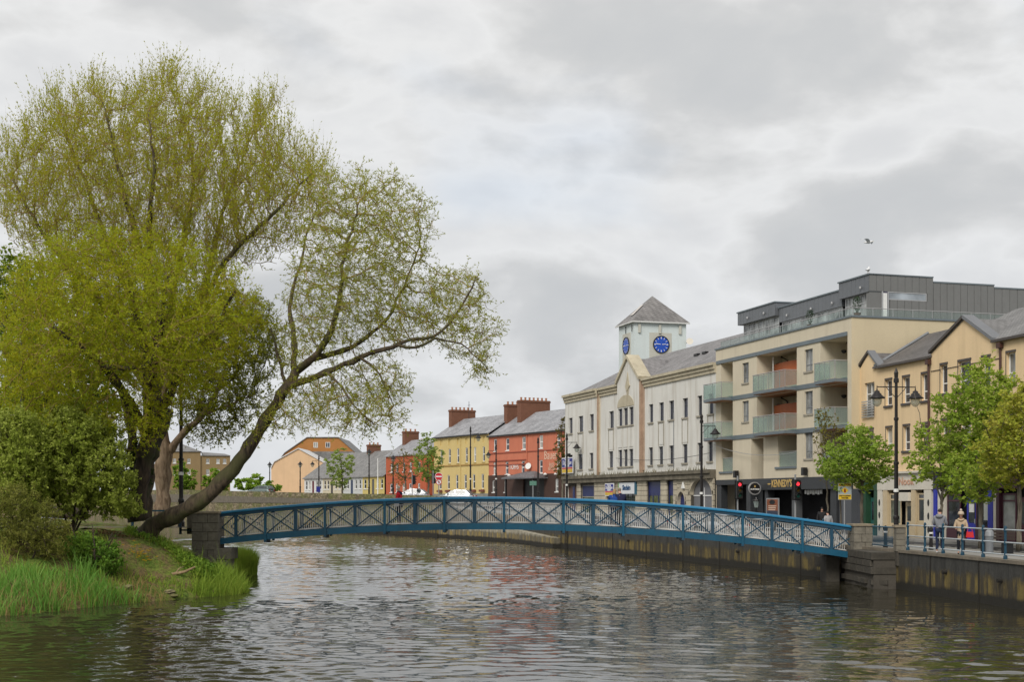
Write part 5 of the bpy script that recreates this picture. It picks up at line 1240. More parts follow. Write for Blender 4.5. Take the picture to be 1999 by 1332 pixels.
# ------------------------------------------------------------------ terraces round the bend
M_red = pmat('terracotta_render', (0.52, 0.17, 0.10), .88, .13, .5, 10, .1, .4, (.36, .10, .06)); M_brown = pmat('brown_groundfloor', (.060, .032, .024), .7, .2, 1); M_yel = pmat('ochre_render', (0.58, 0.45, 0.19), .88, .08, .5, 10, .1, .2, (.40, .29, .10)); M_brick = pmat('brick_chimney', (.17, .075, .045), .9, .2, 2, 12, .3); M_pot = pmat('clay_pot', (.38, .17, .09), .8, .2)
M_sl_l = slate_mat('slate_light', (.30, .30, .315), .3, .4)
rb = Bld('red_terrace_building', 'terracotta red three storey building with brown ground floor and sash windows', (-3.33, 194.7), (7.13, 176.0), 3.95)
yb2 = Bld('yellow_terrace_building', 'ochre yellow terrace building with slim sash windows and recessed blind panels', (-12.1, 209.8), (-3.34, 194.72), 4.2)
def sash(b, px0, px1, py0, py1, zlev=None):
    pc = (px0 + px1)/2; z0, z1 = (b.z(pc, py1), b.z(pc, py0)) if zlev is None else zlev; return (b.u(px0), b.u(px1), z0, z1)
def rp(x, s=9.515, o=940): return o + x/s
def rq(y, s=9.515, o=840): return o + y/s
ze_r = rb.z(1000, 847.5); zg_r = rb.z(1000, 927.5)
top = (rb.z(992, rq(380)), rb.z(992, rq(150))); mid = (rb.z(990, rq(825)), rb.z(990, rq(590)))
ops = [(rb.u(rp(x0)), rb.u(rp(x1)), *top) for x0, x1 in ((228, 290), (455, 518), (755, 825), (1075, 1145), (1405, 1470))] + [(rb.u(rp(x0)), rb.u(rp(x1)), *mid) for x0, x1 in ((222, 280), (445, 505), (742, 805), (1075, 1140), (1395, 1455))]
wall(rb, 'wall', 0, rb.len, zg_r, ze_r, ops, M_red, 0, .2)
for o_ in ops: window(rb, *o_, M_white_fr, G_dark, .10, .13, (.5,), (), .05, M_white_fr)
gop = [(rb.u(rp(x0)), rb.u(rp(x1)), .9, 2.6) for x0, x1 in ((215, 262), (435, 482), (1385, 1445))]
dr = (rb.u(rp(790)), rb.u(rp(1180)), 0, 2.7)
wall(rb, 'ground_floor_wall', 0, rb.len, 0, zg_r - .004, gop + [dr], M_brown, -.12, .3)
for o_ in gop: window(rb, *o_, M_white_fr, G_mid, .0, .12, (.4,), (), .05, M_white_fr)
MB().box(dr[0], dr[1], .1, .18, 0, 2.7).build('entrance_door', pmat('entrance_dark', (.012, .012, .014), .5), rb.e)
cn = MB(); zc0 = 2.85; zc1 = zg_r + .05; ua, uc = rb.u(rp(640)), rb.u(rp(1255)); ym = (ua + uc)/2
cn.poly([(ua, -2.3, zc0), (uc, -2.3, zc0), (ym + 1.2, -.15, zc1 + .35), (ym - 1.2, -.15, zc1 + .35)]); cn.poly([(ua, -2.3, zc0), (ym - 1.2, -.15, zc1 + .35), (ua + .3, -.15, zc0)]); cn.poly([(uc, -2.3, zc0), (uc - .3, -.15, zc0), (ym + 1.2, -.15, zc1 + .35)]); cn.box(ua, uc, -2.32, -.14, zc0 - .18, zc0 - .01); cn.build('entrance_canopy', slate_mat('slate_canopy', (.15, .15, .16), .25, .3), rb.e)
for uu in (ua + .8, uc - .8): MB().box(uu - .12, uu + .12, -2.1, -1.9, 0, zc0 - .18).build('canopy_post', M_black, rb.e)
bn = MB(); zb1 = top[0] - .25
for z, y in ((zb1, .08), (zb1 - 1.1, .10), (zb1 - 1.7, .06)):
    bn.box(0, rb.len if z == zb1 else rb.u(rp(845)), -y, -.003, z - .14, z)
bn.build('string_course', pmat('red_band', (.28, .07, .045), .85, .15), rb.e)
t = MB(); uu = rb.u(rp(855)); t.tube([(uu, -.08, ze_r - .2), (uu, -.08, zg_r)], .06, 5); t.build('downpipe', M_red, rb.e)
M_let = pmat('pale_letter', (.66, .46, .34), .7)
text_mesh('wall_lettering', 'TOFFS', .95, M_white_fr, rb.e, (rb.u(rp(610)), -.03, rb.z(1004, rq(690))), bold=.01); text_mesh('wall_lettering', 'Bauer', 1.7, M_let, rb.e, (rb.u(rp(1290)), -.03, rb.z(1076, rq(470))), sx=.85)
for k, s in enumerate(('Sports', 'Darts', 'Bar food')): text_mesh('wall_lettering', s, .62, M_let, rb.e, (rb.u(rp(1310)), -.03, rb.z(1077, rq(630 + 46*k))), sx=.8)
for px in (1000.5, 1030, 1071, 1092): MB().lathe([(.05, .2), (.28, .0), (.25, -.08), (.05, -.1)], 8, (rb.u(px), -.5, zg_r - .1)).build('sign_lamp', M_white_fr, rb.e)
MB().lathe([(.45, .1), (.3, .02), (.02, 0)], 12).build('satellite_dish', M_white_fr, rb.e, loc=(rb.u(1036.5), -.35, mid[0] + 1.0)).rotation_euler = (R(75), 0, R(30))
gable_roof(rb, -.1, rb.len + 3, ze_r + .05, ze_r + 3.3, 10, M_sl_l, .3); MB().box(-.1, rb.len, -.36, -.26, ze_r - .22, ze_r - .05).build('gutter', M_black, rb.e)
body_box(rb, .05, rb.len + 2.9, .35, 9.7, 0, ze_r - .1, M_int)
zrr = ze_r + 3.3
chimney(rb, .1, 5, ze_r + 1.8, zrr + 1.05, 1.0, 4.6, M_brick, M_pot, 6); chimney(rb, rb.u(1041, 5) + .2, 5, ze_r + 1.8, zrr + 1.4, 1.1, 4.8, M_brick, M_pot, 7)
# yellow
def yp(x, s=9.087, o=740): return o + x/s
def yq(y, s=9.087, o=840): return o + y/s
ze_y = yb2.z(900, 850); cols = [1090, 1235, 1385, 1535, 1685, 1840]
z_m = (yb2.z(880, yq(590)), yb2.z(880, yq(335))); z_l = (yb2.z(880, yq(1050)), yb2.z(880, yq(800))); z_t = (yb2.z(880, yq(265)), yb2.z(880, yq(165)))
wm = [(yb2.u(yp(x)), yb2.u(yp(x + 42)), *z_m) for x in cols]; wl = [(yb2.u(yp(x - 20)), yb2.u(yp(x + 24)), *z_l) for x in cols]; wt = [(yb2.u(yp(x)), yb2.u(yp(x + 40)), *z_t) for x in cols]
wall(yb2, 'wall', -.02, yb2.len, 0, ze_y, wm + wl + wt, M_yel, 0, .18)
for o_ in wm + wl: window(yb2, *o_, M_white_fr, G_dark, .08, .11, (.5,), (), .06, M_yel)
for (a, c, z0, z1) in wt: MB().quad((a, .12, z0), (c, .12, z0), (c, .12, z1), (a, .12, z1)).build('blind_panel', M_yel, yb2.e)
zz = z_m[0] - .3; MB().box(0, yb2.len, -.10, -.003, zz - .2, zz).build('string_course', pmat('ochre_band', (.33, .20, .06), .85, .15), yb2.e)
for (a, c, z0, z1) in wl: fb = MB().box(a - .1, c + .35, -.4, -.08, z0 - .45, z0 - .15).build('flower_box', pmat('flower_box', (.17, .055, .045), .8, .4, 4), yb2.e)
MB().box(-.02, yb2.len, -.14, -.003, 0, z_l[0] - .7).build('plinth', pmat('grey_plinth', (.22, .21, .19), .9, .25, 1.5), yb2.e)
t = MB(); t.tube([(yb2.u(yp(1455)), -.08, ze_y - .2), (yb2.u(yp(1455)), -.08, .5)], .07, 5); t.build('downpipe', M_yel, yb2.e)
gable_roof(yb2, -.25, yb2.len + .0, ze_y + .05, ze_y + 2.95, 9.4, M_sl_l, .3); MB().box(-.2, yb2.len - .01, -.36, -.26, ze_y - .24, ze_y - .05).build('gutter', M_black, yb2.e)
MB().poly([(-.02, 0, 0), (-.02, 9.3, 0), (-.02, 9.3, ze_y), (-.02, 4.7, ze_y + 2.85), (-.02, 0, ze_y)]).build('gable_wall', M_yel, yb2.e)
body_box(yb2, .05, yb2.len, .3, 9.2, 0, ze_y - .1, M_int)
chimney(yb2, .45, 4.7, ze_y + 1.5, ze_y + 4.1, 1.0, 4.2, M_brick, M_pot, 6)
t = MB(); t.tube([(yb2.u(916, 4.7), 4.7, ze_y + 2.9), (yb2.u(916, 4.7), 4.7, ze_y + 5.6)], .04, 4); t.tube([(yb2.u(916, 4.7) - .4, 4.7, ze_y + 5.0), (yb2.u(916, 4.7) + .4, 4.7, ze_y + 5.0)], .03, 4); t.build('aerial', M_black, yb2.e)
# smaller red house
M_red2 = pmat('red_brick_render', (.42, .10, .045), .88, .12, 1, 9, .15)
r2 = Bld('red_house', 'smaller red two storey house with slate roof beyond the yellow terrace', (-20.9, 224.3), (-13.4, 211.9), 4.5)
ze2 = r2.z(780, 888.5)
w2 = []
for px in (763, 774, 787, 800, 817): w2 += [(r2.u(px), r2.u(px + 4.3), r2.z(775, 922), r2.z(775, 905)), (r2.u(px - 1), r2.u(px + 3.5), r2.z(775, 962), r2.z(775, 945))]
wall(r2, 'wall', 0, r2.len, 0, ze2, w2, M_red2, 0, .15)
for o_ in w2: window(r2, *o_, M_white_fr, G_dark, .07, .12, (.5,), (), .06, M_white_fr)
gable_roof(r2, -.2, r2.len + .3, ze2 + .05, ze2 + 2.6, 8, M_sl_l, .25); MB().poly([(0, 0, 0), (0, 8, 0), (0, 8, ze2), (0, 4, ze2 + 2.5), (0, 0, ze2)]).build('gable_wall', M_red2, r2.e); MB().poly([(r2.len, 0, 0), (r2.len, 8, 0), (r2.len, 8, ze2), (r2.len, 4, ze2 + 2.5), (r2.len, 0, ze2)]).build('gable_wall', M_red2, r2.e)
body_box(r2, .05, r2.len - .05, .3, 7.8, 0, ze2 - .1, M_int); chimney(r2, r2.u(802, 4), 4, ze2 + 1.2, ze2 + 3.8, 1.0, 2.6, M_brick, M_pot, 3)
# low grey-roofed terrace of cottages, each a house of its own
M_sl_d = slate_mat('slate_cottage', (.20, .195, .19), .3, .4)
cp0 = Vector((-39.0, 254.0)); cp1 = Vector((-21.2, 224.9)); cn_ = 4
cot = [('white', pmat('cottage_white', (.62, .62, .60), .85, .1), (.12, .02, .03)), ('cream', pmat('cottage_cream', (.55, .49, .36), .85, .1), (.05, .05, .05)), ('pale grey', pmat('cottage_grey', (.50, .51, .50), .85, .1), (.03, .05, .1)), ('yellow', pmat('cottage_yellow', (.52, .42, .15), .85, .1), (.1, .1, .1))]
for i, (cname, cm, dc) in enumerate(cot):
    a = cp0.lerp(cp1, i/cn_); c = cp0.lerp(cp1, (i+1)/cn_)
    hb = Bld('cottage', f'{cname} single storey cottage in the grey slated row beyond the wall', a, c, 4.75, 'cottage'); hb.e['group'] = 'row of cottages beyond the river wall'
    zc = 3.15; W_ = hb.len; oo = [(.5, 1.5, .9, 2.5), (2.0, 2.9, .9, 2.5), (3.6, 4.6, 0, 2.5), (5.4, 6.3, .9, 2.5), (W_ - 1.5, W_ - .6, .9, 2.5)]
    wall(hb, 'wall', 0, W_, 0, zc, oo, cm, 0, .2)
    for k, o_ in enumerate(oo):
        if k == 2: MB().box(o_[0], o_[1], .08, .14, o_[2], o_[3]).build('door', pmat('cottage_door%d' % i, dc, .5), hb.e)
        else: window(hb, *o_, M_white_fr, G_dark, .08, .10, (.5,), (), .06, M_white_fr)
    gable_roof(hb, -.05 if i else -.3, W_ + .0, zc + .05, zc + 4.6, 13, M_sl_d, .3); body_box(hb, .02, W_ - .02, .3, 12.7, 0, zc - .05, M_int)
    if i == 0: MB().poly([(0, 0, 0), (0, 13, 0), (0, 13, zc), (0, 6.5, zc + 4.5), (0, 0, zc)]).build('gable_wall', cm, hb.e)
    if i in (1, 3): chimney(hb, W_ - .6, 6.5, zc + 4, zc + 5.5, .9, 2.4, M_brick, M_pot, 3)
# peach gable house and the orange hall behind it
def front_gable(name, label, pxs, ground, Y, wallm, roofm, D, zg=4.8, wins=(), cat='house'):
    """gable end towards the camera; outline given in photo pixels at distance Y"""
    P3 = [P(x, y, Y) for x, y in pxs]; x0 = min(p.x for p in P3); e = empty(name, (x0, Y, zg), 0, label, cat)
    xs = [p.x - x0 for p in P3]; zs = [p.z - zg for p in P3]
    out = [(xs[0], 0, 0)] + [(x, 0, z) for x, z in zip(xs, zs)] + [(xs[-1], 0, 0)]
    MB().prism(out, (0, .3, 0)).build('gable_wall', wallm, e)
    for i in range(len(xs) - 1):
        rr = MB(); rr.prism([(xs[i], -.25, zs[i] + .03), (xs[i+1], -.25, zs[i+1] + .03), (xs[i+1], D, zs[i+1] + .03), (xs[i], D, zs[i] + .03)], (0, 0, .18)); rr.build('roof', roofm, e)
    MB().box(xs[0], xs[0] + .2, .3, D, 0, zs[0]).build('side_wall', wallm, e); MB().box(xs[-1] - .2, xs[-1], .3, D, 0, zs[-1]).build('side_wall', wallm, e)
    for (a, c, y0, y1) in wins:
        pa, pb = P(a, y1, Y), P(c, y0, Y); b = type('B', (), {})(); b.e = e
        window(b, pa.x - x0, pb.x - x0, pa.z - zg, pb.z - zg, M_white_fr, G_dark, -.06, .10, (), (.5,), None)
    return e
M_peach = pmat('peach_render', (.66, .45, .27), .88, .08, .6, 9, .1, .15); M_orh = pmat('orange_brick', (.40, .18, .055), .88, .12, 1, 9, .15)
front_gable('peach_house', 'peach rendered house with pale steep gable behind the cottages', [(530, 915), (536, 903), (583, 877), (634, 905)], 0, 268, M_peach, pmat('pale_sheet_roof', (.60, .60, .60), .5, .08), 14)
front_gable('orange_hall', 'orange brick hall with flat topped mansard gable and two windows', [(548, 897), (556, 886), (600, 855.5), (661, 855.5), (690, 881), (700, 890)], 0, 290, M_orh, M_sl_d, 20, 4.8, ((612.5, 621, 864, 874.5), (636, 645, 864, 874.5)))
gd = MB(); pq = [P(600, 882, 288.5), P(690, 882, 288.5), P(700, 935, 288.5), P(590, 935, 288.5)]; gd.prism(pq, (0, .5, 0)); o = gd.build('slate_lean_to', M_sl_d); tag(o, 'dark slate lean-to roof below the orange hall gable', 'roof')
# tan flats behind the leaning trunk
tf = Bld('tan_flats', 'tan brick flats with shallow grey hipped roof behind the leaning trunk', (-66.9, 262.0), (-49.4, 266.0), 4.6, 'flats')
M_tan = pmat('tan_brick', (.25, .175, .085), .9, .1, 1, 9, .15)
ztf = tf.z(360, 882); ztf2 = tf.z(420, 890)
wns = []
for px in (338, 366, 403, 423, 436): wns += [(tf.u(px), tf.u(px + 6), tf.z(400, 905), tf.z(400, 896)), (tf.u(px), tf.u(px + 6), tf.z(400, 928), tf.z(400, 917))]
um_ = tf.u(392)
wall(tf, 'wall', -2, um_, 0, ztf, [w_ for w_ in wns if w_[1] < um_], M_tan, 0, .15); wall(tf, 'wall', um_ + .01, tf.u(450), 0, ztf2, [w_ for w_ in wns if w_[0] > um_], M_tan, .3, .15)
for w_ in wns: window(tf, *w_, M_white_fr, G_dark, .08 if w_[1] < um_ else .38, .10, (), (.5,), .05, M_white_fr)
hr = MB(); hr.poly([(-2.3, -.3, ztf), (um_ + .2, -.3, ztf), (um_ - 3.5, 4, ztf + 1.6), (1.5, 4, ztf + 1.6)]); hr.poly([(um_ + .2, -.3, ztf), (um_ + .2, 9, ztf), (um_ - 3.5, 4, ztf + 1.6)]); hr.poly([(-2.3, -.3, ztf), (1.5, 4, ztf + 1.6), (-2.3, 9, ztf)]); hr.build('roof', M_sl_d, tf.e)
hr = MB(); hr.poly([(um_ + .2, 0, ztf2), (tf.u(450) + .2, 0, ztf2), (tf.u(450) - 1, 4, ztf2 + .5), (um_ + .2, 4, ztf2 + .8)]); hr.build('roof', M_sl_d, tf.e)
body_box(tf, -1.9, um_, .5, 9, 0, ztf - .1, M_tan); body_box(tf, um_ + .02, tf.u(450) - .02, .6, 9, 0, ztf2 - .1, M_tan)
# cream house glimpsed behind the trees at the left edge
lc = Bld('cream_house', 'cream house glimpsed through the trees at the far left', (-62, 104), (-36.5, 100.5), 2.5, 'house')
wl_ = [(3 + 4.4*k, 4.3 + 4.4*k, 1 + 3*j, 2.7 + 3*j) for k in range(5) for j in range(2)]
M_lc = pmat('pale_cream', (.52, .40, .25), .88, .1)
wall(lc, 'wall', 0, lc.len, 0, 6.6, wl_, M_lc, 0, .2)
for w_ in wl_: window(lc, *w_, M_white_fr, G_dark, .1, .1, (.5,), (), .06, M_white_fr)
gable_roof(lc, -.3, lc.len + .3, 6.65, 9.6, 9, M_sl_d, .3); body_box(lc, .05, lc.len - .05, .3, 8.8, 0, 6.5, M_lc)
MB().poly([(lc.len, 0, 0), (lc.len, 9, 0), (lc.len, 9, 6.6), (lc.len, 4.5, 9.5), (lc.len, 0, 6.6)]).build('gable_wall', M_lc, lc.e)
# ------------------------------------------------------------------ lamp posts
M_lamp = pmat('lamp_black', (0.014, 0.012, 0.012), .4, .25, 2, 20, .03); M_bell = clear_glass('lamp_bell', (.95, .95, .92), .45)
def lantern(parent, x, z, s=1.0):
    l = MB().lathe([(.03, .62), (.05, .50), (.16, .46), (.17, .36), (.26, .30), (.28, .22), (.48, .06), (.50, .0), (.30, -.01)], 12, (0, 0, 0)).build('lantern', M_lamp, parent, True, (x, 0, z)); l.scale = (s, s, s)
    MB().lathe([(.27, 0), (.30, -.12), (.26, -.32), (.14, -.46), (.02, -.50)], 12).build('lamp_glass', M_bell, l, True)
    MB().lathe([(.03, 0), (.02, .16), (.0, .2)], 6, (0, 0, .62)).build('finial', M_lamp, l)
def lamp_post(label, loc, h, arms, rz, bands=True, group='street lamps along the quays', name='street_lamp'):
    e = empty(name, loc, rz, label, 'street lamp', group)
    p = MB().lathe([(.17, 0), (.17, .25), (.13, .32), (.12, 1.2), (.15, 1.25), (.15, 1.35), (.105, 1.42), (.10, h*.45), (.135, h*.452), (.135, h*.465), (.09, h*.47), (.085, h*.70), (.12, h*.703), (.12, h*.715), (.08, h*.72), (.075, h - .75), (.13, h - .74), (.13, h - .55), (.09, h - .5), (.11, h - .25), (.05, h - .1), (.015, h)], 10).build('pole', M_lamp, e)
    if bands: MB().lathe([(.128, 0), (.128, .16)], 10, (0, 0, 2.55)).build('white_band', M_white_fr, p)
    for s in arms:
        a = MB(); a.tube([(0, 0, h - .95), (s*.95, 0, h - .95)], .028, 6); a.tube([(0, 0, h - 1.5), (s*.25, 0, h - 1.25), (s*.5, 0, h - .97)], .018, 5); a.build('arm', M_lamp, e)
        lantern(e, s*.97, h - 1.52, .80)
    return e
def at_ground(px, Y, z=None):
    x = (px - CX)/F*Y; return (x, Y, ground_z(Y) if z is None else z)
def topz(py, Y): return ZC - (py - HY)/F*Y
def lamp_at(label, px, py_top, Y, arms, rz=0.0, z=None, **k):
    l = at_ground(px, Y, z); return lamp_post(label, l, topz(py_top, Y) - l[2], arms, rz, **k)
lamp_at('tall twin armed black lamp post in front of the cream gabled building', 1750, 718, 66, (-1, 1), R(6))
lamp_at('single armed black lamp post between white building and apartment block', 1370, 806, 95, (1,), R(4))
lamp_at('single armed lamp post at the left corner of the white building', 1107, 845, 131, (1,), R(3))
lamp_at('single armed lamp post in front of the yellow terrace', 919, 832, 168, (1,), 0)
lamp_at('left armed lamp post in front of the red terrace', 969, 866, 170, (-1,), 0)
lamp_at('plain tall black post in front of the red terrace canopy', 1051, 853, 150, (), 0, bands=False)
lamp_at('black lamp post behind the leaning willow trunk', 354, 742, 66.5, (1,), R(10), 2.45)
lamp_at('black lamp post at the far left among the trees', 44, 555, 60, (-1,), R(-5), 2.45)
for px, py, Y, ar, lab in ((721, 880, 195, (), 'dark lamp post in front of the cottage row, nearest the red house'), (623, 888, 205, (-1,), 'single armed lamp post in front of the cottage row'), (586.5, 904, 215, (), 'short lantern post in front of the peach house'), (527, 905, 225, (), 'small lamp post beside the green bushes beyond the wall'), (768, 892, 185, (), 'thin dark post in front of the small red house')):
    l = at_ground(px, Y); h = topz(py, Y) - l[2]
    e = lamp_post(lab, l, h, ar, 0, False)
    if not ar: lantern(e, 0, h - .3, .9)
l = at_ground(738, 200); e = empty('flag_pole', l, 0, 'slim white pole in front of the cottage row', 'pole'); MB().lathe([(.09, 0), (.06, topz(895, 200) - l[2])], 8).build('pole', M_white_fr, e)

# ------------------------------------------------------------------ traffic signals and signs
M_sig = pmat('signal_black', (.012, .012, .012), .5); M_galv = pmat('galvanised_pole', (.30, .31, .32), .45, .15, metallic=.4)
L_red = emit_mat('signal_red_lit', (1.0, .04, .06), .8); L_off = [pmat('lens_red_off', (.09, .01, .01), .3), pmat('lens_amber_off', (.09, .05, .005), .3), pmat('lens_green_off', (.005, .07, .05), .3)]
def signal(label, loc, zc, face, lit):
    e = empty('traffic_signal', loc, face, label, 'traffic light', 'traffic lights'); z = zc - loc[2]
    MB().lathe([(.06, 0), (.057, z + .9)], 8).build('pole', M_galv, e)
    h = MB().box(-.19, .19, -.36, -.08, z - .5, z + .55).build('housing', M_sig, e)
    bb = MB().box(-.23, .23, -.10, -.085, z - .55, z + .60).build('backing_board', M_sig, e)
    for k in range(3):
        t = MB(); zc_ = z + .36 - k*.33; t.poly(t.disc((0, -.37, zc_), .105, 16)); t.build('lens', L_red if (lit and k == 0) else L_off[k], h)
        v = MB(); n = 10
        for i in range(n + 1):
            q = math.pi*i/n; v.v += [(.14*math.cos(q), -.365, zc_ + .14*math.sin(q)), (.14*math.cos(q), -.52, zc_ + .14*math.sin(q))]
        for i in range(n): v.f.append((2*i, 2*i+2, 2*i+3, 2*i+1))
        v.build('visor', M_sig, h)
signal('lit red traffic light in front of the dark garage entrance', at_ground(1440.5, 84), topz(958, 84), R(12), True)
signal('lit red traffic light in front of the pub opening', at_ground(1553, 76), topz(958, 76), R(12), True)
signal('unlit traffic light head on grey pole before the small red house', at_ground(805, 158), topz(938, 158), R(120), False)
signal('traffic light seen from behind beside the no entry sign', at_ground(846, 150), topz(935, 150), R(160), False)
def disc_sign(e, z, r, fields):
    for nm, poly, m_, y in fields: MB().prism([(x, y, zz + z) for x, zz in poly], (0, .012, 0)).build(nm, m_, e)
def circ(r, n=24): return [(r*math.cos(2*math.pi*i/n), r*math.sin(2*math.pi*i/n)) for i in range(n)]
l = at_ground(857, 147); e = empty('road_sign_post', l, R(6), 'red no entry sign above a no right turn sign on a grey post', 'road sign'); z1_s = topz(931, 147) - l[2]; z2_s = topz(942, 147) - l[2]
MB().lathe([(.05, 0), (.05, z1_s + .4)], 8).build('pole', M_galv, e)
disc_sign(e, z1_s, .4, (('disc_rim', circ(.43), M_sw, -.08), ('disc', circ(.39), M_sred, -.095), ('bar', [(-.33, -.07), (.33, -.07), (.33, .07), (-.33, .07)], M_sw, -.11)))
disc_sign(e, z2_s, .3, (('disc_rim', circ(.32), M_sred, -.08), ('disc', circ(.25), M_sw, -.095), ('arrow', [(-.04, -.16), (.03, -.16), (.03, .04), (.12, .04), (.0, .16), (-.12, .04), (-.04, .04)], M_black, -.11), ('bar', [(-.2, .16), (-.16, .2), (.2, -.16), (.16, -.2)], M_sred, -.12)))
l = at_ground(1649, 71); e = empty('caution_sign', l, R(5), 'yellow and grey caution sign on a post beside the green street tree', 'warning sign'); zc_ = topz(960, 71) - l[2]
MB().lathe([(.04, 0), (.04, zc_)], 8).build('pole', M_galv, e); bd = MB().box(-.36, .36, -.06, -.04, -.44 + zc_, .44 + zc_).build('board', pmat('sign_grey', (.36, .40, .40), .5, .12, 4), e)
M_cy = pmat('caution_yellow', (.66, .44, .03), .5, .12, 4)
MB().box(-.34, .34, -.068, -.062, .27 + zc_, .42 + zc_).build('top_field', M_cy, bd); MB().box(-.34, .34, -.068, -.062, -.42 + zc_, -.17 + zc_).build('bottom_field', M_cy, bd)
MB().prism([(0, -.068, zc_ + .22), (.20, -.068, zc_ + .05), (0, -.068, zc_ - .12), (-.20, -.068, zc_ + .05)], (0, .006, 0)).build('diamond', M_cy, bd)
MB().prism([(-.05, -.074, zc_ - .05), (.05, -.074, zc_ - .05), (.05, -.074, zc_ + .08), (0, -.074, zc_ + .15), (-.05, -.074, zc_ + .08)], (0, .005, 0)).build('pictogram', pmat('picto_red', (.3, .03, .01), .5), bd)
for tx, z, s in (('CAUTION', .345, .135), ('FAST FLOWING', -.235, .085), ('WATER', -.35, .11)): text_mesh('lettering', tx, s, M_black, bd, (0, -.07, zc_ + z), bold=.003)
l = at_ground(1041, 155); e = empty('street_name_sign', l, R(10), 'green street name plate on grey pole before the red terrace', 'street sign'); z = topz(944, 155) - l[2]; MB().lathe([(.05, 0), (.05, z + .3)], 8).build('pole', M_galv, e); MB().box(-.4, .4, -.06, -.04, z - .25, z + .25).build('plate', pmat('sign_bluegreen', (.10, .22, .17), .5), e)
l = at_ground(622, 196); e = empty('parking_sign', l, 0, 'small blue sign plate on the far pavement by the cottages', 'road sign'); z = topz(956, 196) - l[2]; MB().lathe([(.05, 0), (.05, z + .3)], 8).build('pole', M_galv, e); MB().box(-.3, .3, -.06, -.04, z - .4, z + .4).build('plate', M_sblue, e)
# bollards, bin, bench on the quay
for px, Y, lab in ((1729, 60.5, 'black cast bollard behind the short picket panel by the bridge pier'), (1818, 58.5, 'black cast bollard just left of the man in the grey hoodie')):
    e = empty('bollard', at_ground(px, Y), 0, lab, 'bollard', 'bollards on the quay'); MB().lathe([(.11, 0), (.11, .1), (.08, .15), (.075, .8), (.10, .84), (.09, .95), (.03, 1.02)], 10).build('post', M_lamp, e); MB().lathe([(.088, 0), (.088, .07)], 10, (0, 0, .7)).build('ring', M_white_fr, e)
l = at_ground(1946, 55); e = empty('quay_bench', l, R(-75), 'dark slatted bench behind the railing at the right edge', 'bench')
M_bn = pmat('bench_slat', (.05, .035, .028), .6, .2)
for k in range(4): MB().box(-.8, .8, -.25 + k*.13, -.15 + k*.13, .43, .46).build('slat', M_bn, e)
for k in range(3): MB().box(-.8, .8, .28, .31, .55 + k*.13, .65 + k*.13).build('back_slat', M_bn, e)
for x in (-.7, .7): MB().box(x - .03, x + .03, -.25, .27, 0, .425).build('leg', M_black, e)
e = empty('litter_bin', at_ground(1932, 54.2), 0, 'white and dark litter bin behind the quay railing', 'bin'); MB().lathe([(.15, 0), (.16, .7), (.17, .72)], 12).build('body', pmat('bin_body', (.16, .17, .18), .5), e); MB().lathe([(.18, .72), (.16, .9), (.05, 1.0)], 12).build('lid', M_galv, e)

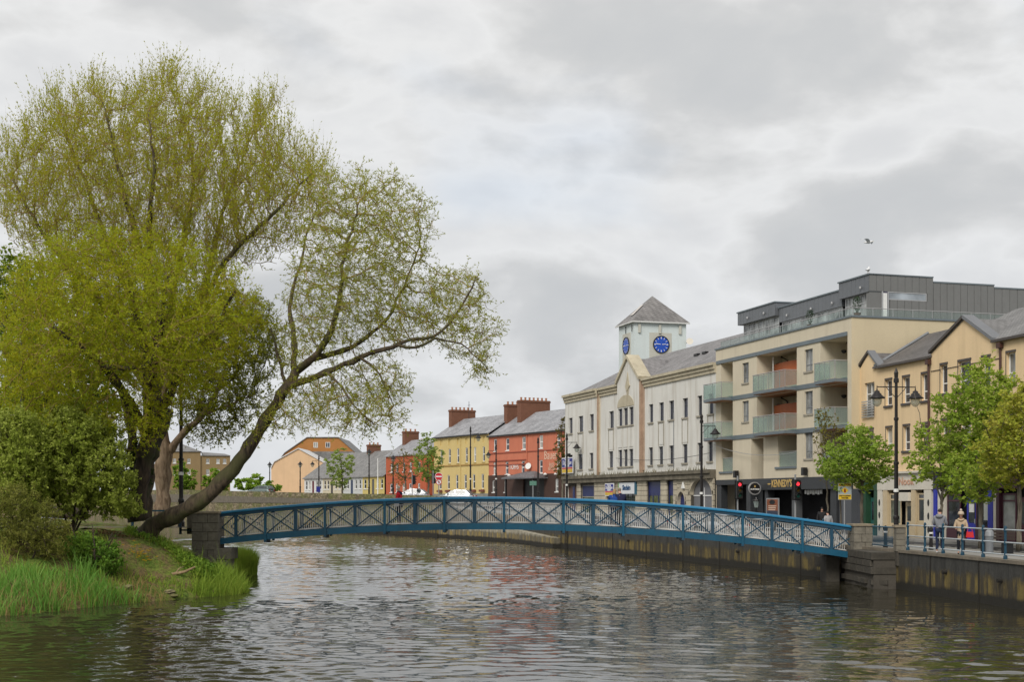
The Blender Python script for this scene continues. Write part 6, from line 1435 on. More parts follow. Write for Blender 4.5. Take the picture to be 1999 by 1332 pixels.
# ------------------------------------------------------------------ cars
M_tyre = pmat('tyre', (.012, .012, .012), .85); M_rim = pmat('wheel_rim', (.35, .36, .37), .35, metallic=.7); G_car = glass_mat('car_glass', (.05, .06, .06), .05, .4); L_head = pmat('headlight', (.6, .62, .64), .15); L_tail = pmat('tail_light', (.28, .01, .01), .25)
def car(label, loc, rz, paint, estate=False):
    e = empty('parked_car', loc, rz, label, 'car', 'cars parked along the quays')
    M = pmat('car_paint_' + paint[0], paint[1], .28, .03, 1, 5, 0, metallic=.35, coat=.6)
    # section rings along x (length 4.2), width profile and heights
    xs = [-2.08, -1.95, -1.55, -.9, -.2, .5, 1.2, 1.75, 2.0, 2.08]; zt = [.62, .80, .90, .93, .93, .92, .88, .80, .70, .58]; wd = [.70, .79, .84, .86, .86, .86, .85, .82, .76, .66]; zb = [.38, .28, .24, .22, .22, .22, .22, .26, .32, .38]
    mb = MB(); k = 8
    for x, t, w, b in zip(xs, zt, wd, zb): mb.v += [(x, -w*.92, b), (x, -w, b + .12), (x, -w, t - .16), (x, -w*.93, t), (x, w*.93, t), (x, w, t - .16), (x, w, b + .12), (x, w*.92, b)]
    for i in range(len(xs) - 1):
        for q in range(k): mb.f.append((i*k + q, i*k + (q+1) % k, (i+1)*k + (q+1) % k, (i+1)*k + q))
    mb.f += [tuple(range(k)), tuple((len(xs)-1)*k + q for q in range(k))]
    mb.build('body', M, e, True)
    r = [(-1.95 if estate else -1.75, .90), (-1.55 if estate else -1.15, 1.40), (-.8, 1.47), (.1, 1.45), (.55, 1.32), (1.15, .90)]
    cb = MB()
    for x, z in r: w = .80 if z < 1 else .62; cb.v += [(x, -w, z), (x, w, z)]
    n = len(r)
    for i in range(n - 1): cb.f.append((2*i, 2*i+2, 2*i+3, 2*i+1))
    cb.f.append(tuple(2*i for i in range(n))); cb.f.append(tuple(2*i + 1 for i in range(n)))
    cabin = cb.build('cabin', M, e)
    def lerp(a, b, t): return tuple(a[j] + (b[j] - a[j])*t for j in range(3))
    for s in (-1, 1):
        sidew = lambda x, z: (x, s*(.80 - (z - .9)*.34 + .012), z)
        MB().poly([sidew(x, z) for x, z in ((-1.62 if estate else -1.35, .97), (.0, .97), (.0, 1.38), (-.75, 1.39), (-1.42 if estate else -1.05, 1.34))]).build('side_window', G_car, cabin)
        MB().poly([sidew(x, z) for x, z in ((.07, .97), (.98, .97), (.52, 1.28), (.07, 1.38))]).build('side_window', G_car, cabin)
        MB().box(.75, .9, s*.86 - .06, s*.86 + .06, .93, 1.05).build('mirror', M, e)
    MB().poly([(1.12, -.70, .945), (1.12, .70, .945), (.60, .56, 1.31), (.60, -.56, 1.31)]).build('windscreen', G_car, cabin)
    a = -1.97 if estate else -1.74; b_ = -1.62 if estate else -1.22
    MB().poly([(a, -.68, .95), (a, .68, .95), (b_, .56, 1.36), (b_, -.56, 1.36)]).build('rear_window', G_car, cabin)
    for x in (-1.3, 1.3):
        for s in (-1, 1):
            w = MB(); w.lathe([(.2, -.09), (.31, -.09), (.32, 0), (.31, .09), (.2, .09)], 18); wo = w.build('wheel', M_tyre, e, loc=(x, s*.76, .32)); wo.rotation_euler = (R(90), 0, 0)
            w = MB(); w.lathe([(.02, -.095), (.20, -.095), (.20, .095), (.02, .095)], 14); w.build('rim', M_rim, wo)
    for s in (-1, 1): MB().box(1.93, 2.06, s*.58 - .14, s*.58 + .14, .60, .72).build('headlight', L_head, e); MB().box(-2.06, -1.95, s*.62 - .1, s*.62 + .1, .62, .82).build('tail_light', L_tail, e)
    return e
def car_at(label, px, Y, rz, paint, estate=False, z=None): l = at_ground(px, Y, z); return car(label, (l[0], l[1], l[2] - .11), rz, paint, estate)
sd_ = math.atan2(.87, -.49)
car_at('grey green estate car roof showing above the far stone wall', 511, 210, math.atan2(.87, -.75) + .4, ('greygreen', (.16, .2, .19)), True, 4.62)
car_at('white car behind the bridge in front of the yellow terrace', 893, 148, R(165), ('white', (.42, .44, .45)), False, 3.55)
car_at('pale silver car behind the bridge near the man in red', 806, 160, R(170), ('silver_dull', (.27, .28, .3)), False, 3.75)
car_at('white parked car behind the right part of the bridge railing', 1350, 88, R(104), ('white', (.6, .62, .63)), False)
car_at('silver parked car next to the black lamp post behind the railing', 1415, 82, R(104), ('silver', (.45, .47, .5)), True)
car_at('dark parked car behind the pickets below the white building', 1268, 100, R(106), ('navy', (.03, .04, .09)))

# ------------------------------------------------------------------ people (forward = local +y)
M_skin = pmat('skin', (.50, .28, .20), .6, .06, 6, 20, 0)
def skin_obj(name, verts, edges, rad, mat, parent, sub=1):
    me = bpy.data.meshes.new(name); me.from_pydata([tuple(v) for v in verts], edges, []); o = link(name, me, parent); me.materials.append(mat)
    m = o.modifiers.new('skin', 'SKIN'); m.use_smooth_shade = True
    for i, r in enumerate(rad): sv = me.skin_vertices[0].data[i]; sv.radius = r if hasattr(r, '__len__') else (r, r); sv.use_root = (i == 0)
    s = o.modifiers.new('sub', 'SUBSURF'); s.levels = sub; s.render_levels = sub
    return o
def person(label, loc, rz, h, jacket, trousers, hair, pose='stand', coat=0.0, shoe=(.02, .02, .02), long_hair=False, hat=None, group='people by the river'):
    """h: height in metres. The body is one skinned figure; clothes and hair are children"""
    e = empty('person', loc, rz, label, 'person', group); k = h/1.75
    stride = .26 if pose == 'walk' else .0
    lean = {'stand': .0, 'walk': .03, 'lean': .16}.get(pose, 0.0)
    nod = .07 if pose in ('walk', 'lean') else .02
    V = lambda x, y, z: Vector((x*k, (y + lean*max(0, z - .9)/.6)*k, z*k))
    pel, wai, che, nek = V(0, 0, .95), V(0, .0, 1.12), V(0, .01, 1.34), V(0, .01, 1.50)
    hd0, hd1 = V(0, .02 + nod*.4, 1.58), V(0, .03 + nod, 1.68)
    hipL, hipR = V(-.09, 0, .92), V(.09, 0, .92)
    kL, kR = V(-.10, .04 + stride*.4, .50), V(.10, .03 - stride*.25, .50); aL, aR = V(-.10, stride*.7 - .02, .09), V(.10, -stride*.9 - .02, .10 + stride*.2); tL, tR = aL + Vector((0, .16*k, -.05*k)), aR + Vector((0, .16*k, -.05*k))
    shL, shR = V(-.19, .0, 1.43), V(.19, .0, 1.43)
    if pose == 'lean': eL, eR, wL, wR = V(-.27, .16, 1.20), V(.27, .16, 1.20), V(-.16, .36, 1.10), V(.16, .36, 1.10)
    elif pose == 'hold': eL, eR, wL, wR = V(-.25, .05, 1.16), V(.25, .06, 1.16), V(-.10, .26, 1.15), V(.20, .28, 1.12)
    elif pose == 'walk': eL, eR, wL, wR = V(-.25, -.05, 1.16), V(.25, .05, 1.16), V(-.26, .06, .93), V(.26, .16, .96)
    else: eL, eR, wL, wR = V(-.25, -.02, 1.16), V(.25, -.02, 1.16), V(-.27, .05, .91), V(.27, .05, .91)
    # continuous body
    vs = [pel, wai, che, nek, hd0, hd1, hipL, kL, aL, tL, hipR, kR, aR, tR, shL, eL, wL, shR, eR, wR]
    ed = [(0, 1), (1, 2), (2, 3), (3, 4), (4, 5), (0, 6), (6, 7), (7, 8), (8, 9), (0, 10), (10, 11), (11, 12), (12, 13), (2, 14), (14, 15), (15, 16), (2, 17), (17, 18), (18, 19)]
    rd = [.12, .11, .13, .05, .085, .085, .08, .055, .04, .035, .08, .055, .04, .035, .06, .042, .03, .06, .042, .03]
    rd = [(r*k, r*k*.85) for r in rd]
    nose = len(vs); vs.append(hd0 + Vector((0, .115*k, .035*k))); ed.append((4, nose)); rd.append((.016*k, .016*k))
    for w_, s, el in ((16, -1, eL), (19, 1, eR)):       # palm, four fingers, thumb from the side of the palm
        fdir = (vs[w_] - el).normalized(); side = Vector((1, 0, 0)) if abs(fdir.x) < .8 else Vector((0, 1, 0)); pm = vs[w_] + fdir*.07*k
        ip = len(vs); vs.append(pm); ed.append((w_, ip)); rd.append((.035*k, .022*k))
        for q in range(4):
            off = side*(q - 1.5)*.019*k; ln = (.075, .085, .08, .062)[q]*k; i0 = len(vs); vs += [pm + off + fdir*ln*.55, pm + off + fdir*ln + Vector((0, .012*k, -.012*k))]; ed += [(ip, i0), (i0, i0 + 1)]; rd += [(.009*k, .009*k), (.008*k, .008*k)]
        i0 = len(vs); vs.append(pm - fdir*.02*k - side*s*.05*k + Vector((0, .02*k, 0))); ed.append((ip, i0)); rd.append((.011*k, .011*k))
    body = skin_obj('body', vs, ed, rd, M_skin, e)
    for s in (-1, 1): MB().lathe([(.0, -.012*k), (.012*k, 0), (.0, .012*k)], 6, tuple(hd0 + Vector((s*.032*k, .078*k, .065*k)))).build('eye', M_black, body)
    # clothes
    mj = pmat('cloth_' + jacket[0], jacket[1], .85, .18, 5, 25, .2); mt = pmat('cloth_' + trousers[0], trousers[1], .85, .18, 5, 25, .2)
    low = V(0, 0, .92 - coat*.9)
    jv = [V(0, 0, .93), wai, che, V(0, 0, 1.47), shL, eL, wL*.93 + eL*.07, shR, eR, wR*.93 + eR*.07]; je = [(0, 1), (1, 2), (2, 3), (2, 4), (4, 5), (5, 6), (2, 7), (7, 8), (8, 9)]
    jr = [(.175, .135), (.165, .13), (.185, .135), (.085, .08), (.085, .08), (.068, .068), (.052, .052), (.085, .08), (.068, .068), (.052, .052)]
    if coat: jv.append(low); je.append((0, 10)); jr.append((.21, .17))
    jk = skin_obj('jacket', jv, je, [(a*k, b*k) for a, b in jr], mj, e)
    skin_obj('collar', [V(0, -.03, 1.47), V(0, -.05, 1.535)], [(0, 1)], [(.095*k, .08*k), (.085*k, .07*k)], mj, jk)
    tv = [V(0, 0, .97), hipL, kL, aL*.95 + kL*.05, hipR, kR, aR*.95 + kR*.05]
    skin_obj('trousers', tv, [(0, 1), (1, 2), (2, 3), (0, 4), (4, 5), (5, 6)], [(.15*k, .12*k), (.10*k, .10*k), (.075*k, .075*k), (.062*k, .062*k), (.10*k, .10*k), (.075*k, .075*k), (.062*k, .062*k)], mt, e)
    ms = pmat('shoe_%02d%02d' % (int(shoe[0]*99), int(shoe[2]*99)), shoe, .6)
    for a_, t_ in ((aL, tL), (aR, tR)): skin_obj('shoe', [a_ + Vector((0, -.05*k, -.045*k)), a_ + Vector((0, .04*k, -.05*k)), t_ + Vector((0, .02*k, -.005*k))], [(0, 1), (1, 2)], [(.045*k, .045*k), (.05*k, .042*k), (.04*k, .03*k)], ms, e)
    mh = pmat('hair_' + hair[0], hair[1], .7, .2, 8, 30, .2)
    hv = [hd0 + Vector((0, -.045*k, .05*k)), hd1 + Vector((0, -.02*k, .035*k)), hd1 + Vector((0, .045*k, .045*k))]; he = [(0, 1), (1, 2)]; hr_ = [(.082*k, .07*k), (.095*k, .085*k), (.06*k, .05*k)]
    if long_hair: hv.append(hd0 + Vector((0, -.06*k, -.07*k))); he.append((0, 3)); hr_.append((.085*k, .06*k))
    skin_obj('hair', hv, he, hr_, mh, e)
    return e
GREY = ('grey_hoodie', (.20, .205, .225)); JEAN = ('dark_jeans', (.012, .02, .05))
m1 = person('man in grey hoodie and dark jeans standing by the quay railing, back turned', (16.95, 53.6, G0 + .06), R(-28), 1.74, GREY, JEAN, ('darkbrown', (.03, .018, .012)), 'hold', shoe=(.5, .5, .5))
hood = MB(); hood.lathe([(.05, 0), (.13, .05), (.15, .12), (.11, .2), (.02, .22)], 10); ho = hood.build('hood', pmat('cloth_grey_hoodie', (.2, .2, .22)), m1, True, (0, -.09, 1.38)); ho.scale = (1.0, .75, .8)
w1 = person('woman in long beige fur coat and pompom hat carrying a red bag', (17.33, 52.2, G0 + .06), R(160), 1.58, ('beige_fur', (.40, .30, .20)), ('black_skirt', (.012, .014, .02)), ('auburn', (.30, .13, .04)), 'hold', .42, long_hair=True)
MB().lathe([(.115, 0), (.12, .05), (.09, .12), (.03, .15)], 10, (0, .01, 1.535)).build('hat', pmat('knit_hat', (.45, .36, .27), .9, .3, 12, 30, .4), w1, True); MB().lathe([(.0, 0), (.045, .03), (.05, .06), (.0, .1)], 8, (0, .01, 1.675)).build('pompom', pmat('pompom', (.55, .47, .40), .95, .3, 20, 40, .5), w1, True)
sc = MB(); sc.tube([(-.10, .07, 1.36), (0, .13, 1.32), (.10, .07, 1.36), (.07, -.06, 1.38), (-.07, -.06, 1.38), (-.10, .07, 1.36)], .035, 6); sc.build('scarf', pmat('scarf', (.5, .38, .25), .9, .2, 9), w1, True)
MB().box(-.075, .075, .07, .12, 1.44, 1.475).build('sunglasses', M_black, w1)
hb_ = empty('handbag', (17.58, 51.92, G0 + .72), R(160), 'small bright red handbag held by the woman in the fur coat', 'bag'); bm_ = MB(); bm_.prism([(-.15, -.05, 0), (.15, -.05, 0), (.12, -.05, .22), (-.12, -.05, .22)], (0, .10, 0)); bm_.build('bag_body', pmat('red_leather', (.55, .02, .025), .4), hb_); t = MB(); t.tube([(-.09, 0, .21), (-.07, 0, .36), (.07, 0, .36), (.09, 0, .21)], .012, 5); t.build('strap', pmat('red_leather', (.55, .02, .025), .4), hb_)
def on_deck(px, Y=62.5): x = (px - CX)/F*Y; return (x, Y, rail_z(x) - 1.24)
person('woman in bright blue jacket on the bridge leaning against her companion', on_deck(1198.5), R(-12), 1.74, ('bright_blue', (.01, .05, .22)), JEAN, ('fair', (.30, .19, .08)), 'lean', long_hair=True)
person('person in navy jacket on the bridge beside the woman in blue', on_deck(1213.5), R(14), 1.82, ('navy', (.012, .014, .05)), ('black_trousers', (.015, .015, .018)), ('greyfair', (.22, .17, .12)), 'lean')
rm_ = person('grey haired man in red and navy jacket walking left across the bridge', on_deck(780), R(78), 1.80, ('bright_red', (.55, .015, .025)), ('black_trousers', (.015, .015, .018)), ('silver', (.52, .46, .38)), 'hold')
yk = skin_obj('jacket_yoke', [Vector((0, .0, 1.32)), Vector((0, .0, 1.53)), Vector((-.20, 0, 1.47)), Vector((.20, 0, 1.47))], [(0, 1), (1, 2), (1, 3)], [(.20, .152), (.11, .10), (.10, .095), (.10, .095)], pmat('cloth_navy', (.012, .014, .05), .85), rm_)
bg_ = on_deck(775.5, 62.3); pb = empty('paper_bag', (bg_[0], 62.25, bg_[2] + .86), R(60), 'small white carrier bag held by the man in red', 'bag'); q = MB(); q.prism([(-.13, -.05, 0), (.13, -.05, 0), (.145, -.05, .27), (-.145, -.05, .27)], (0, .10, 0)); q.build('bag_body', pmat('paper_white', (.6, .57, .58), .7, .15, 9), pb); t = MB(); t.tube([(-.07, 0, .26), (-.05, 0, .36), (.05, 0, .36), (.07, 0, .26)], .008, 4); t.build('handle', M_white_fr, pb)
person('person in pale grey top with red shoulder bag strap beyond the bridge end', at_ground(1617, 70), R(20), 1.58, ('pale_grey', (.36, .36, .37)), JEAN, ('black', (.015, .013, .012)))
person('person in dark clothes standing in the shade of the pub opening', at_ground(1605, 79.5), R(170), 1.72, ('black_coat', (.018, .018, .02)), ('black_trousers', (.015, .015, .018)), ('black', (.015, .013, .012)))
person('person in pink top on the island path behind the pale trunk', ((312 - CX)/F*72, 72, 2.45), R(90), 1.5, ('pink', (.45, .14, .15)), JEAN, ('darkbrown', (.03, .018, .012)))

# ------------------------------------------------------------------ overhead cables strung along the fronts
for k_, (pa, pb, sag, lab) in enumerate(((ab_.w(ab_.u(1401), -.3, 6.35), ab_.w(ab_.u(1556), -.2, 5.35), .45, 'pale cable sagging across the apartment front above the pub'), (wb.w(wb.u(1215), -.6, 5.9), wb.w(wb.u(1395), -.3, 5.75), .35, 'thin cable strung across the white building above its ledge'))):
    e = empty('overhead_cable', pa, 0, lab, 'cable'); t = MB(); t.tube([(pb - pa)*(i/14) - Vector((0, 0, sag*4*(i/14)*(1 - i/14))) for i in range(15)], .022, 5); t.build('cable', M_alu if k_ == 0 else M_black, e)
# ------------------------------------------------------------------ gulls
M_gull = pmat('gull_white', (.72, .72, .72), .7, .05); M_gwing = pmat('gull_grey', (.50, .51, .53), .7, .1); M_beak = pmat('gull_beak', (.6, .38, .05), .5)
q = ab_.w(segs[2][1] - .1, v0 + .0, zs3 + .09); e = empty('gull', q, R(60), 'gull standing on the top corner of the zinc penthouse', 'gull', 'gulls')
bd = MB(); bd.tube([(-.30, 0, .20), (-.16, 0, .22), (0, 0, .24), (.12, 0, .28), (.17, 0, .38), (.20, 0, .44), (.25, 0, .45)], [.02, .08, .11, .09, .055, .055, .02], 10); bd.build('body', M_gull, e, True)
for s in (-1, 1): w_ = MB(); w_.tube([(.08, s*.085, .27), (-.12, s*.10, .24), (-.36, s*.03, .19)], [.03, .055, .008], 6); w_.build('wing', M_gwing, e, True); t = MB(); t.tube([(.0, s*.04, .16), (.01, s*.04, 0), (.05, s*.04, .0)], .009, 4); t.build('leg', M_beak, e)
t = MB(); t.tube([(.25, 0, .45), (.32, 0, .43)], [.014, .004], 5); t.build('beak', M_beak, e)
q = P(1696, 473, 90); e = empty('gull', q, R(-35), 'gull flying with outstretched wings above the penthouse', 'gull', 'gulls')
bd = MB(); bd.tube([(-.34, 0, .0), (-.2, 0, .01), (0, 0, 0), (.16, 0, .01), (.25, 0, .03), (.30, 0, .03)], [.015, .06, .10, .08, .055, .02], 10); bd.build('body', M_gull, e, True)
for s in (-1, 1):
    w_ = MB(); n = 6; pf = [(0, .14, -.10, 0.03), (.2, .16, -.10, .10), (.4, .15, -.08, .15), (.6, .08, -.10, .14), (.8, -.02, -.14, .10), (.98, -.14, -.18, .06)]
    for y, a, b, z in pf: w_.v += [(a, s*(y + .04), z), (b, s*(y + .04), z - .01), (b + .04, s*(y + .04), z + .015)]
    for i in range(n - 1):
        for j in range(3): w_.f.append((3*i + j, 3*i + (j+1) % 3, 3*(i+1) + (j+1) % 3, 3*(i+1) + j))
    w_.build('wing', M_gull, e)
t = MB(); t.tube([(.30, 0, .03), (.36, 0, .02)], [.014, .004], 5); t.build('beak', M_beak, e)
# ------------------------------------------------------------------ vegetation
def inside(poly, X, Y):
    n = len(poly); r = np.zeros(X.shape, bool); j = n - 1
    for i in range(n):
        xi, yi = poly[i]; xj, yj = poly[j]
        c = ((yi > Y) != (yj > Y)) & (X < (xj - xi)*(Y - yi)/(yj - yi + 1e-9) + xi); r ^= c; j = i
    return r
def edge_dist(poly, X, Y):
    best = np.full(X.shape, 1e9)
    for (x0, y0), (x1, y1) in zip(poly, poly[1:] + poly[:1]):
        dx, dy = x1 - x0, y1 - y0; t = np.clip(((X - x0)*dx + (Y - y0)*dy)/(dx*dx + dy*dy + 1e-9), 0, 1); best = np.minimum(best, np.hypot(X - x0 - t*dx, Y - y0 - t*dy))
    return best
def crown_points(rng, poly, Y0, depth, n, shell=0.0):
    """points filling a rounded crown whose outline (seen from the quay bridge) is poly and whose middle stands Y0 metres away"""
    xs = [p[0] for p in poly]; ys = [p[1] for p in poly]; out = []
    while sum(len(o) for o in out) < n:
        X = rng.uniform(min(xs), max(xs), n*2); Yp = rng.uniform(min(ys), max(ys), n*2); k = inside(poly, X, Yp); X, Yp = X[k], Yp[k]
        d = edge_dist(poly, X, Yp)/F*Y0; T = depth*np.clip(np.sqrt(d/ (0.55*depth)), .12, 1.0)
        u = rng.uniform(-1, 1, len(X))
        if shell: u = np.sign(u)*np.abs(u)**(1 - shell)
        k = (d > 1.1) | (rng.random(len(X)) < .25 + .55*(d/1.1)); X, Yp, u, T = X[k], Yp[k], u[k], T[k]
        D = Y0 + u*T; out.append(np.stack([(X - CX)/F*D, D, ZC - (Yp - HY)/F*D], -1))
    return np.concatenate(out)[:n]
def unit(v): return v/np.maximum(np.linalg.norm(v, axis=-1, keepdims=True), 1e-9)
def catmull(pts, step):
    pts = [np.array(p, float) for p in pts]; out = []
    ext = [2*pts[0] - pts[1]] + pts + [2*pts[-1] - pts[-2]]
    for i in range(1, len(ext) - 2):
        p0, p1, p2, p3 = ext[i-1:i+3]; n = max(1, int(np.linalg.norm((p2 - p1)[:3])/step))
        for k in range(n):
            t = k/n; out.append(.5*((2*p1) + (-p0 + p2)*t + (2*p0 - 5*p1 + 4*p2 - p3)*t*t + (-p0 + 3*p1 - 3*p2 + p3)*t**3))
    out.append(pts[-1]); return np.array(out)
def colonize(N, par, att, step, infl, kill, iters, rng, trop):
    N = [np.array(p) for p in N]; par = list(par); A = att.copy(); base = np.array(N)
    dist = np.full(len(A), 1e9); near = np.zeros(len(A), int)
    for s in range(0, len(base), 400):
        D = np.linalg.norm(A[:, None] - base[None, s:s+400], axis=-1); m = D.argmin(1); dm = D[np.arange(len(A)), m]; b = dm < dist; dist[b] = dm[b]; near[b] = m[b] + s
    kids = {}
    for it in range(iters):
        act = dist < infl
        if not act.any(): break
        arr = np.array(N); acc = np.zeros((len(N), 3)); dv = unit(A - arr[near]); np.add.at(acc, near[act], dv[act])
        idx = np.unique(near[act]); idx = np.array([i for i in idx if kids.get(i, 0) < 3])
        if len(idx) == 0: break
        d = unit(unit(acc[idx]) + trop + rng.normal(0, .22, (len(idx), 3))); new = arr[idx] + d*step; st = len(N)
        for i in idx: kids[i] = kids.get(i, 0) + 1
        N += list(new); par += list(idx)
        D = np.linalg.norm(A[:, None] - new[None], axis=-1); m = D.argmin(1); dm = D[np.arange(len(A)), m]; b = dm < dist; dist[b] = dm[b]; near[b] = m[b] + st
        keep = dist > kill; A, dist, near = A[keep], dist[keep], near[keep]
        if len(A) == 0: break
    return np.array(N), np.array(par)
def frusta(P0, P1, R0, R1, sides):
    n = len(P0); t = unit(P1 - P0); ref = np.where(np.abs(t[:, :1]) < .8, [[1., 0, 0]], [[0, 1., 0]]); a = unit(ref - t*(ref*t).sum(1, keepdims=True)); b = np.cross(t, a)
    q = np.arange(sides)*2*np.pi/sides; ring = a[:, None]*np.cos(q)[None, :, None] + b[:, None]*np.sin(q)[None, :, None]
    V = np.concatenate([P0[:, None] + ring*R0[:, None, None], P1[:, None] + ring*R1[:, None, None]], 1).reshape(-1, 3)
    o = np.arange(n)[:, None]*2*sides; j = np.arange(sides)[None]; j2 = (j + 1) % sides
    Fq = np.stack([o + j, o + j2, o + sides + j2, o + sides + j], -1).reshape(-1, 4); return V, Fq
def leaves(rng, Pz, D, L, W):
    n = len(Pz); S = unit(np.cross(D, rng.normal(0, 1, (n, 3)))); L = L[:, None]; W = W[:, None]
    V = np.stack([Pz, Pz + D*L*.45 + S*W*.5, Pz + D*L, Pz + D*L*.45 - S*W*.5], 1).reshape(-1, 3); return V, np.arange(4*n).reshape(-1, 4)
def twigs(rng, start, d, L, bend, r, nseg=3):
    n = len(start); pts = [start]
    for k in range(1, nseg + 1):
        t = k/nseg; pts.append(start + d*(L*t)[:, None] + bend*(L*t*t)[:, None] + rng.normal(0, .02, (n, 3))*t)
    P0 = np.concatenate(pts[:-1]); P1 = np.concatenate(pts[1:]); rr = np.concatenate([np.full(n, r*(1 - .75*k/nseg)) for k in range(nseg)]); r1 = np.concatenate([np.full(n, r*(1 - .75*(k+1)/nseg)) for k in range(nseg)])
    return np.stack(pts, 1), P0, P1, rr, r1
def tree(name, label, seed, limbs, crowns, bark, leafm, cat='tree', step=.38, infl=2.6, kill=.55, trop=(0, 0, .15), tip_r=.009, ntw=2, twL=(.4, .85), tw_up=.35, bend=(0, 0, .1), lpt=10, leafL=(.07, .11), leafW=.30, leaf_dir=.6, twig_r=.007, group=None, twigm=None, leaf_z=None, keep=1.0):
    """limbs: polylines of (px,py,Y,radius); crowns: (outline, Y, half depth, attractor count)"""
    rng = np.random.default_rng(seed); N = []; par = []; lr = []; lines = []
    for li, lb in enumerate(limbs):
        w = [(*P(a, b, c), r) for a, b, c, r in lb]; c = catmull(w, .35); c[:, :3] += rng.normal(0, .03, (len(c), 3)); c[0, :3] = np.array(w[0][:3])
        if li and len(N):
            q = int(np.linalg.norm(np.array(N) - c[0, :3], axis=1).argmin()); c = np.vstack([[*N[q], min(c[0, 3]*1.05, lr[q])], c]); start = q
        else: start = -1
        prev = start; lines.append(c)
        for i, p in enumerate(c):
            if li and i == 0 and start >= 0: continue
            N.append(p[:3]); par.append(prev); lr.append(p[3]); prev = len(N) - 1
    nl = len(N); att = np.concatenate([crown_points(rng, *cr) for cr in crowns])
    NN, PP = colonize(N, par, att, step, infl, kill, 90, rng, np.array(trop))
    cnt = np.zeros(len(NN)); rad = np.zeros(len(NN))
    for i in range(len(NN) - 1, nl - 1, -1):
        rad[i] = max(rad[i]**(1/2.3) if rad[i] > 0 else 0, tip_r); p = PP[i]; rad[p] += rad[i]**2.3; cnt[p] += 1
    lrad = np.array(lr); base = empty(name, tuple(lines[0][0][:3]), 0, label, cat, group); off = np.array(lines[0][0][:3])
    tk = MB()
    for c in lines:
        rr = [r*(1 + .10*math.sin(i*1.7) + .06*math.sin(i*4.1)) for i, r in enumerate(c[:, 3])]; tk.tube([tuple(p[:3] - off) for p in c], rr, 12 if c[0, 3] > .15 else 7)
    tk.build('trunk', bark, base, True)
    i = np.arange(nl, len(NN)); p = PP[i]; r1 = np.minimum(rad[i], .12); r0 = np.where(p >= nl, np.minimum(rad[p], .12), np.minimum(rad[i]*1.25, .14)); r0 = np.minimum(r0, r1*1.6)
    V1, F1 = frusta(NN[p] - off, NN[i] - off, r0, r1, 5)
    bd = unit(NN[i] - NN[p]); thin = rad[i] < tip_r*3.2; ti = i[thin]; td = bd[thin]
    S = np.repeat(NN[ti] - (NN[ti] - NN[PP[ti]])*0, ntw, 0) - np.repeat(td*step, ntw, 0)*rng.random((len(ti)*ntw, 1)); n = len(S)
    if keep < 1: k = rng.random(n) < keep; S = S[k]; tdd = np.repeat(td, ntw, 0)[k]; n = len(S)
    else: tdd = np.repeat(td, ntw, 0)
    d = unit(tdd*.8 + unit(rng.normal(0, 1, (n, 3)))*.75 + np.array([0, 0, tw_up])); L = rng.uniform(*twL, n)
    pts, P0, P1, ra, rb = twigs(rng, S - off, d, L, np.array(bend)*np.ones((n, 1)), twig_r); V2, F2 = frusta(P0, P1, ra, rb, 3)
    br = mesh_np('branches', np.concatenate([V1, V2]), [np.concatenate([F1, F2 + len(V1)])], twigm or bark, base)
    t = rng.uniform(.1, 1, (n, lpt))*3; k0 = np.minimum(t.astype(int), 2); f = (t - k0)[..., None]; a = pts[np.arange(n)[:, None], k0]; b = pts[np.arange(n)[:, None], k0 + 1]; LP = (a + (b - a)*f).reshape(-1, 3); tdir = unit(b - a).reshape(-1, 3); m = len(LP)
    LD = tdir*leaf_dir + unit(rng.normal(0, 1, (m, 3)))*.8
    if leaf_z is not None: LD[:, 2] = LD[:, 2]*leaf_z
    V, Fq = leaves(rng, LP, unit(LD), rng.uniform(*leafL, m), rng.uniform(*leafL, m)*leafW)
    cr = mesh_np('crown', V, [Fq], leafm, base); return base

BK_w = bark_mat('willow_bark', (.035, .026, .017), (.13, .095, .06), (.085, .085, .03)); BK_d = bark_mat('dark_bark', (.022, .016, .012), (.085, .058, .038), (.05, .055, .02)); BK_p = bark_mat('pale_bark', (.18, .12, .075), (.44, .32, .22)); BK_tw = bark_mat('willow_twig', (.22, .16, .045), (.36, .26, .08)); BK_s = bark_mat('street_tree_bark', (.06, .05, .035), (.19, .165, .125))
LF_up = leaf_mat('willow_leaf_olive', [(0.34, 0.3, 0.015), (0.46, 0.43, 0.022), (0.4, 0.45, 0.03), (0.56, 0.55, 0.06)], 0.55)
LF_le = leaf_mat('willow_leaf_green', [(0.24, 0.26, 0.03), (0.34, 0.37, 0.04), (0.4, 0.42, 0.06), (0.48, 0.5, 0.11)], 0.5)
LF_mid = leaf_mat('willow_leaf_gold', [(0.32, 0.31, 0.012), (0.46, 0.45, 0.018), (0.36, 0.45, 0.025), (0.58, 0.58, 0.05)], 0.55)
LF_sh = leaf_mat('shrub_leaf', [(.17,.24,.03), (.29,.36,.05), (.40,.46,.09), (.48,.53,.15)], 0.45)
LF_dk = leaf_mat('chestnut_leaf', [(0.1, 0.16, 0.02), (0.2, 0.28, 0.03), (0.32, 0.38, 0.05)], 0.45)
LF_m1 = leaf_mat('maple_leaf', [(0.16, 0.26, 0.03), (0.28, 0.42, 0.05), (0.38, 0.5, 0.09), (0.45, 0.52, 0.14)], 0.5)
LF_m2 = leaf_mat('maple_leaf_olive', [(0.18, 0.28, 0.03), (0.3, 0.43, 0.05), (0.4, 0.5, 0.08), (0.48, 0.5, 0.11)], 0.5)
LF_m3 = leaf_mat('maple_leaf_gold', [(0.24, 0.31, 0.03), (0.38, 0.43, 0.05), (0.5, 0.49, 0.08), (0.54, 0.47, 0.1)], 0.5)
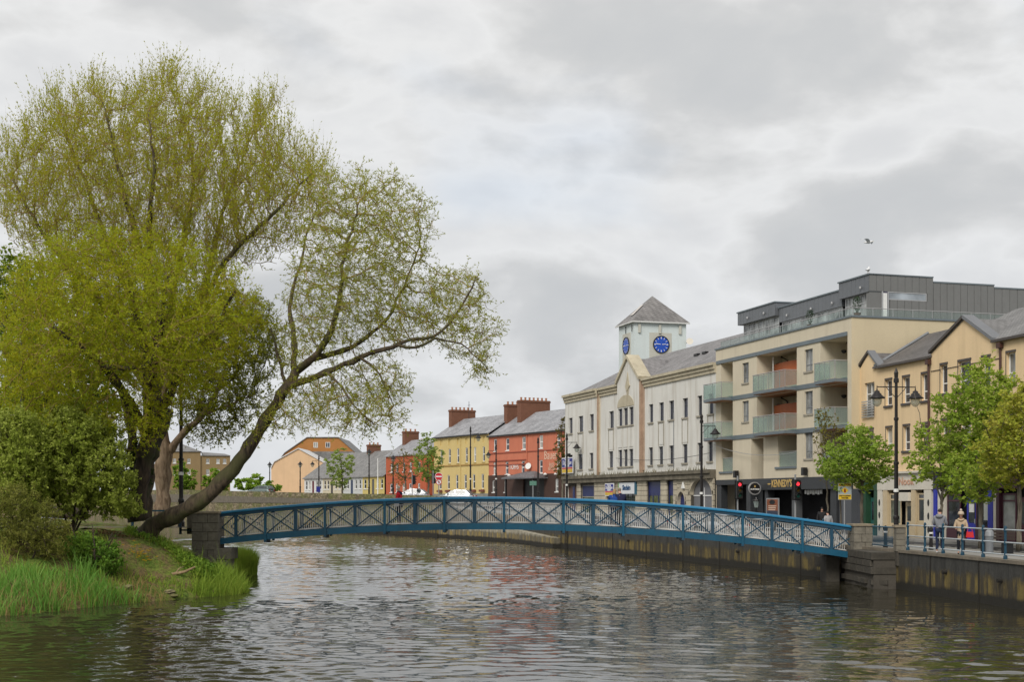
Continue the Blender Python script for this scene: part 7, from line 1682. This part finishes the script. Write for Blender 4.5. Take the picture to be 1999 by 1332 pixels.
LF_bg = leaf_mat('background_leaf', [(0.2, 0.28, 0.05), (0.3, 0.4, 0.08), (0.4, 0.47, 0.14)], 0.5); LF_br = leaf_mat('brown_bud', [(.12, .09, .03), (.17, .14, .03), (.16, .18, .03)], .4)

# upright willow, the tall crown
tree('willow_tree', 'tall upright willow with thin yellow green spring crown on the island', 11,
     [[(280, 1014, 60.5, .40), (286, 930, 60.5, .34), (296, 840, 60.5, .32), (308, 730, 61, .30)],
      [(306, 750, 61, .26), (270, 620, 61.5, .17), (215, 490, 62, .12), (165, 350, 62.5, .08), (125, 250, 63, .03)], [(308, 735, 61, .26), (300, 600, 60, .18), (262, 450, 59, .13), (232, 330, 59, .08), (200, 200, 59, .03)],
      [(312, 720, 61, .26), (335, 590, 62, .17), (358, 465, 63, .13), (378, 330, 63.5, .08), (345, 180, 64, .03)], [(310, 720, 61, .22), (380, 610, 60, .15), (450, 500, 59, .11), (530, 420, 59, .08), (610, 340, 59, .035)],
      [(300, 700, 61, .2), (200, 590, 60, .14), (95, 470, 59, .09), (25, 350, 59, .04)], [(312, 730, 61, .2), (390, 590, 63, .15), (440, 400, 64, .08), (500, 240, 65, .03)], [(298, 620, 60, .15), (290, 480, 58, .12), (300, 330, 57, .07), (290, 215, 57, .025)]],
     [([(-30, 450), (-30, 330), (0, 275), (55, 230), (85, 180), (130, 190), (185, 142), (235, 172), (270, 158), (330, 132), (385, 158), (420, 182), (470, 205), (522, 178), (560, 230), (590, 295), (645, 310), (665, 370), (640, 440), (580, 500), (500, 540), (400, 560), (250, 560), (100, 560)], 61, 5.5, 5200)],
     BK_w, LF_up, step=.34, kill=.40, ntw=4, lpt=9, leafL=(.09, .15), tw_up=1.15, bend=(0, 0, .35), twL=(.5, 1.25), trop=(0, 0, .34), leaf_dir=1.2, twigm=BK_tw, twig_r=.0045, keep=.8)
# leaning willow reaching over the river
tree('leaning_willow_tree', 'willow with bent trunk leaning right over the river by the bridge', 12,
     [[(280, 1052, 57.8, .48), (302, 1026, 57.6, .38), (340, 1008, 57.2, .35), (385, 982, 56.8, .33), (430, 944, 56.5, .31), (478, 884, 56.3, .27), (522, 815, 56.2, .24), (560, 757, 56, .21), (583, 718, 56, .19)],
      [(583, 722, 56, .17), (618, 690, 55.8, .14), (648, 640, 55.5, .12), (664, 580, 55.2, .09), (672, 500, 55, .06), (700, 400, 55, .04)], [(612, 700, 55.8, .15), (655, 690, 56.5, .12), (705, 665, 57, .09), (765, 610, 57.5, .06), (820, 480, 58, .03)],
      [(570, 752, 56, .16), (620, 735, 55.8, .13), (690, 706, 55.4, .11), (750, 682, 55, .09), (805, 662, 54.6, .07), (850, 656, 54.4, .06), (900, 600, 54.2, .045), (930, 540, 54, .025)], [(778, 674, 54.8, .07), (812, 680, 54.4, .06), (850, 664, 54.2, .05), (900, 672, 54, .03), (950, 720, 54, .015)],
      [(576, 735, 56, .14), (574, 660, 57, .12), (566, 600, 57.5, .09), (590, 500, 58, .05), (620, 400, 58.5, .03)], [(640, 728, 55.6, .07), (668, 755, 55, .05), (690, 790, 54.6, .035), (730, 830, 54.4, .02)], [(560, 760, 56, .08), (545, 700, 56.5, .07), (530, 640, 57, .04)], [(705, 700, 55.2, .06), (740, 730, 55, .04), (770, 790, 54.8, .02)]],
     [([(615, 330), (680, 322), (730, 318), (800, 345), (862, 400), (850, 470), (842, 520), (900, 508), (950, 560), (985, 640), (975, 700), (935, 765), (905, 720), (850, 690), (790, 690), (700, 690), (600, 720), (545, 740), (540, 640), (565, 500), (590, 400)], 56, 3.4, 3200),
      ([(560, 740), (640, 715), (750, 690), (800, 720), (812, 800), (780, 850), (700, 860), (620, 850), (560, 850), (510, 850), (480, 870), (500, 800)], 55.6, 2.8, 1100)],
     BK_w, LF_le, step=.32, kill=.38, ntw=3, lpt=9, leafL=(.09, .15), tw_up=.15, bend=(0, 0, -.12), trop=(0, 0, .04), twigm=BK_tw, twL=(.35, .8), keep=.85, twig_r=.005)
# dense golden willow in front
tree('golden_willow_tree', 'dense golden green rounded willow crown in front of the tall willow', 13,
     [[(262, 1015, 57, .42), (275, 930, 56.8, .38), (290, 850, 56.5, .34)], [(290, 850, 56.5, .26), (245, 775, 55.5, .20), (200, 715, 54.6, .16), (150, 672, 53.6, .12), (105, 640, 53, .06)], [(200, 716, 54.6, .12), (245, 720, 53.8, .09), (290, 712, 53.4, .06), (310, 670, 53, .03)],
      [(292, 848, 56.5, .24), (285, 720, 56, .18), (262, 600, 55.5, .12), (240, 500, 55, .05)], [(294, 845, 56.5, .22), (350, 740, 56, .16), (410, 660, 56, .10), (460, 570, 56, .05)], [(290, 800, 56.3, .18), (310, 650, 54.5, .13), (330, 540, 54, .06)]],
     [([(-20, 640), (15, 540), (50, 500), (90, 462), (140, 470), (185, 440), (240, 455), (300, 440), (340, 470), (400, 470), (430, 515), (480, 525), (490, 570), (535, 600), (515, 650), (470, 720), (420, 790), (330, 800), (260, 770), (180, 790), (80, 820), (-20, 830)], 55.5, 4.6, 4200), ([(-20, 790), (90, 800), (200, 770), (300, 780), (345, 800), (330, 850), (290, 872), (240, 850), (190, 890), (100, 885), (-20, 900)], 55.2, 2.2, 900)],
     BK_d, LF_mid, step=.34, kill=.42, ntw=4, lpt=13, leafL=(.10, .16), leafW=.32, tw_up=.3, bend=(0, 0, .0), twL=(.4, 1.1), trop=(0, 0, .1), twigm=BK_tw, keep=.8, twig_r=.0045)
# pale trunked tree by the path
tree('pale_trunk_tree', 'tree with knobbly pale brown trunk standing behind the leaning willow', 14,
     [[(319, 1006, 66, .46), (320, 978, 66, .36), (317, 945, 66, .37), (320, 912, 66, .44), (322, 880, 66, .38), (315, 840, 66, .34), (310, 780, 66, .3)], [(326, 885, 66, .24), (355, 852, 65.6, .17), (392, 815, 65.2, .15), (420, 770, 65, .10), (440, 720, 65, .06)], [(310, 790, 66, .25), (350, 690, 66.5, .18), (410, 600, 67, .08)], [(395, 812, 65.2, .08), (450, 790, 65, .05), (500, 770, 65, .025)], [(310, 800, 66, .2), (250, 700, 67, .12), (200, 620, 68, .06)]],
     [([(330, 600), (430, 560), (510, 575), (565, 630), (560, 700), (520, 760), (480, 810), (420, 830), (370, 800), (330, 740)], 66, 3.6, 1500), ([(200, 560), (330, 560), (330, 740), (250, 780), (190, 700)], 67, 3, 500), ([(335, 770), (430, 745), (545, 745), (520, 800), (480, 850), (430, 880), (375, 870), (345, 830)], 65.5, 2.2, 520)],
     BK_p, leaf_mat('bronze_green_leaf', [(0.22, 0.25, 0.02), (0.34, 0.36, 0.04), (0.42, 0.44, 0.07)], 0.5), kill=.45, ntw=4, lpt=10, leafL=(.10, .17), leafW=.4, twigm=BK_d)
# ivy-clad dark trunks and shade trees further left
tree('ivy_trunk_tree', 'dark leaning trunk wrapped in ivy left of the pale trunk', 15, [[(272, 1018, 59, .50), (270, 985, 59, .40), (283, 930, 59.2, .36), (300, 870, 59.5, .32), (330, 800, 60, .26)], [(268, 960, 59, .25), (262, 900, 59, .22), (255, 830, 59, .2), (235, 760, 59.5, .1)]],
     [([(240, 880), (270, 860), (300, 870), (296, 930), (282, 990), (262, 990), (246, 940)], 58.7, .55, 260)], BK_d, leaf_mat('ivy_leaf', [(.02, .045, .012), (.05, .09, .02), (.08, .13, .03)], .25), step=.2, kill=.2, infl=1.4, ntw=4, lpt=10, leafL=(.07, .12), leafW=.75, twL=(.15, .3))
tree('chestnut_tree', 'broad dark green tree at the far left behind the golden willow', 16, [[(60, 1010, 72, .45), (62, 900, 72, .4), (70, 760, 72, .3), (60, 600, 72, .12)], [(66, 820, 72, .2), (130, 700, 72, .1), (190, 600, 72, .05)], [(66, 800, 72, .2), (10, 680, 72, .1)], [(165, 1005, 71, .3), (168, 900, 71, .26), (180, 800, 71, .18), (200, 700, 71, .08)]],
     [([(-30, 520), (40, 490), (120, 520), (220, 560), (260, 700), (250, 860), (150, 900), (40, 900), (-30, 880)], 71, 4.5, 1800)], BK_d, LF_dk, ntw=3, lpt=8, leafL=(.18, .28), leafW=.6, kill=.65, twL=(.4, .8))
# shrubs on the bank
def shrub(label, seed, base, poly, Y, dep, n, lf, leafL=(.10, .16), leafW=.55, ntw=4, lpt=11, bark=BK_d, name='bank_shrub'):
    bx, by = base; rng = random.Random(seed)
    limbs = [[(bx, by, Y, .07), (bx + 3, by - 30, Y, .055), (bx + 5, by - 60, Y, .03)]]
    for k in range(4): a = rng.uniform(-70, 70); limbs.append([(bx + rng.uniform(-12, 12), by, Y + rng.uniform(-.4, .4), .05), (bx + a*.4, by - 45, Y + rng.uniform(-.6, .6), .035), (bx + a, by - rng.uniform(80, 130), Y + rng.uniform(-1, 1), .015)])
    return tree(name, label, seed, limbs, [(poly, Y, dep, n)], bark, lf, 'shrub', step=.24, infl=1.8, kill=.25, ntw=ntw, lpt=lpt, leafL=leafL, leafW=leafW, twL=(.2, .45), tip_r=.006, twig_r=.005, group='shrubs on the island bank')
shrub('large bushy green shrub left of the leaning trunk', 21, (140, 1045), [(50, 830), (110, 790), (180, 800), (240, 860), (262, 930), (275, 1000), (250, 1030), (200, 1010), (140, 1015), (80, 990), (40, 930)], 54.5, 2.2, 1500, LF_sh)
shrub('leafy shrub against the left edge under the dark tree', 22, (20, 1040), [(-30, 820), (40, 800), (90, 840), (110, 920), (90, 1000), (30, 1010), (-30, 1000)], 53, 2.0, 900, LF_sh)
shrub('low olive brown shrub at the left edge above the reeds', 23, (45, 1125), [(-30, 960), (40, 950), (100, 985), (140, 1030), (130, 1090), (60, 1110), (-30, 1110)], 49.5, 1.3, 900, leaf_mat('olive_shrub_leaf', [(0.14, 0.17, 0.03), (0.24, 0.25, 0.05), (0.3, 0.28, 0.07)], 0.45), (.09, .14), .32)
shrub('bright leafy bramble patch on the slope below the shrubs', 24, (190, 1130), [(120, 1065), (170, 1050), (230, 1065), (240, 1110), (200, 1135), (130, 1130)], 50.8, .7, 500, leaf_mat('bramble_leaf', [(0.060, 0.135, 0.022), (0.135, 0.255, 0.030), (0.225, 0.345, 0.045)], .35), (.09, .14), .7)
# street trees on the quay
def street_tree(label, seed, base, Y, poly, dep, n, lf, limbs=None, leafL=(.11, .19), lpt=7, ntw=3, r=.10, keep=1.0, bark=BK_s, name='street_tree', z=None, kill=.28, group='street trees on the quay', leaf_z=.35):
    bx, top = base; gz_ = G0 if z is None else z; by = HY + (ZC - gz_)/Y*F; cx_ = sum(p[0] for p in poly)/len(poly); y0 = min(p[1] for p in poly); y1 = max(p[1] for p in poly); rng = random.Random(seed)
    lb = [[(bx, by, Y, r), (bx + 1, (by + top)/2, Y, r*.85), (bx, top, Y, r*.75)], [(bx, top, Y, r*.7), ((bx + cx_)/2, (top + y0)/2, Y, r*.4), (cx_, y0 + (y1 - y0)*.12, Y, r*.12)]]
    xs = [p[0] for p in poly]
    for k in range(5):
        tx = min(xs) + (max(xs) - min(xs))*(k + .5)/5; ty = y0 + (y1 - y0)*rng.uniform(.25, .6); lb.append([(bx, top - (top - y0)*.12*rng.random(), Y, r*.5), ((bx + tx)/2, (top + ty)/2 + 6, Y + rng.uniform(-.6, .6), r*.3), (tx, ty, Y + rng.uniform(-1, 1), r*.1)])
    return tree(name, label, seed, lb, [(poly, Y, dep, n)], bark, lf, 'tree', step=.28, infl=2.0, kill=kill, ntw=ntw, lpt=lpt, leafL=leafL, leafW=.75, twL=(.2, .4), tip_r=.006, twig_r=.005, leaf_z=leaf_z, leaf_dir=.35, keep=keep, tw_up=.05, trop=(0, 0, .05), group=group)
street_tree('bright green young street tree left of the twin armed lamp', 31, (1683, 945), 71.5, [(1588, 908), (1612, 895), (1615, 868), (1642, 858), (1655, 838), (1690, 832), (1708, 850), (1726, 846), (1730, 875), (1750, 888), (1738, 905), (1752, 930), (1715, 938), (1700, 962), (1660, 948), (1640, 965), (1625, 940), (1600, 935)], 1.7, 900, LF_m1)
street_tree('large olive green street tree in front of the cream gabled building', 32, (1838, 985), 64, [(1762, 895), (1790, 870), (1782, 835), (1822, 815), (1815, 775), (1855, 765), (1862, 722), (1900, 725), (1930, 685), (1950, 725), (1985, 740), (1975, 800), (1990, 840), (1960, 900), (1930, 960), (1880, 950), (1860, 975), (1820, 940), (1790, 955)], 2.2, 1050, LF_m2, r=.09)
street_tree('golden leaved street tree at the right edge', 33, (1989, 950), 57.5, [(1900, 880), (1935, 810), (1975, 750), (2030, 720), (2090, 760), (2100, 900), (2060, 960), (1980, 955), (1920, 935)], 2.0, 1400, LF_m3, r=.12)
street_tree('street tree with drooping leaves behind the woman in the fur coat', 34, (1915, 965), 60.5, [(1845, 900), (1900, 870), (1960, 890), (1975, 950), (1935, 985), (1880, 990), (1850, 960)], 1.4, 260, LF_m2, r=.12)
street_tree('slender nearly bare birch in front of the pub', 35, (1614, 930), 73, [(1585, 830), (1600, 790), (1625, 800), (1640, 860), (1635, 930), (1600, 940)], .9, 200, LF_br, lpt=2, r=.06, keep=.8, leaf_z=None)
street_tree('thin young tree stem beside the caution sign', 36, (1641, 960), 72.5, [(1620, 900), (1645, 880), (1665, 905), (1655, 950), (1630, 950)], .7, 120, LF_m1, lpt=4, r=.05)
# background trees
street_tree('light green sparse tree in front of the yellow terrace', 41, (836, 935), 165, [(800, 900), (815, 855), (828, 838), (850, 850), (872, 880), (868, 930), (840, 948), (805, 940)], 3.0, 450, LF_bg, leafL=(.18, .3), lpt=4, ntw=3, r=.14, z=3.6, kill=.7, group='trees beyond the river')
street_tree('brownish ivy grown tree between red terrace and white building', 42, (1098, 925), 138, [(1080, 890), (1086, 840), (1100, 805), (1112, 830), (1112, 900), (1100, 935), (1082, 930)], 1.6, 380, LF_br, leafL=(.12, .22), lpt=6, ntw=3, r=.14, z=2.9, kill=.5, group='trees beyond the river')
street_tree('budding reddish tree before the small red house', 43, (792, 940), 175, [(752, 920), (765, 880), (790, 868), (820, 890), (825, 935), (790, 955), (755, 950)], 3.0, 300, LF_br, leafL=(.15, .25), lpt=2, ntw=2, r=.12, z=3.8, kill=.7, group='trees beyond the river')
street_tree('weeping light green tree in front of the cottage row', 44, (668, 925), 190, [(632, 900), (645, 878), (670, 870), (692, 885), (700, 925), (680, 955), (650, 955), (635, 940)], 3.0, 420, LF_bg, leafL=(.18, .3), lpt=4, ntw=3, r=.14, z=4.2, kill=.7, group='trees beyond the river')
for i, (poly, lab) in enumerate((([(452, 958), (460, 932), (490, 924), (520, 930), (548, 945), (555, 962), (500, 970)], 'bright green bushes behind the grey car beyond the wall'), ([(392, 960), (395, 925), (415, 912), (440, 920), (455, 945), (450, 965), (420, 970)], 'light green bush in front of the tan flats'), ([(336, 955), (338, 905), (352, 895), (372, 915), (390, 945), (375, 968)], 'green sapling clump left of the tan flats'))):
    bx = sum(p[0] for p in poly)/len(poly)
    street_tree(lab, 51 + i, (bx, 962), (215, 250, 250)[i], poly, 4, 500, leaf_mat('bush_bright', [(0.130, 0.221, 0.026), (0.234, 0.364, 0.039), (0.325, 0.442, 0.065)], .4), leafL=(.3, .5), lpt=6, ntw=3, r=.12, z=4.5, kill=.9, name='green_bush', group='bushes beyond the river wall')

# reeds, grass, ground cover
def blades(name, label, rng, base, h, lean, w, mat, kind='stuff', cat='grass', parent=None):
    n = len(base); az = rng.uniform(0, 2*np.pi, n); d = np.stack([np.cos(az), np.sin(az), np.zeros(n)], -1); s = np.stack([-np.sin(az), np.cos(az), np.zeros(n)], -1); fa = rng.uniform(0, 2*np.pi, n); s = np.stack([np.cos(fa), np.sin(fa)*.4, np.zeros(n)], -1)
    rings = []
    for k, t in enumerate((0, .4, .75, 1.0)):
        c = base + np.array([0, 0, 1.])*(h*t*(1 - .25*lean*t))[:, None] + d*(h*lean*t*t)[:, None]; ww = (w*(1 - t**1.5))[:, None]; rings.append(np.stack([c - s*ww*.5, c + s*ww*.5], 1))
    V = np.concatenate(rings, 1).reshape(-1, 3); o = np.arange(n)[:, None]*8; q = [np.stack([o[:, 0] + 2*k, o[:, 0] + 2*k + 1, o[:, 0] + 2*k + 3, o[:, 0] + 2*k + 2], -1) for k in range(3)]
    return tag(mesh_np(name, V, [np.concatenate(q)], mat, parent), label, cat, None, kind)
rng = np.random.default_rng(77)
BARE = [(bank_hit(262, 1068).x, bank_hit(262, 1068).y, 1.1), (bank_hit(250, 1100).x, bank_hit(250, 1100).y, .6), (bank_hit(335, 1122).x, bank_hit(335, 1122).y, .75), (bank_hit(400, 1105).x, bank_hit(400, 1105).y, .5)]     # patches of bare earth
def scatter(n, x0, x1, y0, y1, d0, d1, zmin=-.1):
    X = rng.uniform(x0, x1, n); Y = rng.uniform(y0, y1, n); d = shore_dist(X, Y); k = (d > d0) & (d < d1)
    for (bx, by, br) in BARE: k &= np.hypot(X - bx, Y - by)*(1 + .35*np.sin(3*X + 2*Y)) > br*rng.uniform(.75, 1.15, n)
    X, Y = X[k], Y[k]; return np.stack([X, Y, bank_z(X, Y)], -1)
GR_r = leaf_mat('reed_blade', [(0.07, 0.19, 0.03), (0.13, 0.3, 0.045), (0.2, 0.38, 0.07), (0.3, 0.44, 0.11)], 0.4); GR_d = leaf_mat('dry_reed', [(.20, .12, .05), (.33, .22, .09), (.30, .24, .10)], .3); GR_l = leaf_mat('lime_grass', [(0.14, 0.24, 0.03), (0.25, 0.36, 0.045), (0.36, 0.42, 0.07)], 0.4)
b = scatter(15000, -24, -13.4, 41, 50.0, -.1, 2.0); b = b[(np.sin(b[:, 0]*2.3 + b[:, 1]) + np.sin(b[:, 1]*2.9 - b[:, 0]*1.6) + rng.normal(0, .7, len(b))) > -.7]; blades('reeds', 'tall green reeds along the water at the lower left', rng, b, (.62 + .22*np.sin(b[:, 0]*1.9 + 1)*np.sin(b[:, 1]*2.2))*rng.uniform(.6, 1.35, len(b)), rng.uniform(.1, .75, len(b)), rng.uniform(.022, .05, len(b)), GR_r)
b = scatter(5000, -24, -13.0, 41, 51, -.15, .9); blades('dry_reeds', 'straw coloured dead reeds at the waterline', rng, b, rng.uniform(.3, .95, len(b)), rng.uniform(.3, .9, len(b)), rng.uniform(.015, .03, len(b)), GR_d)
b = scatter(30000, -24, -9.5, 47, 66, -.05, 4.6); k = (np.sin(b[:, 0]*1.3 + b[:, 1]*.8) + np.sin(b[:, 1]*1.9 - b[:, 0]*.7) + rng.normal(0, .5, len(b))) > -.2; b = b[k]
blades('bank_grass', 'tufted grass on the sloping island bank', rng, b, rng.gamma(2.2, .1, len(b)) + .06, rng.uniform(.1, .9, len(b)), rng.uniform(.016, .038, len(b)), GR_l)
b = scatter(15000, -13.2, -10.2, 52.5, 60.5, -.2, 1.0); b = b[(np.sin(b[:, 0]*2.1) + np.sin(b[:, 1]*2.4 + 1) + rng.normal(0, .6, len(b))) > -.5]; blades('waterside_grass', 'long lime green grass fringing the tip of the island bank', rng, b, rng.gamma(2.5, .14, len(b)) + .08, rng.uniform(.1, .9, len(b)), rng.uniform(.018, .04, len(b)), GR_l)
b = scatter(3000, -20, -10.5, 50, 60, .5, 4.5); blades('dead_grass', 'scattered dry grass on the bank slope', rng, b, rng.uniform(.1, .35, len(b)), rng.uniform(.3, .9, len(b)), rng.uniform(.01, .018, len(b)), GR_d)
# the rounded grass clump standing in the water beyond the left pier
n = 5200; a = rng.uniform(0, 6.28, n); r = .95*np.sqrt(rng.random(n)); b = np.stack([-13.75 + r*np.cos(a)*.85, 68.6 + r*np.sin(a), np.full(n, -.05)], -1); hh = (1.75 - .55*r**2)*rng.uniform(.75, 1.05, n)
blades('grass_clump', 'round bright green grass clump in the water beyond the left pier', rng, b, hh, rng.uniform(.1, .35, n), rng.uniform(.018, .03, n), GR_l, None, 'grass clump')
# ivy and herb ground cover on the slope
def cover(name, label, n, area, d0, d1, mat, L, W, h):
    b = scatter(n, *area, d0, d1); k = (np.sin(b[:, 0]*1.1 + 2) + np.sin(b[:, 1]*1.4 + b[:, 0]*.5) + rng.normal(0, .45, len(b))) > .15; b = b[k]; b[:, 2] += rng.uniform(.02, h, len(b)); D = unit(np.stack([rng.normal(0, 1, len(b)), rng.normal(-.4, 1, len(b)), rng.normal(.4, .5, len(b))], -1))
    V, Fq = leaves(rng, b, D, rng.uniform(*L, len(b)), rng.uniform(*L, len(b))*W); tag(mesh_np(name, V, [Fq], mat), label, 'ground cover', None, 'stuff')
cover('herb_cover', 'low leafy herbs covering the bank below the trunk', 34000, (-18, -10.5, 52, 61), .7, 4.4, leaf_mat('herb_leaf', [(0.08, 0.17, 0.025), (0.17, 0.28, 0.035), (0.28, 0.38, 0.05)], 0.4), (.09, .2), .65, .28)
cover('leaf_litter', 'brown fallen leaves and twigs on bare soil of the bank', 9000, (-22, -11, 50, 62), 1.2, 6, leaf_mat('dead_leaf', [(.10, .06, .03), (.22, .13, .06), (.30, .20, .10)], .1), (.06, .12), .5, .05)
# yellow flowers
c0 = bank_hit(275, 1094); fl = empty('yellow_flowers', tuple(c0), 0, 'small patch of bright yellow flowers on the bank slope', 'flowers'); FLm = leaf_mat('yellow_petal', [(.55, .33, .01), (.70, .45, .02)], .3)
for i in range(34):
    x = c0.x + rng.normal(0, .28); y = c0.y + rng.normal(0, .35); z = float(bank_z(x, y)); hgt = rng.uniform(.18, .38); p = (x - c0.x, y - c0.y, z - c0.z)
    t = MB(); t.tube([p, (p[0], p[1], p[2] + hgt)], .006, 4); s = t.build('stem', GR_r, fl); m = MB()
    for q in range(6): a = q*math.pi/3; m.quad((p[0], p[1], p[2] + hgt), (p[0] + .05*math.cos(a - .4), p[1] + .05*math.sin(a - .4), p[2] + hgt + .025), (p[0] + .08*math.cos(a), p[1] + .08*math.sin(a), p[2] + hgt + .03), (p[0] + .05*math.cos(a + .4), p[1] + .05*math.sin(a + .4), p[2] + hgt + .025))
    m.build('flower', FLm, s)
# stones and driftwood at the bank's foot
ME_rock = None
for i in range(7):
    bm = bmesh.new(); bmesh.ops.create_icosphere(bm, subdivisions=2, radius=.5); rr = random.Random(i)
    for v in bm.verts: v.co *= 1 + rr.uniform(-.18, .18); v.co.z *= .6
    me = bpy.data.meshes.new('bank_stone'); bm.to_mesh(me); bm.free(); me.materials.append(M_rubble)
    while True:
        x, y = rr.uniform(-17, -10.5), rr.uniform(48, 60); d = float(shore_dist(np.array([x]), np.array([y]))[0])
        if -.1 < d < 1.0: break
    s = rr.uniform(.18, .5); o = link('bank_stone', me, None, (x, y, float(bank_z(x, y)) + .03), (0, 0, rr.random()*6), (s*1.3, s, s*.8)); tag(o, 'grey brown stone half hidden in grass at the foot of the island bank', 'stone', 'stones at the foot of the bank')
dw = empty('driftwood', tuple(bank_hit(352, 1128)), 0, 'bleached broken branch lying on the bank above the water', 'driftwood'); t = MB(); t.tube([(-.75, .1, -.02), (-.3, 0, .12), (.2, -.05, .22), (.62, -.1, .42)], [.05, .07, .06, .03], 7); t.build('branch', bark_mat('bleached_wood', (.20, .13, .07), (.38, .27, .17)), dw, True)
t = MB(); t.tube([(-.2, 0, .14), (-.05, .12, .35), (.1, .2, .42)], [.035, .025, .01], 6); t.build('side_branch', MATS['bleached_wood'], dw, True)
